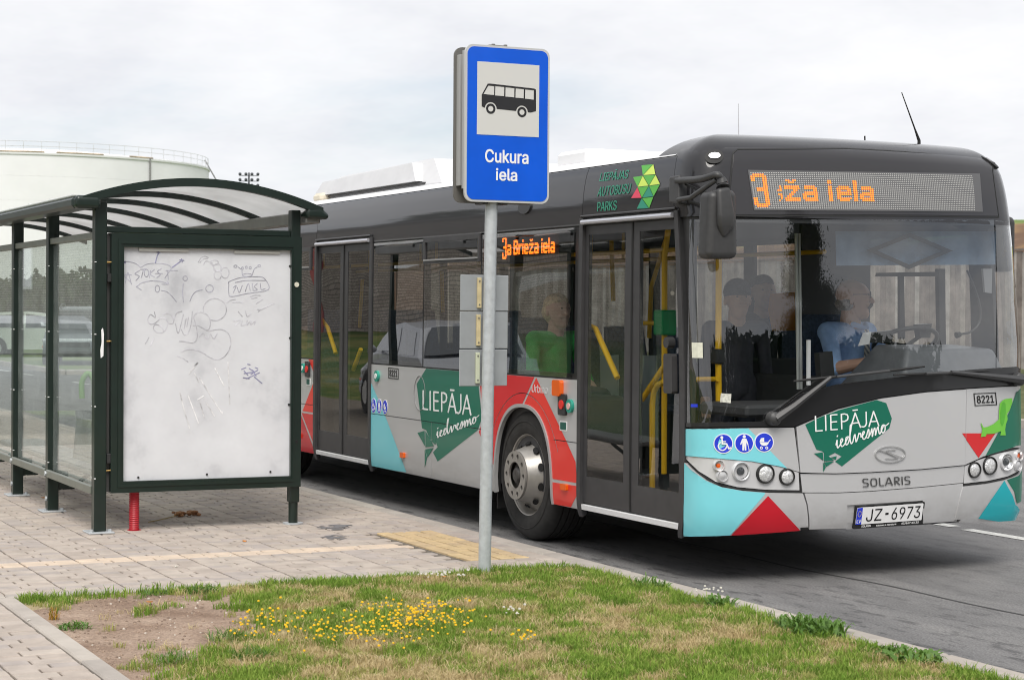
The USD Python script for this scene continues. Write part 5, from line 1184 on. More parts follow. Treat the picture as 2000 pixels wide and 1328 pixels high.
hw_ = [(flower_mesh(.007, .045 + .006 * i, 9 + i)[0], FLW) for i in range(3)]
instancer('white_clover', hw_, [(x, y, PZ - .004) for x, y in wps], [rnd.randrange(3) for _ in wps], [rnd.uniform(0, 6) for _ in wps], [rnd.uniform(.7, 1.2) for _ in wps], 'white clover heads in small patches on the verge', 'clover')
# leafy weeds
WEED = usdkit.material(stage, '/World/Looks/weed_leaf', {'g': ('geometry', {}), 'r': ('rgb_ramp', {'ramp': [(0, (.10, .20, .03)), (1, (.25, .38, .08))]}), 'd': ('principled_bsdf', {'roughness': .5}), 't': ('translucent_bsdf', {}), 'm': ('mix_closure', {'fac': .3})},
    [('g.random_per_island', 'r.fac'), ('r.color', 'd.base_color'), ('r.color', 't.color'), ('d.BSDF', 'm.closure1'), ('t.BSDF', 'm.closure2')], surface='m.closure')
RUSTW = usdkit.material(stage, '/World/Looks/rust_weed', {'g': ('geometry', {}), 'r': ('rgb_ramp', {'ramp': [(0, (.36, .20, .02)), (1, (.20, .22, .04))]}), 'd': ('principled_bsdf', {'roughness': .6})}, [('g.random_per_island', 'r.fac'), ('r.color', 'd.base_color')], surface='d.BSDF')
def weed(px, py, r, h, n, label, broad=1.0, mt=None):
    c = onz(px, py, PZ); c[1] = min(c[1], KY - .17 - r * .45); rr = random.Random(int(px * 7 + py)); V, F, st = [], [], []
    for k in range(int(n * 3.2)):
        a = rr.uniform(0, 2 * PI); L = r * rr.uniform(.22, .55); hz = h * rr.uniform(.3, 1.1); b = np.array([math.cos(a), math.sin(a)]); pr = np.array([-b[1], b[0]]) * L * .18 * broad * rr.uniform(.7, 1.3)
        qa_, qr_ = rr.uniform(0, 2 * PI), math.sqrt(rr.random()) * r * .85; o = np.array([math.cos(qa_), math.sin(qa_)]) * qr_; hz *= 1 - .5 * qr_ / r; i = len(V); pts_ = [(0.0, 0), (.35, .75), (.7, 1.0), (1.0, .75)]
        for t, zz in pts_:
            q = o + b * L * t; wv = pr * (math.sin(PI * min(t + .12, 1)) if t < 1 else 0.02); V += [(*(q - wv), hz * zz), (*(q + wv), hz * zz)]
        for s in range(3): F += [[i + 2 * s, i + 2 * s + 1, i + 2 * s + 3], [i + 2 * s, i + 2 * s + 3, i + 2 * s + 2]]
    w = thing('weed', label, 'weed', 'weeds on the verge', loc=(c[0], c[1], PZ - .012))
    obj('leaves', trimesh.Trimesh(np.array(V), np.array(F), process=False), mt or WEED, w)
    obj('stem', cat_([tube([(0, 0, -.01), (rr.uniform(-.03, .03), rr.uniform(-.03, .03), h * .8)], .002, 4) for _ in range(3)]), BL['fresh'], w)
weed(1600, 1222, .14, .10, 46, 'low bushy green weed against the kerb, first of two side by side', .8); weed(1660, 1232, .15, .11, 50, 'low bushy green weed against the kerb, the nearer of two side by side', .8)
weed(1455, 1178, .12, .08, 26, 'broad leaved weed by the kerb under the bus front'); weed(1740, 1272, .10, .07, 12, 'pale broad leaved weed with big leaves near the kerb', 1.6)
weed(1800, 1285, .16, .07, 40, 'low spreading weed beside the kerb at the lower right', .8); weed(1320, 1142, .13, .09, 34, 'tall grassy weed at the corner of kerb and pavement', .5)
weed(500, 1280, .14, .07, 34, 'tuft of long grass beside the bare soil', .25); weed(145, 1222, .10, .04, 40, 'flat green weed at the edge of the bare soil by the path', .5)
weed(105, 1205, .035, .07, 22, 'small yellow brown weed by the path edging', .7, RUSTW); weed(340, 1290, .11, .07, 46, 'bright green tuft at the lower edge of the bare soil', .25); weed(395, 1152, .14, .04, 60, 'flat green strip of weed along the pavement edging', .35); weed(300, 1156, .10, .035, 36, 'second flat weed along the pavement edging, further left', .35)
weed(450, 1245, .12, .07, 44, 'bushy grass tuft between the bare soil and the flowers', .25)
# litter
def litter(name, px, py, label, mt, s=.02, cat='litter', z=PZ):
    c = onz(px, py, z); rr = random.Random(px); v = [(rr.uniform(.6, 1) * s * math.cos(a), rr.uniform(.6, 1) * s * math.sin(a)) for a in np.linspace(0, 2 * PI, 7)[:-1]]
    m = trimesh.creation.extrude_polygon(Polygon(v), .004); m.vertices[:, 2] += .006 * rng.random(len(m.vertices)); obj(name, m.apply_translation([c[0], c[1], z + .003]), mt, None, label=label, cat=cat)
LEAFO = mat('dry_leaf_orange', (.55, .22, .06), .8, noise=(60, .6, 1.3)); LEAFB = mat('dry_leaf_brown', (.36, .18, .08), .85, noise=(60, .6, 1.3))
litter('dry_leaf', 478, 1058, 'orange scrap on the pavers below the advertising panel', LEAFO, .022, 'leaf'); litter('dry_leaf', 88, 973, 'brown dry leaf between the rear posts of the shelter', LEAFB, .04, 'leaf')
litter('paper_scrap', 292, 1177, 'orange scrap lying on the bare soil', LEAFO, .02); litter('paper_scrap', 868, 1128, 'orange scrap among the clover by the sign pole', LEAFO, .016)
for i, (a, b) in enumerate(((344, 1108), (450, 1086), (184, 1074), (56, 1213), (488, 1113), (755, 1099))): litter('pebble', a, b, ['white speck on the pavers below the pale course', 'white speck on the pale course', 'white speck on the pavers left of the shelter post', 'white scrap on the side path', 'white speck on the pavers near the grass', 'white speck beside the yellow paving'][i], FLW, .010)
c = onz(352, 1008, PZ); tw = thing('dry_twig', 'dry reddish brown seed head with its stalk lying on the pavers under the panel', 'twig', loc=(c[0], c[1], PZ))
a = onz(290, 1022, PZ) - c
obj('stalk', tube(arc_pts([a + [0, 0, .01], a * .5 + [.02, 0, .012], [0, 0, .012]], 5), .004, 5), mat('dry_stalk', (.35, .28, .12), .8), tw)
sdm = []
for k in range(26):
    o = np.array([rnd.gauss(0, .035), rnd.uniform(-.05, .14), rnd.uniform(.008, .035)]); sdm.append(trimesh.creation.icosphere(1, rnd.uniform(.010, .018)).apply_scale([1, 1.4, .7]).apply_translation(o))
obj('seed_head', cat_(sdm), LEAFB, tw)
# spilt dark stain: a film of soot on the pavers
def blot(px, py, rx, ry, seed, th=.55):
    out = []; rr = random.Random(seed)
    for _ in range(26):
        a, b = rr.gauss(px, rx * .5), rr.gauss(py, ry * .5); c = onz(a, b, PZ + .0035); s = rr.uniform(.01, .035)
        v = [(c[0] + s * rr.uniform(.4, 1) * math.cos(t) * .8, c[1] + s * rr.uniform(.4, 1) * math.sin(t) * 1.8) for t in np.linspace(0, 2 * PI, 8)[:-1]]; out.append(Polygon(v).buffer(0))
    return unary_union(out)
st_ = blot(645, 1030, 28, 5, 4).union(blot(655, 1048, 22, 4, 5)).union(blot(668, 1026, 12, 3, 8))
obj('soot_stain', extr(st_, .0006).apply_translation([0, 0, PZ + .0035]), mat('soot', (.17, .165, .17), .9), kind='structure')

# ================================================================== FAR SIDE OF THE ROAD
FY = 14.5
fz0, fz1 = float(ony(1990, 722, FY)[2]), float(ony(1990, 492, FY)[2])
def slope(y): return .10 + (fz0 - .08) * min(max((y - FK - .12) / (FY - FK - .12), 0), 1)
vy = [FK + .12, FK + .8, FK + 1.6, FY, FY + 4]; V, F = [], []
for x in np.linspace(-38.12, 120, 60):
    for y in vy: V.append((x, y, slope(y)))
for i in range(59):
    for j in range(4): a = i * 5 + j; F += [[a, a + 5, a + 6], [a, a + 6, a + 1]]
obj('far_verge', trimesh.Trimesh(np.array(V), np.array(F), process=False), MEADOW, smooth=True, kind='structure')
obj('far_lawn', sheet(-300, -38.12, 3.12, 300, .10), mixmat('far_lawn_green', (.075, .135, .025), (.16, .20, .06), .3, .95, scale2=6), kind='structure')
fk = thing('far_kerb', kind='structure')
for i in range(-25, 12): obj('kerb_stone', cbx(i * 1.5, i * 1.5 + 1.494, FK, FK + .12, -.1, .13, .012), KST[i % 3], fk)
for i in range(30): obj('kerb_stone', cbx(-38.1 - i * 1.5 - 1.494, -38.1 - i * 1.5, 3.0, 3.12, -.1, .13, .012), KST[i % 3], fk)
obj('kerb_stone', cbx(-38.12, -38.0, 3.13, FK, -.1, .13, .012), KST[1], fk)
# plank fence
WOOD = [mat('weathered_plank_%d' % i, c, .9, noise=(3, .6, 1.35)) for i, c in enumerate(((.32, .285, .25), (.26, .225, .20), (.38, .35, .32), (.21, .18, .16)))]
fence = thing('plank_fence', 'tall weathered grey plank fence below the grassy bank across the road', 'fence', loc=(0, FY, 0))
x = -42.0; n = 0
while x < -4.0:
    w = rnd.uniform(.13, .17); rr = rnd.uniform(-.006, .006)
    obj('plank', cbx(x, x + w - rnd.uniform(.004, .014), -.03 + rr, -.005 + rr, fz0 + rnd.uniform(-.02, .03), fz1 + rnd.uniform(-.015, .015), .004), WOOD[rnd.randrange(4)], fence)
    x += w; n += 1
for z in (fz0 + .3, (fz0 + fz1) / 2, fz1 - .25): obj('fence_rail', bx(-42, -4, 0, .05, z - .04, z + .04), WOOD[3], fence)
obj('fence_cap', bx(-42, -4, -.05, .05, fz1 + .02, fz1 + .05), WOOD[3], fence)
# bank behind it
xs, ys = np.linspace(-150, -1, 120), np.linspace(FY + .6, FY + 45, 36); V, F = [], []
for i, x in enumerate(xs):
    for j, y in enumerate(ys):
        t = (y - FY - .6) / 8; h = 3.7 * (1 - math.exp(-t * 1.3)) * (1 if x > -60 else max(0, 1 + (x + 60) / 40)); V.append((x, y, (fz0 if x > -60 else .05) * .98 + h * (.9 + .25 * meshkit.fbm(np.array([x * .25, y * .25, .5]), 4, 2)) + .3 * meshkit.fbm(np.array([x * 1.2, y * 1.2, .5]), 3, 6) * min(t, 1)))
for i in range(len(xs) - 1):
    for j in range(len(ys) - 1): a = i * len(ys) + j; F += [[a, a + len(ys), a + len(ys) + 1], [a, a + len(ys) + 1, a + 1]]
BANK = usdkit.material(stage, '/World/Looks/bank', {'g': ('geometry', {}), 'n': ('noise_texture', {'scale': .7, 'detail': 7.0}), 's': ('separate_xyz', {}), 'zr': ('map_range', {'from_min': 2.9, 'from_max': 4.5, 'to_min': -.28, 'to_max': .25}), 'a': ('math', {'math_type': 'add'}),
    'r': ('rgb_ramp', {'ramp': [(.34, (.12, .065, .035)), (.46, (.20, .12, .055)), (.53, (.22, .20, .06)), (.62, (.11, .17, .03))]}), 'p': ('principled_bsdf', {'roughness': .95})}, [('g.position', 'n.vector'), ('g.position', 's.vector'), ('s.z', 'zr.value'), ('n.fac', 'a.value1'), ('zr.result', 'a.value2'), ('a.value', 'r.fac'), ('r.color', 'p.base_color')], surface='p.BSDF')
obj('bank', trimesh.Trimesh(np.array(V), np.array(F), process=False), BANK, smooth=True, kind='structure')

# ---- storage tank
Zt = 235.0
def at_dist(px, d):      # ground position at distance d along the sight line of a column
    r = ray(px, 606); r = r / np.linalg.norm(r); return CAM[:2] + r[:2] / np.linalg.norm(r[:2]) * d
TR = 22.5
tc = at_dist(45, Zt + 8)
ptop = ray(100, 297); dtop = np.linalg.norm(tc - CAM[:2]) - TR; TH = CAM[2] + dtop * ptop[2] / np.linalg.norm(ptop[:2])
tank = thing('storage_tank', 'huge white cylindrical storage tank with a railing round its rim behind the shelter', 'storage tank', loc=(tc[0], tc[1], 0))
TW = mat('tank_white', (.80, .80, .815), .6, noise=(.15, .93, 1.03)); RUST = mat('rim_rust', (.50, .40, .30), .8, noise=(.8, .5, 1.4))
nC = 7
for k in range(nC):       # shell courses
    z0, z1 = TH * k / nC, TH * (k + 1) / nC - .008
    obj('shell_course', lathe([(TR - .002 * k, z0), (TR - .002 * k, z1)], 120, 'z'), TW, tank, smooth=60)
obj('tank_roof', lathe([(TR - .1, TH - .02), (TR * .5, TH + 1.2), (.001, TH + 1.9)], 120, 'z'), TW, tank, smooth=60)
obj('rim_girder', lathe([(TR - .1, TH - .35), (TR + .10, TH - .33), (TR + .12, TH - .12), (TR - .1, TH - .08)], 120, 'z'), TW, tank, smooth=20)
for a0, a1 in ((.2, .9), (1.2, 1.5), (2.4, 3.3)): pass
az_c = math.atan2(CAM[1] - tc[1], CAM[0] - tc[0])
def rimpt(a, z, r=TR): return np.array([r * math.cos(az_c + a), r * math.sin(az_c + a), z])
for a0, a1 in ((-.18, .1), (.16, .40), (.55, .70)):
    obj('rust_streak', tube([rimpt(a, TH - .02, TR + .06) for a in np.linspace(a0, a1, 12)], .09, 5), RUST, tank)
nP = 72
for k in range(nP):
    a = 2 * PI * k / nP; obj('railing_post', cyl(rimpt(a, TH, TR - .1), rimpt(a, TH + 1.15, TR - .1), .025, 4), mat('rail_pale', (.55, .55, .55), .6), tank)
for z in (.6, 1.15): obj('railing', tube([rimpt(a, TH + z, TR - .1) for a in np.linspace(0, 2 * PI, 121)], .028, 4, caps=False), mats['rail_pale'], tank)
pa = None
for a in np.linspace(-1.5, 1.5, 600):      # column pixels to angles on the rim
    pxa = to_px(np.array([tc[0], tc[1], 0]) + rimpt(a, TH - 3))[0]
    if pa is None and abs(pxa - 293) < 2.5 and abs(a) < 1.45: pa = a
pa = pa if pa is not None else .8
obj('downpipe', cyl(rimpt(pa, 0, TR + .12), rimpt(pa, TH - .1, TR + .12), .11, 6), mat('pipe_grey', (.22, .22, .22), .6), tank)
for px, z in ((335, .3), (345, .3)): pass
# stair landing at the right rim
ra_ = [rimpt(a, TH) for a in (1.2, -1.2)]; sgn = 1 if to_px(np.array([tc[0], tc[1], 0]) + ra_[0])[0] > to_px(np.array([tc[0], tc[1], 0]) + ra_[1])[0] else -1
BR = mat('rust_brown', (.11, .055, .04), .8)
ld = thing('stair_landing', parent=tank)
o = rimpt(sgn * 1.42, TH - 3.6, TR); rd = o / np.linalg.norm(o[:2]) * np.array([1, 1, 0]); tg_ = np.array([-rd[1], rd[0], 0])
obj('platform', trimesh.convex.convex_hull(np.array([o + rd * a + tg_ * b + [0, 0, c] for a in (0, 2.6) for b in (-.7, .7) for c in (0, .25)])), BR, ld)
for a in (0.1, 1.3, 2.5): obj('post', cyl(o + rd * a + [0, 0, -1.2], o + rd * a + [0, 0, .2], .08, 4), BR, ld)
obj('brace', cyl(o + rd * .1 + [0, 0, -2.2], o + rd * 2.4, .08, 4), BR, ld); obj('ladder', cyl(o + rd * 2.0 + [0, 0, .3], rimpt(sgn * 1.42, TH + 1, TR - .5), .08, 4), mat('pipe_grey', (.22, .22, .22), .6), ld)
# lighting mast far off
mp_ = at_dist(485, 260); zt_ = CAM[2] + 260 * (602 - 340) / FPX; mast = thing('floodlight_mast', 'dark lighting mast with a cluster of lamps far off above the shelter roof', 'lighting mast', loc=(mp_[0], mp_[1], 0))
DK = mat('mast_dark', (.055, .06, .07), .6)
obj('mast_pole', tube([(0, 0, 0), (0, 0, zt_)], [.25, .12], 8), DK, mast)
axr = np.array([RT[0], RT[1], 0]); axr /= np.linalg.norm(axr)
for r_ in range(3):
    z = zt_ - .4 - r_ * .75; obj('crossbar', cyl(axr * -1.3 + [0, 0, z], axr * 1.3 + [0, 0, z], .05, 4), DK, mast)
    for k in range(4):
        c = axr * (-1.2 + .8 * k) + [0, 0, z + .2]; obj('floodlight', trimesh.creation.icosphere(1, .22).apply_translation(c), DK, mast)
# ================================================================== BUS SHELTER
DG = mat('shelter_green', (.0055, .015, .011), .4, coat=.18, noise=(6, .85, 1.2))
RAILM = mat('shelter_rail', (.20, .215, .185), .4, metal=.3, noise=(14, .85, 1.1))
MILK = usdkit.material(stage, '/World/Looks/milky_roof', {'g': ('geometry', {}), 'n': ('noise_texture', {'scale': 3.0, 'detail': 6.0}), 'r': ('rgb_ramp', {'ramp': [(.3, (.76, .76, .755)), (.7, (.88, .88, .88))]}), 'd': ('diffuse_bsdf', {}), 't': ('translucent_bsdf', {}), 'm': ('mix_closure', {'fac': .62})},
    [('g.position', 'n.vector'), ('n.fac', 'r.fac'), ('r.color', 'd.color'), ('r.color', 't.color'), ('d.BSDF', 'm.closure1'), ('t.BSDF', 'm.closure2')], surface='m.closure')
sh = thing('bus_shelter', 'dark green bus shelter with milky arched roof and a scribbled white advertising panel', 'bus shelter')
XB = [-3.40, -4.925, -6.286, -7.75, -9.2]; YB, YF = -4.25, -2.822
hw = .042
for i, x in enumerate(XB):
    zt = 2.42
    obj('post', cbx(x - .045, x + .045, YB - hw, YB + hw, PZ + .012, zt, .005), DG, sh)
    obj('foot_plate', cbx(x - .10, x + .10, YB - .09, YB + .09, PZ, PZ + .012, .003), STEEL, sh)
    for dy in (-.065, .065): obj('anchor_bolt', cyl((x + .06, YB + dy, PZ + .012), (x + .06, YB + dy, PZ + .03), .012, 6), STEEL, sh)
    obj('post_bolt', cyl((x, YB - hw, PZ + .10), (x, YB - hw - .010, PZ + .10), .018, 10), STEEL, sh) if i else None
    if i:
        obj('bench_bracket', trimesh.convex.convex_hull(np.array([(x + a, y, z) for a in (-.02, .02) for y, z in ((YB + hw, .28), (YB + hw, .43), (YB + .12, .43), (YB + .12, .30))])), DG, sh)
        obj('bench_brace', tube([(x, YB + .08, .30), (x, YB + .16, .30), (x, YB + .34, .44)], .018, 6), DG, sh, smooth=40)
    for z in (.5, 1.0, 1.5, 2.0):
        for s in (-1, 1): obj('glazing_clip', cbx(x + s * .045 - .004, x + s * .045 + .004, YB - hw - .003, YB - hw + .01, z - .003, z + .003, .001), PWHITE, sh)
for x in (-3.42, -9.2):
    obj('post', cbx(x - .04, x + .04, YF - .035, YF + .035, PZ + .16, 2.40, .005), DG, sh)
    obj('post_sleeve', cyl((x, YF, PZ), (x, YF, PZ + .18), .034, 16), DG, sh, smooth=40)
    obj('foot_plate', cyl((x, YF, PZ), (x, YF, PZ + .010), .075, 16), STEEL, sh, smooth=30)
for a, b in zip(XB[:-1], XB[1:]):
    obj('upper_rail', cbx(b + .046, a - .046, YB - .03, YB + .03, 2.165, 2.21, .004), RAILM, sh)
    obj('lower_rail', cbx(b + .02, a - .046, YB - .052, YB - .024, .385, .445, .006), RAILM, sh)
    obj('rail_bolt', cyl((b + .02, YB - .052, .415), (b + .02, YB - .062, .415), .02, 8), STEEL, sh)
    obj('glass_pane', bx(b + .047, a - .047, YB - .004, YB + .004, .44, 2.165), SHGL, sh)
# bench
BEN = mat('bench_metal', (.36, .36, .35), .42, metal=.3, noise=(30, .85, 1.1))
obj('bench_seat', cbx(-7.6, -3.8, YB + .10, YB + .46, .455, .50, .012), BEN, sh)
obj('bench_back', trimesh.convex.convex_hull(np.array([(x, YB + .09 + k - .0, z) for x, z in ((-4.62, .55), (-3.55, .55), (-3.55, .86), (-4.5, .86)) for k in (0, .012)])), BEN, sh)
# roof
RXF, RXB = -3.30, -9.35
ya, yb, za, rise = -4.40, -2.655, 2.435, .165
def archp(t, dz=0.0): return (ya + (yb - ya) * t, za - .03 * t + rise * (1 - (2 * t - 1) ** 2) + dz)
ribx = [RXF] + [float(ony(px, py, -2.72)[0]) for px, py in ((495, 410), (415, 420), (342, 430))]
ribx += [ribx[-1] - 1.25 * k for k in range(1, 4)]
def arch_bar(x0, x1, dz0, dz1):
    T = np.linspace(0, 1, 25); V = [(x, archp(t)[0], archp(t, dz)[1]) for t in T for x, dz in ((x0, dz0), (x1, dz0), (x1, dz1), (x0, dz1))]; F = []
    for i in range(24):
        for k in range(4): a, b = i * 4 + k, i * 4 + (k + 1) % 4; F += [[a, b, b + 4], [a, b + 4, a + 4]]
    F += [[0, 2, 1], [0, 3, 2], [96, 97, 98], [96, 98, 99]]; m = trimesh.Trimesh(np.array(V), np.array(F), process=False); m.fix_normals(); return m
for k, x in enumerate(ribx):
    obj('roof_rib', arch_bar(x - (.03 if k else .02), x + (.03 if k else .035), -.045, .012 if k == 0 else -.004), DG, sh, smooth=40)
for a, b in zip(ribx[:-1], ribx[1:]):
    obj('roof_panel', arch_bar(b + .031, a - (.031 if a != RXF else .021), -.004, .004), MILK, sh, smooth=40)
obj('eave_beam', cbx(RXB, RXF - .02, ya - .06, ya + .10, za - .07, za + .01, .02), DG, sh)
obj('eave_trim', cbx(RXB, RXF - .05, ya - .045, ya + .06, za + .012, za + .03, .006), mat('eave_pale', (.55, .57, .55), .4), sh)
for i, x in enumerate(np.arange(RXB + .6, RXF - .2, .75)): obj('roof_clamp', cbx(x - .02, x + .02, ya - .02, ya + .03, za + .03, za + .042, .004), mats['eave_pale'], sh)
obj('gutter', cbx(RXB, RXF - .03, yb - .11, yb + .0, za - .13, za - .045, .008), mat('gutter_grey', (.30, .30, .29), .45, metal=.4, noise=(2.5, .7, 1.15)), sh)
obj('end_cap', rounded_hull([(RXF + .01, ya - .02, za - .045), (RXF + .01, ya + .10, za - .045), (RXF + .01, ya - .02, za - .01), (RXF + .01, ya + .10, za - .01), (RXF - .10, ya - .02, za - .045), (RXF - .10, ya + .10, za - .01)], .028), DG, sh, smooth=40)
obj('end_cap', rounded_hull([(RXF + .01, yb - .10, za - .07), (RXF + .01, yb + .02, za - .075), (RXF + .01, yb - .1, za - .045), (RXF + .01, yb - .02, za - .04), (RXF - .10, yb - .1, za - .07), (RXF - .10, yb + .02, za - .075)], .026), DG, sh, smooth=40)
# advertising panel
XP = -3.39
fy0, fy1, fz0_, fz1_ = -4.175, -2.785, .395, 2.205
iy0, iy1, iz0, iz1 = -4.088, -2.862, .474, 2.108
fr_ = Polygon([(fy0, fz0_), (fy1, fz0_), (fy1, fz1_), (fy0, fz1_)], [[(iy0, iz0), (iy1, iz0), (iy1, iz1), (iy0, iz1)]])
mk_ = lambda g, h, x: frame_map(extr(g, h), (x, 0, 0), np.array([0, 1.0, 0]), np.array([0, 0, 1.0]), np.array([1.0, 0, 0]))
ap = obj('panel_frame', mk_(fr_, .10, XP - .07), DG, sh)
bev = Polygon([(iy0 - .04, iz0 - .04), (iy1 + .02, iz0 - .04), (iy1 + .02, iz1 + .05), (iy0 - .04, iz1 + .05)], [[(iy0 - .018, iz0 - .018), (iy1 + .01, iz0 - .018), (iy1 + .01, iz1 + .022), (iy0 - .018, iz1 + .022)]])
obj('frame_moulding', mk_(bev, .006, XP + .031), DG, ap)
BOARD = usdkit.material(stage, '/World/Looks/poster_board', {'g': ('geometry', {}), 'mp': ('mapping', {'scale': (1, 1.0, 1.0)}), 'n': ('noise_texture', {'scale': 2.3, 'detail': 5.0, 'roughness': .6}), 'r': ('rgb_ramp', {'ramp': [(.28, (.50, .51, .54)), (.45, (.66, .67, .70)), (.7, (.735, .75, .78))]}),
     'p': ('principled_bsdf', {'roughness': .18, 'coat_weight': .5, 'coat_roughness': .08})}, [('g.position', 'mp.vector'), ('mp.vector', 'n.vector'), ('n.fac', 'r.fac'), ('r.color', 'p.base_color')], surface='p.BSDF')
bdp = obj('white_board', bx(XP - .03, XP - .002, iy0 - .01, iy1 + .01, iz0 - .01, iz1 + .01), BOARD, sh)
obj('panel_back', bx(XP - .075, XP - .07, fy0, fy1, fz0_, fz1_), DG, sh)
obj('crossbar', cbx(XP - .05, XP - .0, YB + .045, YF - .04, 2.208, 2.25, .004), DG, sh)
obj('panel_hinge', cat_(cbx(XP - .02, XP + .02, YB + .045, fy0 + .03, .60, .67, .006), cbx(XP - .02, XP + .02, YB + .045, fy0 + .03, 1.86, 1.92, .006)), TRIM, sh)
obj('gap_strip', bx(XP - .045, XP - .03, YB + .045, fy0, .40, 2.2), mat('gap_grey', (.13, .13, .13), .4, metal=.4), sh)
for z in (1.45, 2.0, .55): obj('brass_pin', cyl((XP - .01, YB + .045, z), (XP - .01, fy0, z), .008, 6), mat('brass', (.42, .28, .10), .35, metal=.7), sh)
for (a, b) in (((271, 484), (368, 492)), ((457, 489), (546, 496))):
    p, q = onx(*a, XP + .004), onx(*b, XP + .004); obj('poster_clip', bx(XP + .0, XP + .012, p[1], q[1], min(p[2], q[2]), max(p[2], q[2])), mat('clip_pale', (.50, .50, .47), .4), sh)
for px, py in ((270, 932), (404, 926), (528, 921), (566, 520), (566, 660), (564, 790)):
    p = onx(px, py, XP); obj('screw', cyl(p, p + [.004, 0, 0], .008, 8), TRIM, sh)
p = onx(579, 556, XP + .03); obj('lock_disc', cyl(p, p + [.008, 0, 0], .018, 12), mat('lock_pale', (.62, .60, .5), .4), sh)
p = onx(579, 862, XP + .03); obj('keyhole', cyl(p, p + [.003, 0, 0], .012, 10), BLACK, sh)
# torn sticker on the corner post
stp = Polygon([(YB - .0, 1.335), (YB + .018, 1.35), (YB + .022, 1.50), (YB + .014, 1.545), (YB + .002, 1.53), (YB + .006, 1.45), (YB - .004, 1.39)])
obj('torn_sticker', mk_(stp, .001, XB[0] + .0455), PWHITE, sh)
# marker scribbles on the board, each stroke in pixels of the photograph's crop laid on the board's plane
def gp(pts, sx=5.128, ox=210, oy=470): return [onx(ox + x / sx, oy + y / sx, XP)[1:] for x, y in pts]
INK = [mat('ink_%d' % i, c, .5, noise=(14, .75, 1.9)) for i, c in enumerate(((.20, .20, .30), (.30, .30, .35), (.40, .40, .43), (.52, .52, .54)))]
def ell(cx, cy, rx, ry, a0=0, a1=2 * PI, n=14): return [(cx + rx * math.cos(t), cy + ry * math.sin(t)) for t in np.linspace(a0, a1, n)]
scr = {0: [], 1: [], 2: [], 3: []}
scr[1] += [[(165, 212), (230, 214), (290, 235), (328, 266)], [(335, 268), (390, 238), (470, 226), (560, 232), (620, 250), (640, 276)], [(290, 462), (340, 425), (420, 405), (460, 404)], [(288, 460), (338, 494)], [(470, 404), (540, 410), (610, 434)], [(545, 436), (612, 436), (596, 402)],
           [(165, 345), (210, 340), (240, 345)], [(180, 420), (205, 320), (240, 436)], [(165, 352), (235, 420)], [(320, 300), (275, 330), (300, 345), (318, 360), (285, 400)], [(330, 290), (390, 282)], [(360, 290), (340, 370)], ell(390, 325, 22, 38), [(430, 300), (420, 370)], [(470, 290), (428, 332), (470, 365)], [(480, 330), (550, 330)], [(540, 280), (500, 310), (530, 340), (495, 370)], [(585, 300), (700, 300)], [(640, 275), (575, 375)], [(600, 300), (610, 390)],
           [(540, 500), (590, 510), (640, 550), (690, 612)], ell(500, 482, 22, 34), [(760, 430), (752, 520), (762, 616)], ell(778, 378, 22, 24), [(825, 608), (850, 550), (890, 508), (950, 492)], ell(1022, 480, 38, 36)]
scr[2] += [[(910, 215), (935, 175), (970, 158), (1010, 170)], [(925, 220), (960, 185), (1000, 182)], [(960, 240), (990, 205), (1050, 225)], ell(1070, 220, 40, 24), ell(1100, 270, 38, 38), ell(1104, 345, 36, 44), ell(1178, 322, 40, 54), [(1040, 225), (1090, 310)],
           ell(1075, 690, 116, 110, PI * .95, PI * 2.65, 24), [(400, 790), (430, 740), (480, 770), (470, 715)], [(400, 790), (420, 830), (470, 830), (540, 775), (590, 790), (600, 850), (560, 915), (500, 920), (460, 880), (480, 840), (540, 860), (560, 900)], [(560, 740), (600, 725), (650, 760), (660, 820), (620, 830), (580, 780)], [(665, 800), (690, 730), (745, 708)], [(680, 830), (710, 925), (760, 740)], [(740, 890), (770, 945), (810, 920), (840, 820), (850, 710)], [(770, 870), (790, 780)], [(795, 860), (810, 770)], [(780, 790), (770, 880)], [(860, 780), (880, 735), (930, 715), (1000, 745), (1030, 810), (1020, 880), (990, 900)], [(860, 760), (890, 860), (900, 960), (880, 1010)],
           [(860, 852), (900, 850), (950, 872), (1010, 905), (1080, 892), (1150, 892), (1210, 930), (1235, 1010), (1215, 1100), (1160, 1170), (1090, 1190), (1020, 1165), (950, 1120), (880, 1095), (800, 1092), (740, 1115)], [(720, 1008), (780, 1012), (850, 1025), (890, 1000)], [(700, 1155), (750, 1175), (805, 1212)], [(380, 1030), (415, 970)], [(430, 1050), (465, 980)], [(870, 1255), (905, 1225)], [(1195, 620), (1230, 598), (1280, 588)], [(1255, 622), (1300, 615), (1355, 624)]]
scr[1] += [[(1215, 430), (1220, 410), (1330, 372), (1480, 362), (1570, 378), (1612, 490), (1400, 530), (1240, 560), (1215, 520), (1215, 430)], [(1280, 420), (1390, 400), (1580, 400)], [(1260, 520), (1290, 450), (1260, 470)], [(1300, 470), (1320, 520), (1350, 450)], [(1380, 510), (1410, 430), (1430, 500)], [(1450, 430), (1460, 500)], [(1500, 430), (1470, 460), (1500, 490), (1470, 500)], [(1530, 430), (1540, 490), (1580, 480)], ell(1400, 345, 48, 15), [(1350, 345), (1345, 270)], [(1450, 345), (1470, 285), (1500, 265)], ell(1282, 258, 16, 12), ell(1520, 252, 14, 10), ell(1352, 276, 10, 12), ell(1390, 268, 10, 12), ell(1430, 272, 10, 12), [(1310, 266), (1335, 285)]]
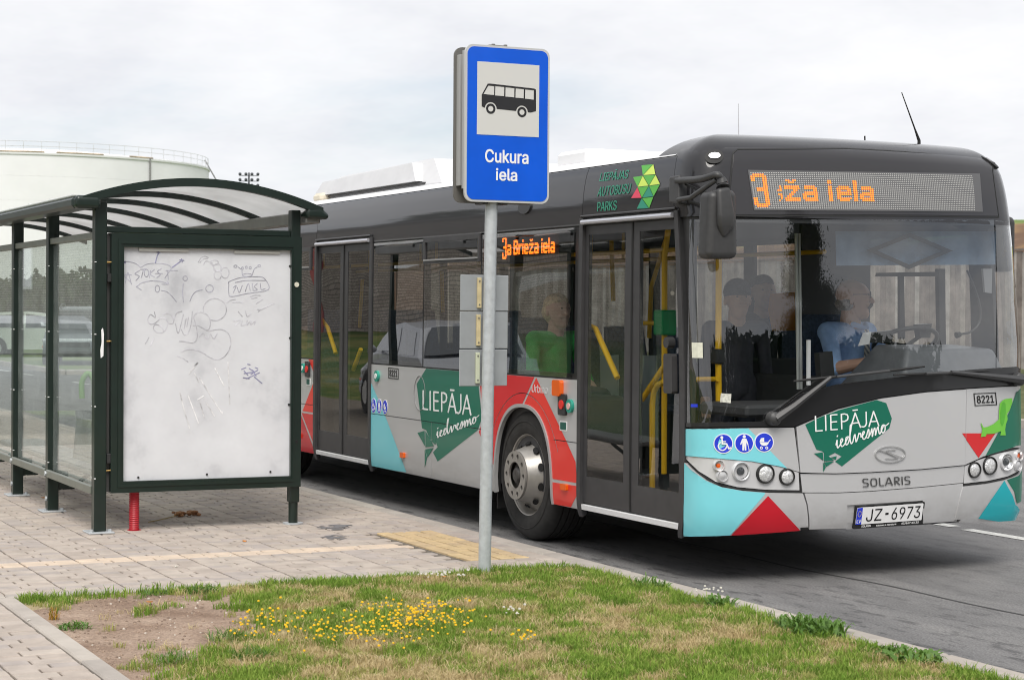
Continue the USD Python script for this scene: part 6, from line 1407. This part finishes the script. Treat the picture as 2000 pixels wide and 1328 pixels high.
scr[2] += [[(1265, 805), (1330, 800), (1280, 850)], [(1350, 800), (1340, 850), (1380, 840)], [(1400, 800), (1395, 845), (1430, 800)], [(1440, 800), (1440, 845), (1425, 820)], [(1450, 830), (1485, 800), (1470, 840)], [(1310, 710), (1350, 760)], [(1380, 705), (1400, 760), (1440, 730)], [(1430, 560), (1480, 545), (1530, 550)], [(1440, 580), (1500, 570)], [(1490, 630), (1550, 590)], [(1510, 710), (1580, 670), (1670, 630)], [(1500, 690), (1530, 690)], [(920, 965), (960, 930), (1000, 985), (1030, 935), (1060, 980), (1100, 930), (1070, 985)]]
scr[0] += [[(495, 118), (525, 125)], [(512, 112), (512, 135)], [(725, 195), (765, 200)], [(742, 185), (748, 215)], [(160, 212), (180, 225)], [(165, 225), (178, 210)], [(480, 222), (500, 150), (510, 130)], [(650, 268), (730, 210)]]
# lower strokes (second crop, 3.019 px per pixel from (0, 640))
low_ = lambda L: [[((x / 3.019 - 210) * 5.128, (y / 3.019 + 170) * 5.128) for x, y in l] for l in L]
scr[3] += low_([[(1060, 375), (1085, 480), (1118, 592)], [(1148, 270), (1172, 320)], [(1178, 298), (1300, 490), (1310, 495)], [(1110, 400), (1170, 562)], [(1165, 425), (1200, 402)], [(1180, 440), (1205, 530)], [(1215, 440), (1265, 520)], [(1268, 240), (1320, 340)], [(1345, 205), (1355, 450)], [(1115, 270), (1165, 210)]])
scr[0] += low_([[(1425, 245), (1450, 235)], [(1440, 270), (1490, 262)], [(1455, 300), (1530, 265)], [(1435, 295), (1470, 300)], [(1470, 240), (1500, 260)], [(1480, 275), (1520, 250)], [(1500, 290), (1545, 328)], [(1460, 215), (1475, 218)], [(1505, 235), (1520, 240)], [(1440, 255), (1462, 280)], [(1490, 250), (1510, 285)]])
for k, L in scr.items():
    w = (.0075, .0052, .0062, .0085)[k]
    g = unary_union([stroke(gp(l), w, len(l) > 2, 5) for l in L]).intersection(sbox(iy0 + .005, iz0, iy1 - .005, iz1))
    for g1 in polys(g): obj('scribble', mk_(g1, .0008, XP - .0015), INK[k], bdp)
# red cable duct
c = np.array([-3.46, -3.985]); prof = [(.033 + .004 * (i % 2), PZ + .002 + i * .0075) for i in range(39)]
obj('cable_duct', lathe([(.05, PZ), (.05, PZ + .004)] + prof, 20, 'z', (c[0], c[1], 0)), mat('duct_red', (.42, .018, .03), .45), sh, smooth=25)

# ================================================================== STOP SIGN
sp = thing('bus_stop_sign', 'blue bus stop sign reading Cukura iela on a galvanised pole', 'sign')
X0 = -.472; pb0, pt0 = np.array([X0 - .06, -2.612, PZ]), np.array([X0 - .08, -2.560, 3.2])
obj('pole', tube([pb0 - [0, 0, .1], pb0 * .5 + pt0 * .5, pt0], .0375, 20), STEEL, sp, smooth=60)
SB = mat('sign_blue', (.0, .095, .66), .32, coat=.3, noise=(2.2, .9, 1.08)); SFR = mat('sign_edge', (.62, .62, .61), .35, metal=.3); SBK = mat('sign_back_grey', (.16, .155, .145), .5, metal=.3)
y0, y1, z0, z1 = -2.783, -2.228, 2.325, 3.252
def splate(x, th, mt, name, d=0, par=sp): return obj(name, mk_(rrect(y0 + d, y1 - d, z0 + d, z1 - d, .05 - d * .5), th, x), mt, par)
fp = splate(X0 - .018, .018, SFR, 'front_panel'); splate(X0 + .0005, .002, SB, 'blue_face', .013, fp)
bp_ = splate(X0 - .175, .018, SBK, 'rear_panel')
obj('side_channel', cat_(bx(X0 - .155, X0 - .10, y0 + .012, y0 + .026, z0 + .10, z1 - .05), bx(X0 - .085, X0 - .02, y0 + .018, y0 + .030, z0 + .08, z1 - .03)), mat('channel_grey', (.48, .48, .47), .4, metal=.4), sp)
obj('top_strap', cat_(cbx(X0 - .16, X0 - .02, -2.62, -2.5, z1 - .02, z1 + .008, .004)), SBK, sp)
for yy in (-2.58, -2.50): obj('top_bolt', cyl((X0 - .05, yy, z1), (X0 - .05, yy, z1 + .016), .012, 6), SBK, sp)
obj('bottom_clamp', cat_(cbx(X0 - .13, X0 - .02, -2.66, -2.62, z0 - .012, z0 + .02, .004), cbx(X0 - .13, X0 - .02, -2.53, -2.49, z0 - .012, z0 + .02, .004)), TRIM, sp)
wy0, wy1, wz0, wz1 = -2.708, -2.300, 2.722, 3.152
obj('white_field', mk_(sbox(wy0, wz0, wy1, wz1), .0012, X0 + .0028), mat('sign_white', (.60, .60, .58), .35), fp)
def pict(pts): return [(wy0 + (x - 258) / (690 - 258) * (wy1 - wy0), None) for x, y in pts]
def wf(x, y):       # crop pixel of the sign to the field's plane
    p = onx(860 + x / 3.59, 60 + y / 3.59, X0); return (p[1], p[2])
WFP = lambda L: Polygon([wf(*p) for p in L]).buffer(0)
body_ = WFP([(288, 452), (330, 374), (345, 373), (655, 408), (668, 415), (668, 566), (632, 576), (305, 541), (288, 532)])
wins = [WFP(q) for q in ([(300, 446), (334, 387), (376, 391), (375, 454)], [(383, 390), (446, 397), (445, 462), (381, 456)], [(455, 398), (517, 405), (516, 470), (453, 464)], [(526, 406), (584, 412), (583, 477), (524, 472)], [(592, 414), (654, 420), (653, 486), (591, 479)])]
w1, w2 = Point(wf(351, 549)), Point(wf(570, 573)); rw = abs(wf(351, 549)[1] - wf(351, 513)[1])
g = body_.difference(unary_union(wins)).difference(w1.buffer(rw * 1.28)).difference(w2.buffer(rw * 1.28)).union(w1.buffer(rw).difference(w1.buffer(rw * .56))).union(w2.buffer(rw).difference(w2.buffer(rw * .56)))
obj('bus_pictogram', mk_(g, .0012, X0 + .0042), mat('sign_black', (.02, .02, .022), .4), fp)
def sign_text(t, a, b, capa):
    m = meshkit.text_mesh(t, .08, .0012, bold=True); lo, hi = m.bounds; A, B, C = np.array(wf(*a)), np.array(wf(*b)), np.array(wf(*capa)); m.vertices[:, 0] = (m.vertices[:, 0] - lo[0]) / (hi[0] - lo[0]) * (B[0] - A[0]) + A[0]
    hgt = C[1] - A[1]; m.vertices[:, 1] = (m.vertices[:, 1] - 0) / .08 * hgt + (A[1] + B[1]) / 2; obj('sign_lettering', frame_map(m, (X0 + .003, 0, 0), np.array([0, 1.0, 0]), np.array([0, 0, 1.0]), np.array([1.0, 0, 0])), PWHITE, fp)
sign_text('Cukura', (312, 918), (616, 936), (312, 832)); sign_text('iela', (388, 1045), (537, 1057), (388, 966))
py_ = (-2.762, -2.446); zz = [1.228, 1.452, 1.678, 1.898]
for k in range(3):
    pl = thing('timetable_plate', parent=sp); GP = mat('plate_back', (.36, .38, .395), .45, metal=.35, noise=(10, .92, 1.06))
    dx_ = .006 * k
    obj('sheet', cbx(X0 - .115, X0 - .108, py_[0] + dx_ * .4, py_[1] + dx_ * .4, zz[k] + .003, zz[k + 1] - .003, .003), GP, pl)
    yy = -2.648 + .004 * k
    obj('strip', cbx(X0 - .107, X0 - .092, yy - .012, yy + .014, zz[k] + .02, zz[k + 1] - .02, .002), mat('strip_cream', (.56, .47, .27), .6, noise=(20, .8, 1.1)) if k else mat('strip_pale', (.50, .53, .40), .6), pl)
    for z in (zz[k] + .04, zz[k + 1] - .04): obj('screw', cyl((X0 - .092, yy, z), (X0 - .088, yy, z), .005, 6), SBK, pl)

# ================================================================== CARS
def car(name, label, loc, rotz, paint, h=1.5, L=4.3, W=1.74, rails=False, wagon=False):
    c = thing(name, label, 'car', 'parked cars', loc=loc, rotz=rotz); k = L / 4.3; e = h / 1.5
    prof = [(2.12, .35), (2.15, .55), (2.08, .72), (1.15, .92), (-1.9, .97), (-2.1, .80), (-2.13, .5), (-2.08, .30), (-1.72, .28), (1.72, .28)]
    def loft(pr, w0, w1, zs, ze):
        V, F = [], []; n = len(pr)
        for s in (-1, 1):
            for x, z in pr:
                t = min(max((z - zs) / (ze - zs), 0), 1); V.append((x * k, s * (w0 + (w1 - w0) * t) * (1 - .06 * (abs(x) > 1.9)), z * e))
        for i in range(n): a, b = i, (i + 1) % n; F += [[a, b, n + b], [a, n + b, n + a]]
        f0 = trimesh.creation.triangulate_polygon(Polygon(pr), engine='earcut')[1]; F += [list(t) for t in f0] + [[n + t[0], n + t[2], n + t[1]] for t in f0]
        m = trimesh.Trimesh(np.array(V), np.array(F), process=False); m.fix_normals(); return m
    rear = -2.0 if wagon else -1.75
    gh_ = [(1.2, .90), (.35, 1.40), (-.4, 1.49), (-1.35, 1.44 if wagon else 1.40), (rear, .95)]
    base = loft(prof, W / 2, W / 2 - .03, .3, .95); cut = []
    obj('body', base, paint, c, smooth=30)
    gi = [(1.08, .92), (.32, 1.355), (-.4, 1.445), (-1.3, 1.38), (rear + .08, .95)]
    obj('cabin_frame', loft(gh_, W / 2 - .05, W / 2 - .24, .9, 1.49), paint, c, smooth=30)
    GLC = mat('car_glass', (.03, .035, .04), .05, coat=1)
    for s in (-1, 1):
        y = lambda z: s * ((W / 2 - .05) + (-.19) * (z - .9) / .59 + .006)
        for q in ([(.98, .97), (.34, 1.33), (-.32, 1.41), (-.32, .97)], [(-.4, .97), (-.4, 1.41), (-1.2, 1.36), (rear + .28, .99)]):
            P = np.array([(x * k, y(z), z * e) for x, z in q]); obj('side_glass', trimesh.Trimesh(P, np.array([[0, 1, 2], [0, 2, 3]]) if s < 0 else np.array([[0, 2, 1], [0, 3, 2]])), GLC, c)
        obj('headlight', rounded_hull([(2.02 * k, s * (W / 2 - .14), .66 * e), (1.86 * k, s * (W / 2 - .05), .68 * e), (2.06 * k, s * (W / 2 - .36), .64 * e)], .05), mat('car_lamp', (.75, .75, .76), .1, coat=1), c, smooth=40)
        obj('indicator', cbx(1.94 * k, 2.04 * k, s * (W / 2 - .09), s * (W / 2 - .03), .50 * e, .55 * e, .01), AMBER, c)
        obj('door_mirror', rounded_hull([(.75 * k, s * (W / 2 + .02), 1.0 * e), (.75 * k, s * (W / 2 + .14), 1.0 * e), (.72 * k, s * (W / 2 + .14), 1.08 * e)], .05), paint, c, smooth=40)
        for x in (1.32, -1.28):
            w = obj('wheel', lathe([(.20, -.10), (.30, -.105), (.315, -.08), (.315, .08), (.3, .1), (.0001, .1)], 24, 'y', (x * k, s * (W / 2 - .09), .315)).copy(), TYRE, c, smooth=30)
            obj('rim', cyl((x * k, s * (W / 2 - .02), .315), (x * k, s * (W / 2 + .012), .315), .2, 16), ALU, w, smooth=30)
            obj('wheel_opening', cyl((x * k, s * (W / 2 - .12), .33), (x * k, s * (W / 2 + .004), .33), .37, 20), BLACK, c, smooth=30)
        if rails: obj('roof_rail', tube(arc_pts([(.1 * k, s * .55, 1.45 * e), (-.2 * k, s * .56, 1.54 * e), (-1.1 * k, s * .56, 1.53 * e), (-1.4 * k, s * .55, 1.43 * e)], 5), .02, 6), TRIM, c, smooth=40)
    f = lambda q: np.array([(x * k, y, z * e) for x, y, z in q])
    obj('windscreen', trimesh.Trimesh(f([(1.17, -.72, .935), (1.17, .72, .935), (.39, .56, 1.385), (.39, -.56, 1.385)]) + [.012, 0, .012], np.array([[0, 1, 2], [0, 2, 3]])), GLC, c)
    obj('rear_glass', trimesh.Trimesh(f([(rear, -.70, 1.0), (rear, .70, 1.0), (-1.38, .56, 1.38), (-1.38, -.56, 1.38)]) + [-.015, 0, .012], np.array([[0, 2, 1], [0, 3, 2]])), GLC, c)
    obj('grille', cbx(2.10 * k, 2.165 * k, -.45, .45, .52 * e, .64 * e, .01), BLACK, c); obj('bumper_gap', cbx(2.09 * k, 2.15 * k, -.6, .6, .36 * e, .42 * e, .01), BLACK, c)
    return c
SUVP = mat('suv_paint', (.14, .16, .17), .3, metal=.5, coat=.5); SILC = mat('silver_car_paint', (.27, .28, .30), .3, metal=.5, coat=.5); PALEC = mat('pale_car_paint', (.55, .60, .54), .35, coat=.4)
s_ = onz(158, 716, 0.0); car('parked_car', 'dark grey estate car with roof rails behind the shelter glass', (s_[0], s_[1], 0), math.radians(-18), SUVP, h=1.72, L=4.6, rails=True, wagon=True)
s_ = onz(76, 692, 0.10); car('parked_car', 'pale car farther off, seen through the middle shelter pane', (s_[0], s_[1], .0), math.radians(70), PALEC, h=1.55, wagon=True)
car('parked_car', 'silver car mirrored in the side windows of the bus', (-16.0, -6.35, .12), math.radians(188), SILC, h=1.46, L=4.4)
# low green tube hoop by the road, seen through the glass
h0 = onz(160, 778, .10); h1 = onz(184, 778, .10); z_ = CAM[2] + (602 - 728) / FPX * np.linalg.norm(h0 - CAM)
obj('hoop_barrier', tube(arc_pts([h0, [*h0[:2], z_ - .15], (h0 + h1) / 2 + [0, 0, z_ - .10], [*h1[:2], z_ - .15], h1], 8), .05, 8), mat('hoop_green', (.20, .36, .12), .5), None, smooth=60, label='pale green tube hoop barrier behind the shelter glass beside the road', cat='barrier')

# ================================================================== NEAR SIDE, MIRRORED IN THE BUS
lw = [(-6.9, .10), (-9, .16), (-11.5, .5), (-14.5, .95), (-16.5, 1.1), (-60, 1.2)]; V, F = [], []
xs = np.linspace(-160, -1.0, 60)
for x in xs:
    for y, z in lw: V.append((x, y, z))
for i in range(len(xs) - 1):
    for j in range(len(lw) - 1): a = i * len(lw) + j; F += [[a, a + 1, a + len(lw) + 1], [a, a + len(lw) + 1, a + len(lw)]]
m = trimesh.Trimesh(np.array(V), np.array(F), process=False)
if m.face_normals[0][2] < 0: m.invert()
obj('lawn', m, mixmat('lawn_green', (.05, .095, .018), (.15, .15, .05), .5, .95, scale2=8), kind='structure')
BRK = usdkit.material(stage, '/World/Looks/pale_brick', {'g': ('geometry', {}), 's': ('separate_xyz', {}), 'c': ('combine_xyz', {}), 'b': ('brick_texture', {'scale': 1.0, 'brick_width': .27, 'row_height': .10, 'mortar_size': .009, 'color1': (.40, .35, .31), 'color2': (.29, .245, .215), 'mortar': (.085, .075, .07), 'bias': -.1}), 'p': ('principled_bsdf', {'roughness': .9})},
    [('g.position', 's.vector'), ('s.x', 'c.x'), ('s.z', 'c.y'), ('c.vector', 'b.vector'), ('b.color', 'p.base_color')], surface='p.BSDF')
bl = thing('brick_building', 'long pale brick building mirrored in the bus windows', 'building')
BY = -17.0
obj('wall', bx(-95, -14, BY - 9, BY, .6, 6.4), BRK, bl); obj('roof_slab', bx(-95.3, -13.7, BY - 9.3, BY + .25, 6.402, 6.7), mat('roof_grey', (.16, .15, .15), .8), bl)
for x in (-90, -80, -70, -24.0, -18.5):
    w = obj('window', bx(x - 1.2, x + 1.2, BY, BY + .03, 2.4, 4.6), PWHITE, bl); obj('pane', bx(x - 1.1, x + 1.1, BY + .03, BY + .036, 2.5, 4.5), mats['car_glass'], w)
for x in (-56.5, -51.5): obj('door', bx(x - .6, x + .6, BY, BY + .05, 1.1, 4.4), mat('red_door', (.30, .03, .025), .5), bl)

# ---- trees
LEAFM = {}
def leafmat(nm, c1, c2):
    if nm not in LEAFM:
        LEAFM[nm] = usdkit.material(stage, '/World/Looks/leaf_' + nm, {'g': ('geometry', {}), 'r': ('rgb_ramp', {'ramp': [(0, c1), (1, c2)]}), 'd': ('diffuse_bsdf', {}), 't': ('translucent_bsdf', {}), 'm': ('mix_closure', {'fac': .3})},
            [('g.random_per_island', 'r.fac'), ('r.color', 'd.color'), ('r.color', 't.color'), ('d.BSDF', 'm.closure1'), ('t.BSDF', 'm.closure2')], surface='m.closure')
    return LEAFM[nm]
def leaf_cloud(P, size, seed):
    r = np.random.default_rng(seed); n = len(P); a = r.normal(size=(n, 3)); a /= np.linalg.norm(a, axis=1, keepdims=True); b = np.cross(a, r.normal(size=(n, 3))); b /= np.linalg.norm(b, axis=1, keepdims=True); s = size * r.uniform(.6, 1.3, (n, 1))
    V = np.stack([P - a * s, P + b * s * .55, P + a * s, P - b * s * .55], 1).reshape(-1, 3); k = np.arange(n)[:, None] * 4; F = np.vstack([k + [0, 1, 2], k + [0, 2, 3]]); return trimesh.Trimesh(V, F, process=False)
def tree(name, label, loc, h, w, n, leaf, lm, seed, low=.2, bark=(.10, .085, .07), cat='tree'):
    r = np.random.default_rng(seed); t = thing(name, label, cat, loc=loc)
    tr = [tube([(0, 0, 0), (.05 * h * .1, 0, h * .45), (0, .02 * h, h * .93)], [h * .03, h * .02, h * .005], 8)]; cl = []
    for i in range(34):
        z = h * (low + (.95 - low) * i / 33); a = r.uniform(0, 2 * PI); ext = w * (1 - .75 * max(0, (z / h - .45) / .55)) * r.uniform(.6, 1.0); tip = np.array([math.cos(a) * ext, math.sin(a) * ext, z + r.uniform(-.04, .06) * h]); tr.append(tube([(0, 0, z * .88), tip * [.55, .55, 1], tip], [h * .006, h * .0035, h * .0015], 5))
        for q in np.linspace(.35, 1, 4): cl.append((tip * [q, q, 1] + r.normal(size=3) * .25, ext * .24 + .1))
    per = n // len(cl); P = np.vstack([c + r.normal(size=(per, 3)) * s * [.8, .8, .75] for c, s in cl])
    obj('trunk', cat_(tr), mat('bark_%d' % int(bark[0] * 1000), bark, .9), t, smooth=50); obj('crown', leaf_cloud(P, leaf, seed), lm, t); return t
GRN = leafmat('mid', (.03, .065, .012), (.075, .13, .03)); DKG = leafmat('dark', (.012, .03, .010), (.035, .065, .02))
tree('birch_tree', 'tall birch tree mirrored in the windscreen of the bus', (25.0, 9.9, 0), 11.5, 3.1, 130000, .065, DKG, 5, low=.12)
for i, (x, y, h, lab) in enumerate(((62, 30, 6.5, 'far dark tree mirrored low in the windscreen, nearest the road'), (70, 37, 7.5, 'far dark tree mirrored low in the windscreen, middle one'), (75, 45, 7, 'far dark tree mirrored low in the windscreen, outermost one'), (58, 22, 4.5, 'low bushy tree mirrored in the foot of the windscreen'))): tree('far_tree', lab, (x, y, 0), h, h * .33, 2500, .22, DKG, 20 + i, low=.1)
for i, (x, y, h, lab) in enumerate(((-66, -27, 10.5, 'rounded tree behind the brick building, mirrored in the rear of the roof band'), (-49, -28, 10, 'rounded tree behind the brick building, mirrored in the middle of the roof band'), (-38, -29, 9.5, 'rounded tree behind the brick building, mirrored near the front of the roof band'))): tree('garden_tree', lab, (x, y, 1), h, h * .38, 4000, .22, GRN, 40 + i, low=.25)
P = []
hr = np.random.default_rng(31)
for k in range(420):
    y_ = hr.uniform(-90, 70); x_ = 66 + hr.uniform(-5, 5) + abs(y_ + 10) * .05; hh = 8.0 + 5.0 * meshkit.fbm(np.array([y_ * .12, 1.5, 0]), 3, 9); P.append(np.c_[hr.normal(size=(60, 2)) * 1.6 + [x_, y_], hr.uniform(0, hh, 60)])
obj('distant_wood', leaf_cloud(np.vstack(P), .85, 9), DKG, None, label='far dark wood that the foot of the windscreen mirrors', cat='wood', kind='stuff')
# hedge and bushes in front of the tank
P = []
hr = np.random.default_rng(3)
for k in range(260):
    px = hr.uniform(-60, 700); d = hr.uniform(120, 150); g_ = at_dist(px, d); hh = hr.uniform(2.6, 4.0) * (.85 + .3 * meshkit.fbm(np.array([px * .015, 0, 0]), 3, 4)); P.append(np.c_[hr.normal(size=(70, 2)) * 1.5 + g_, hr.uniform(0, hh, 70)])
obj('hedge', leaf_cloud(np.vstack(P), .34, 8), leafmat('hedge', (.05, .075, .03), (.11, .14, .06)), None, label='dark bushes in a long belt below the white tank', cat='bushes', kind='stuff')
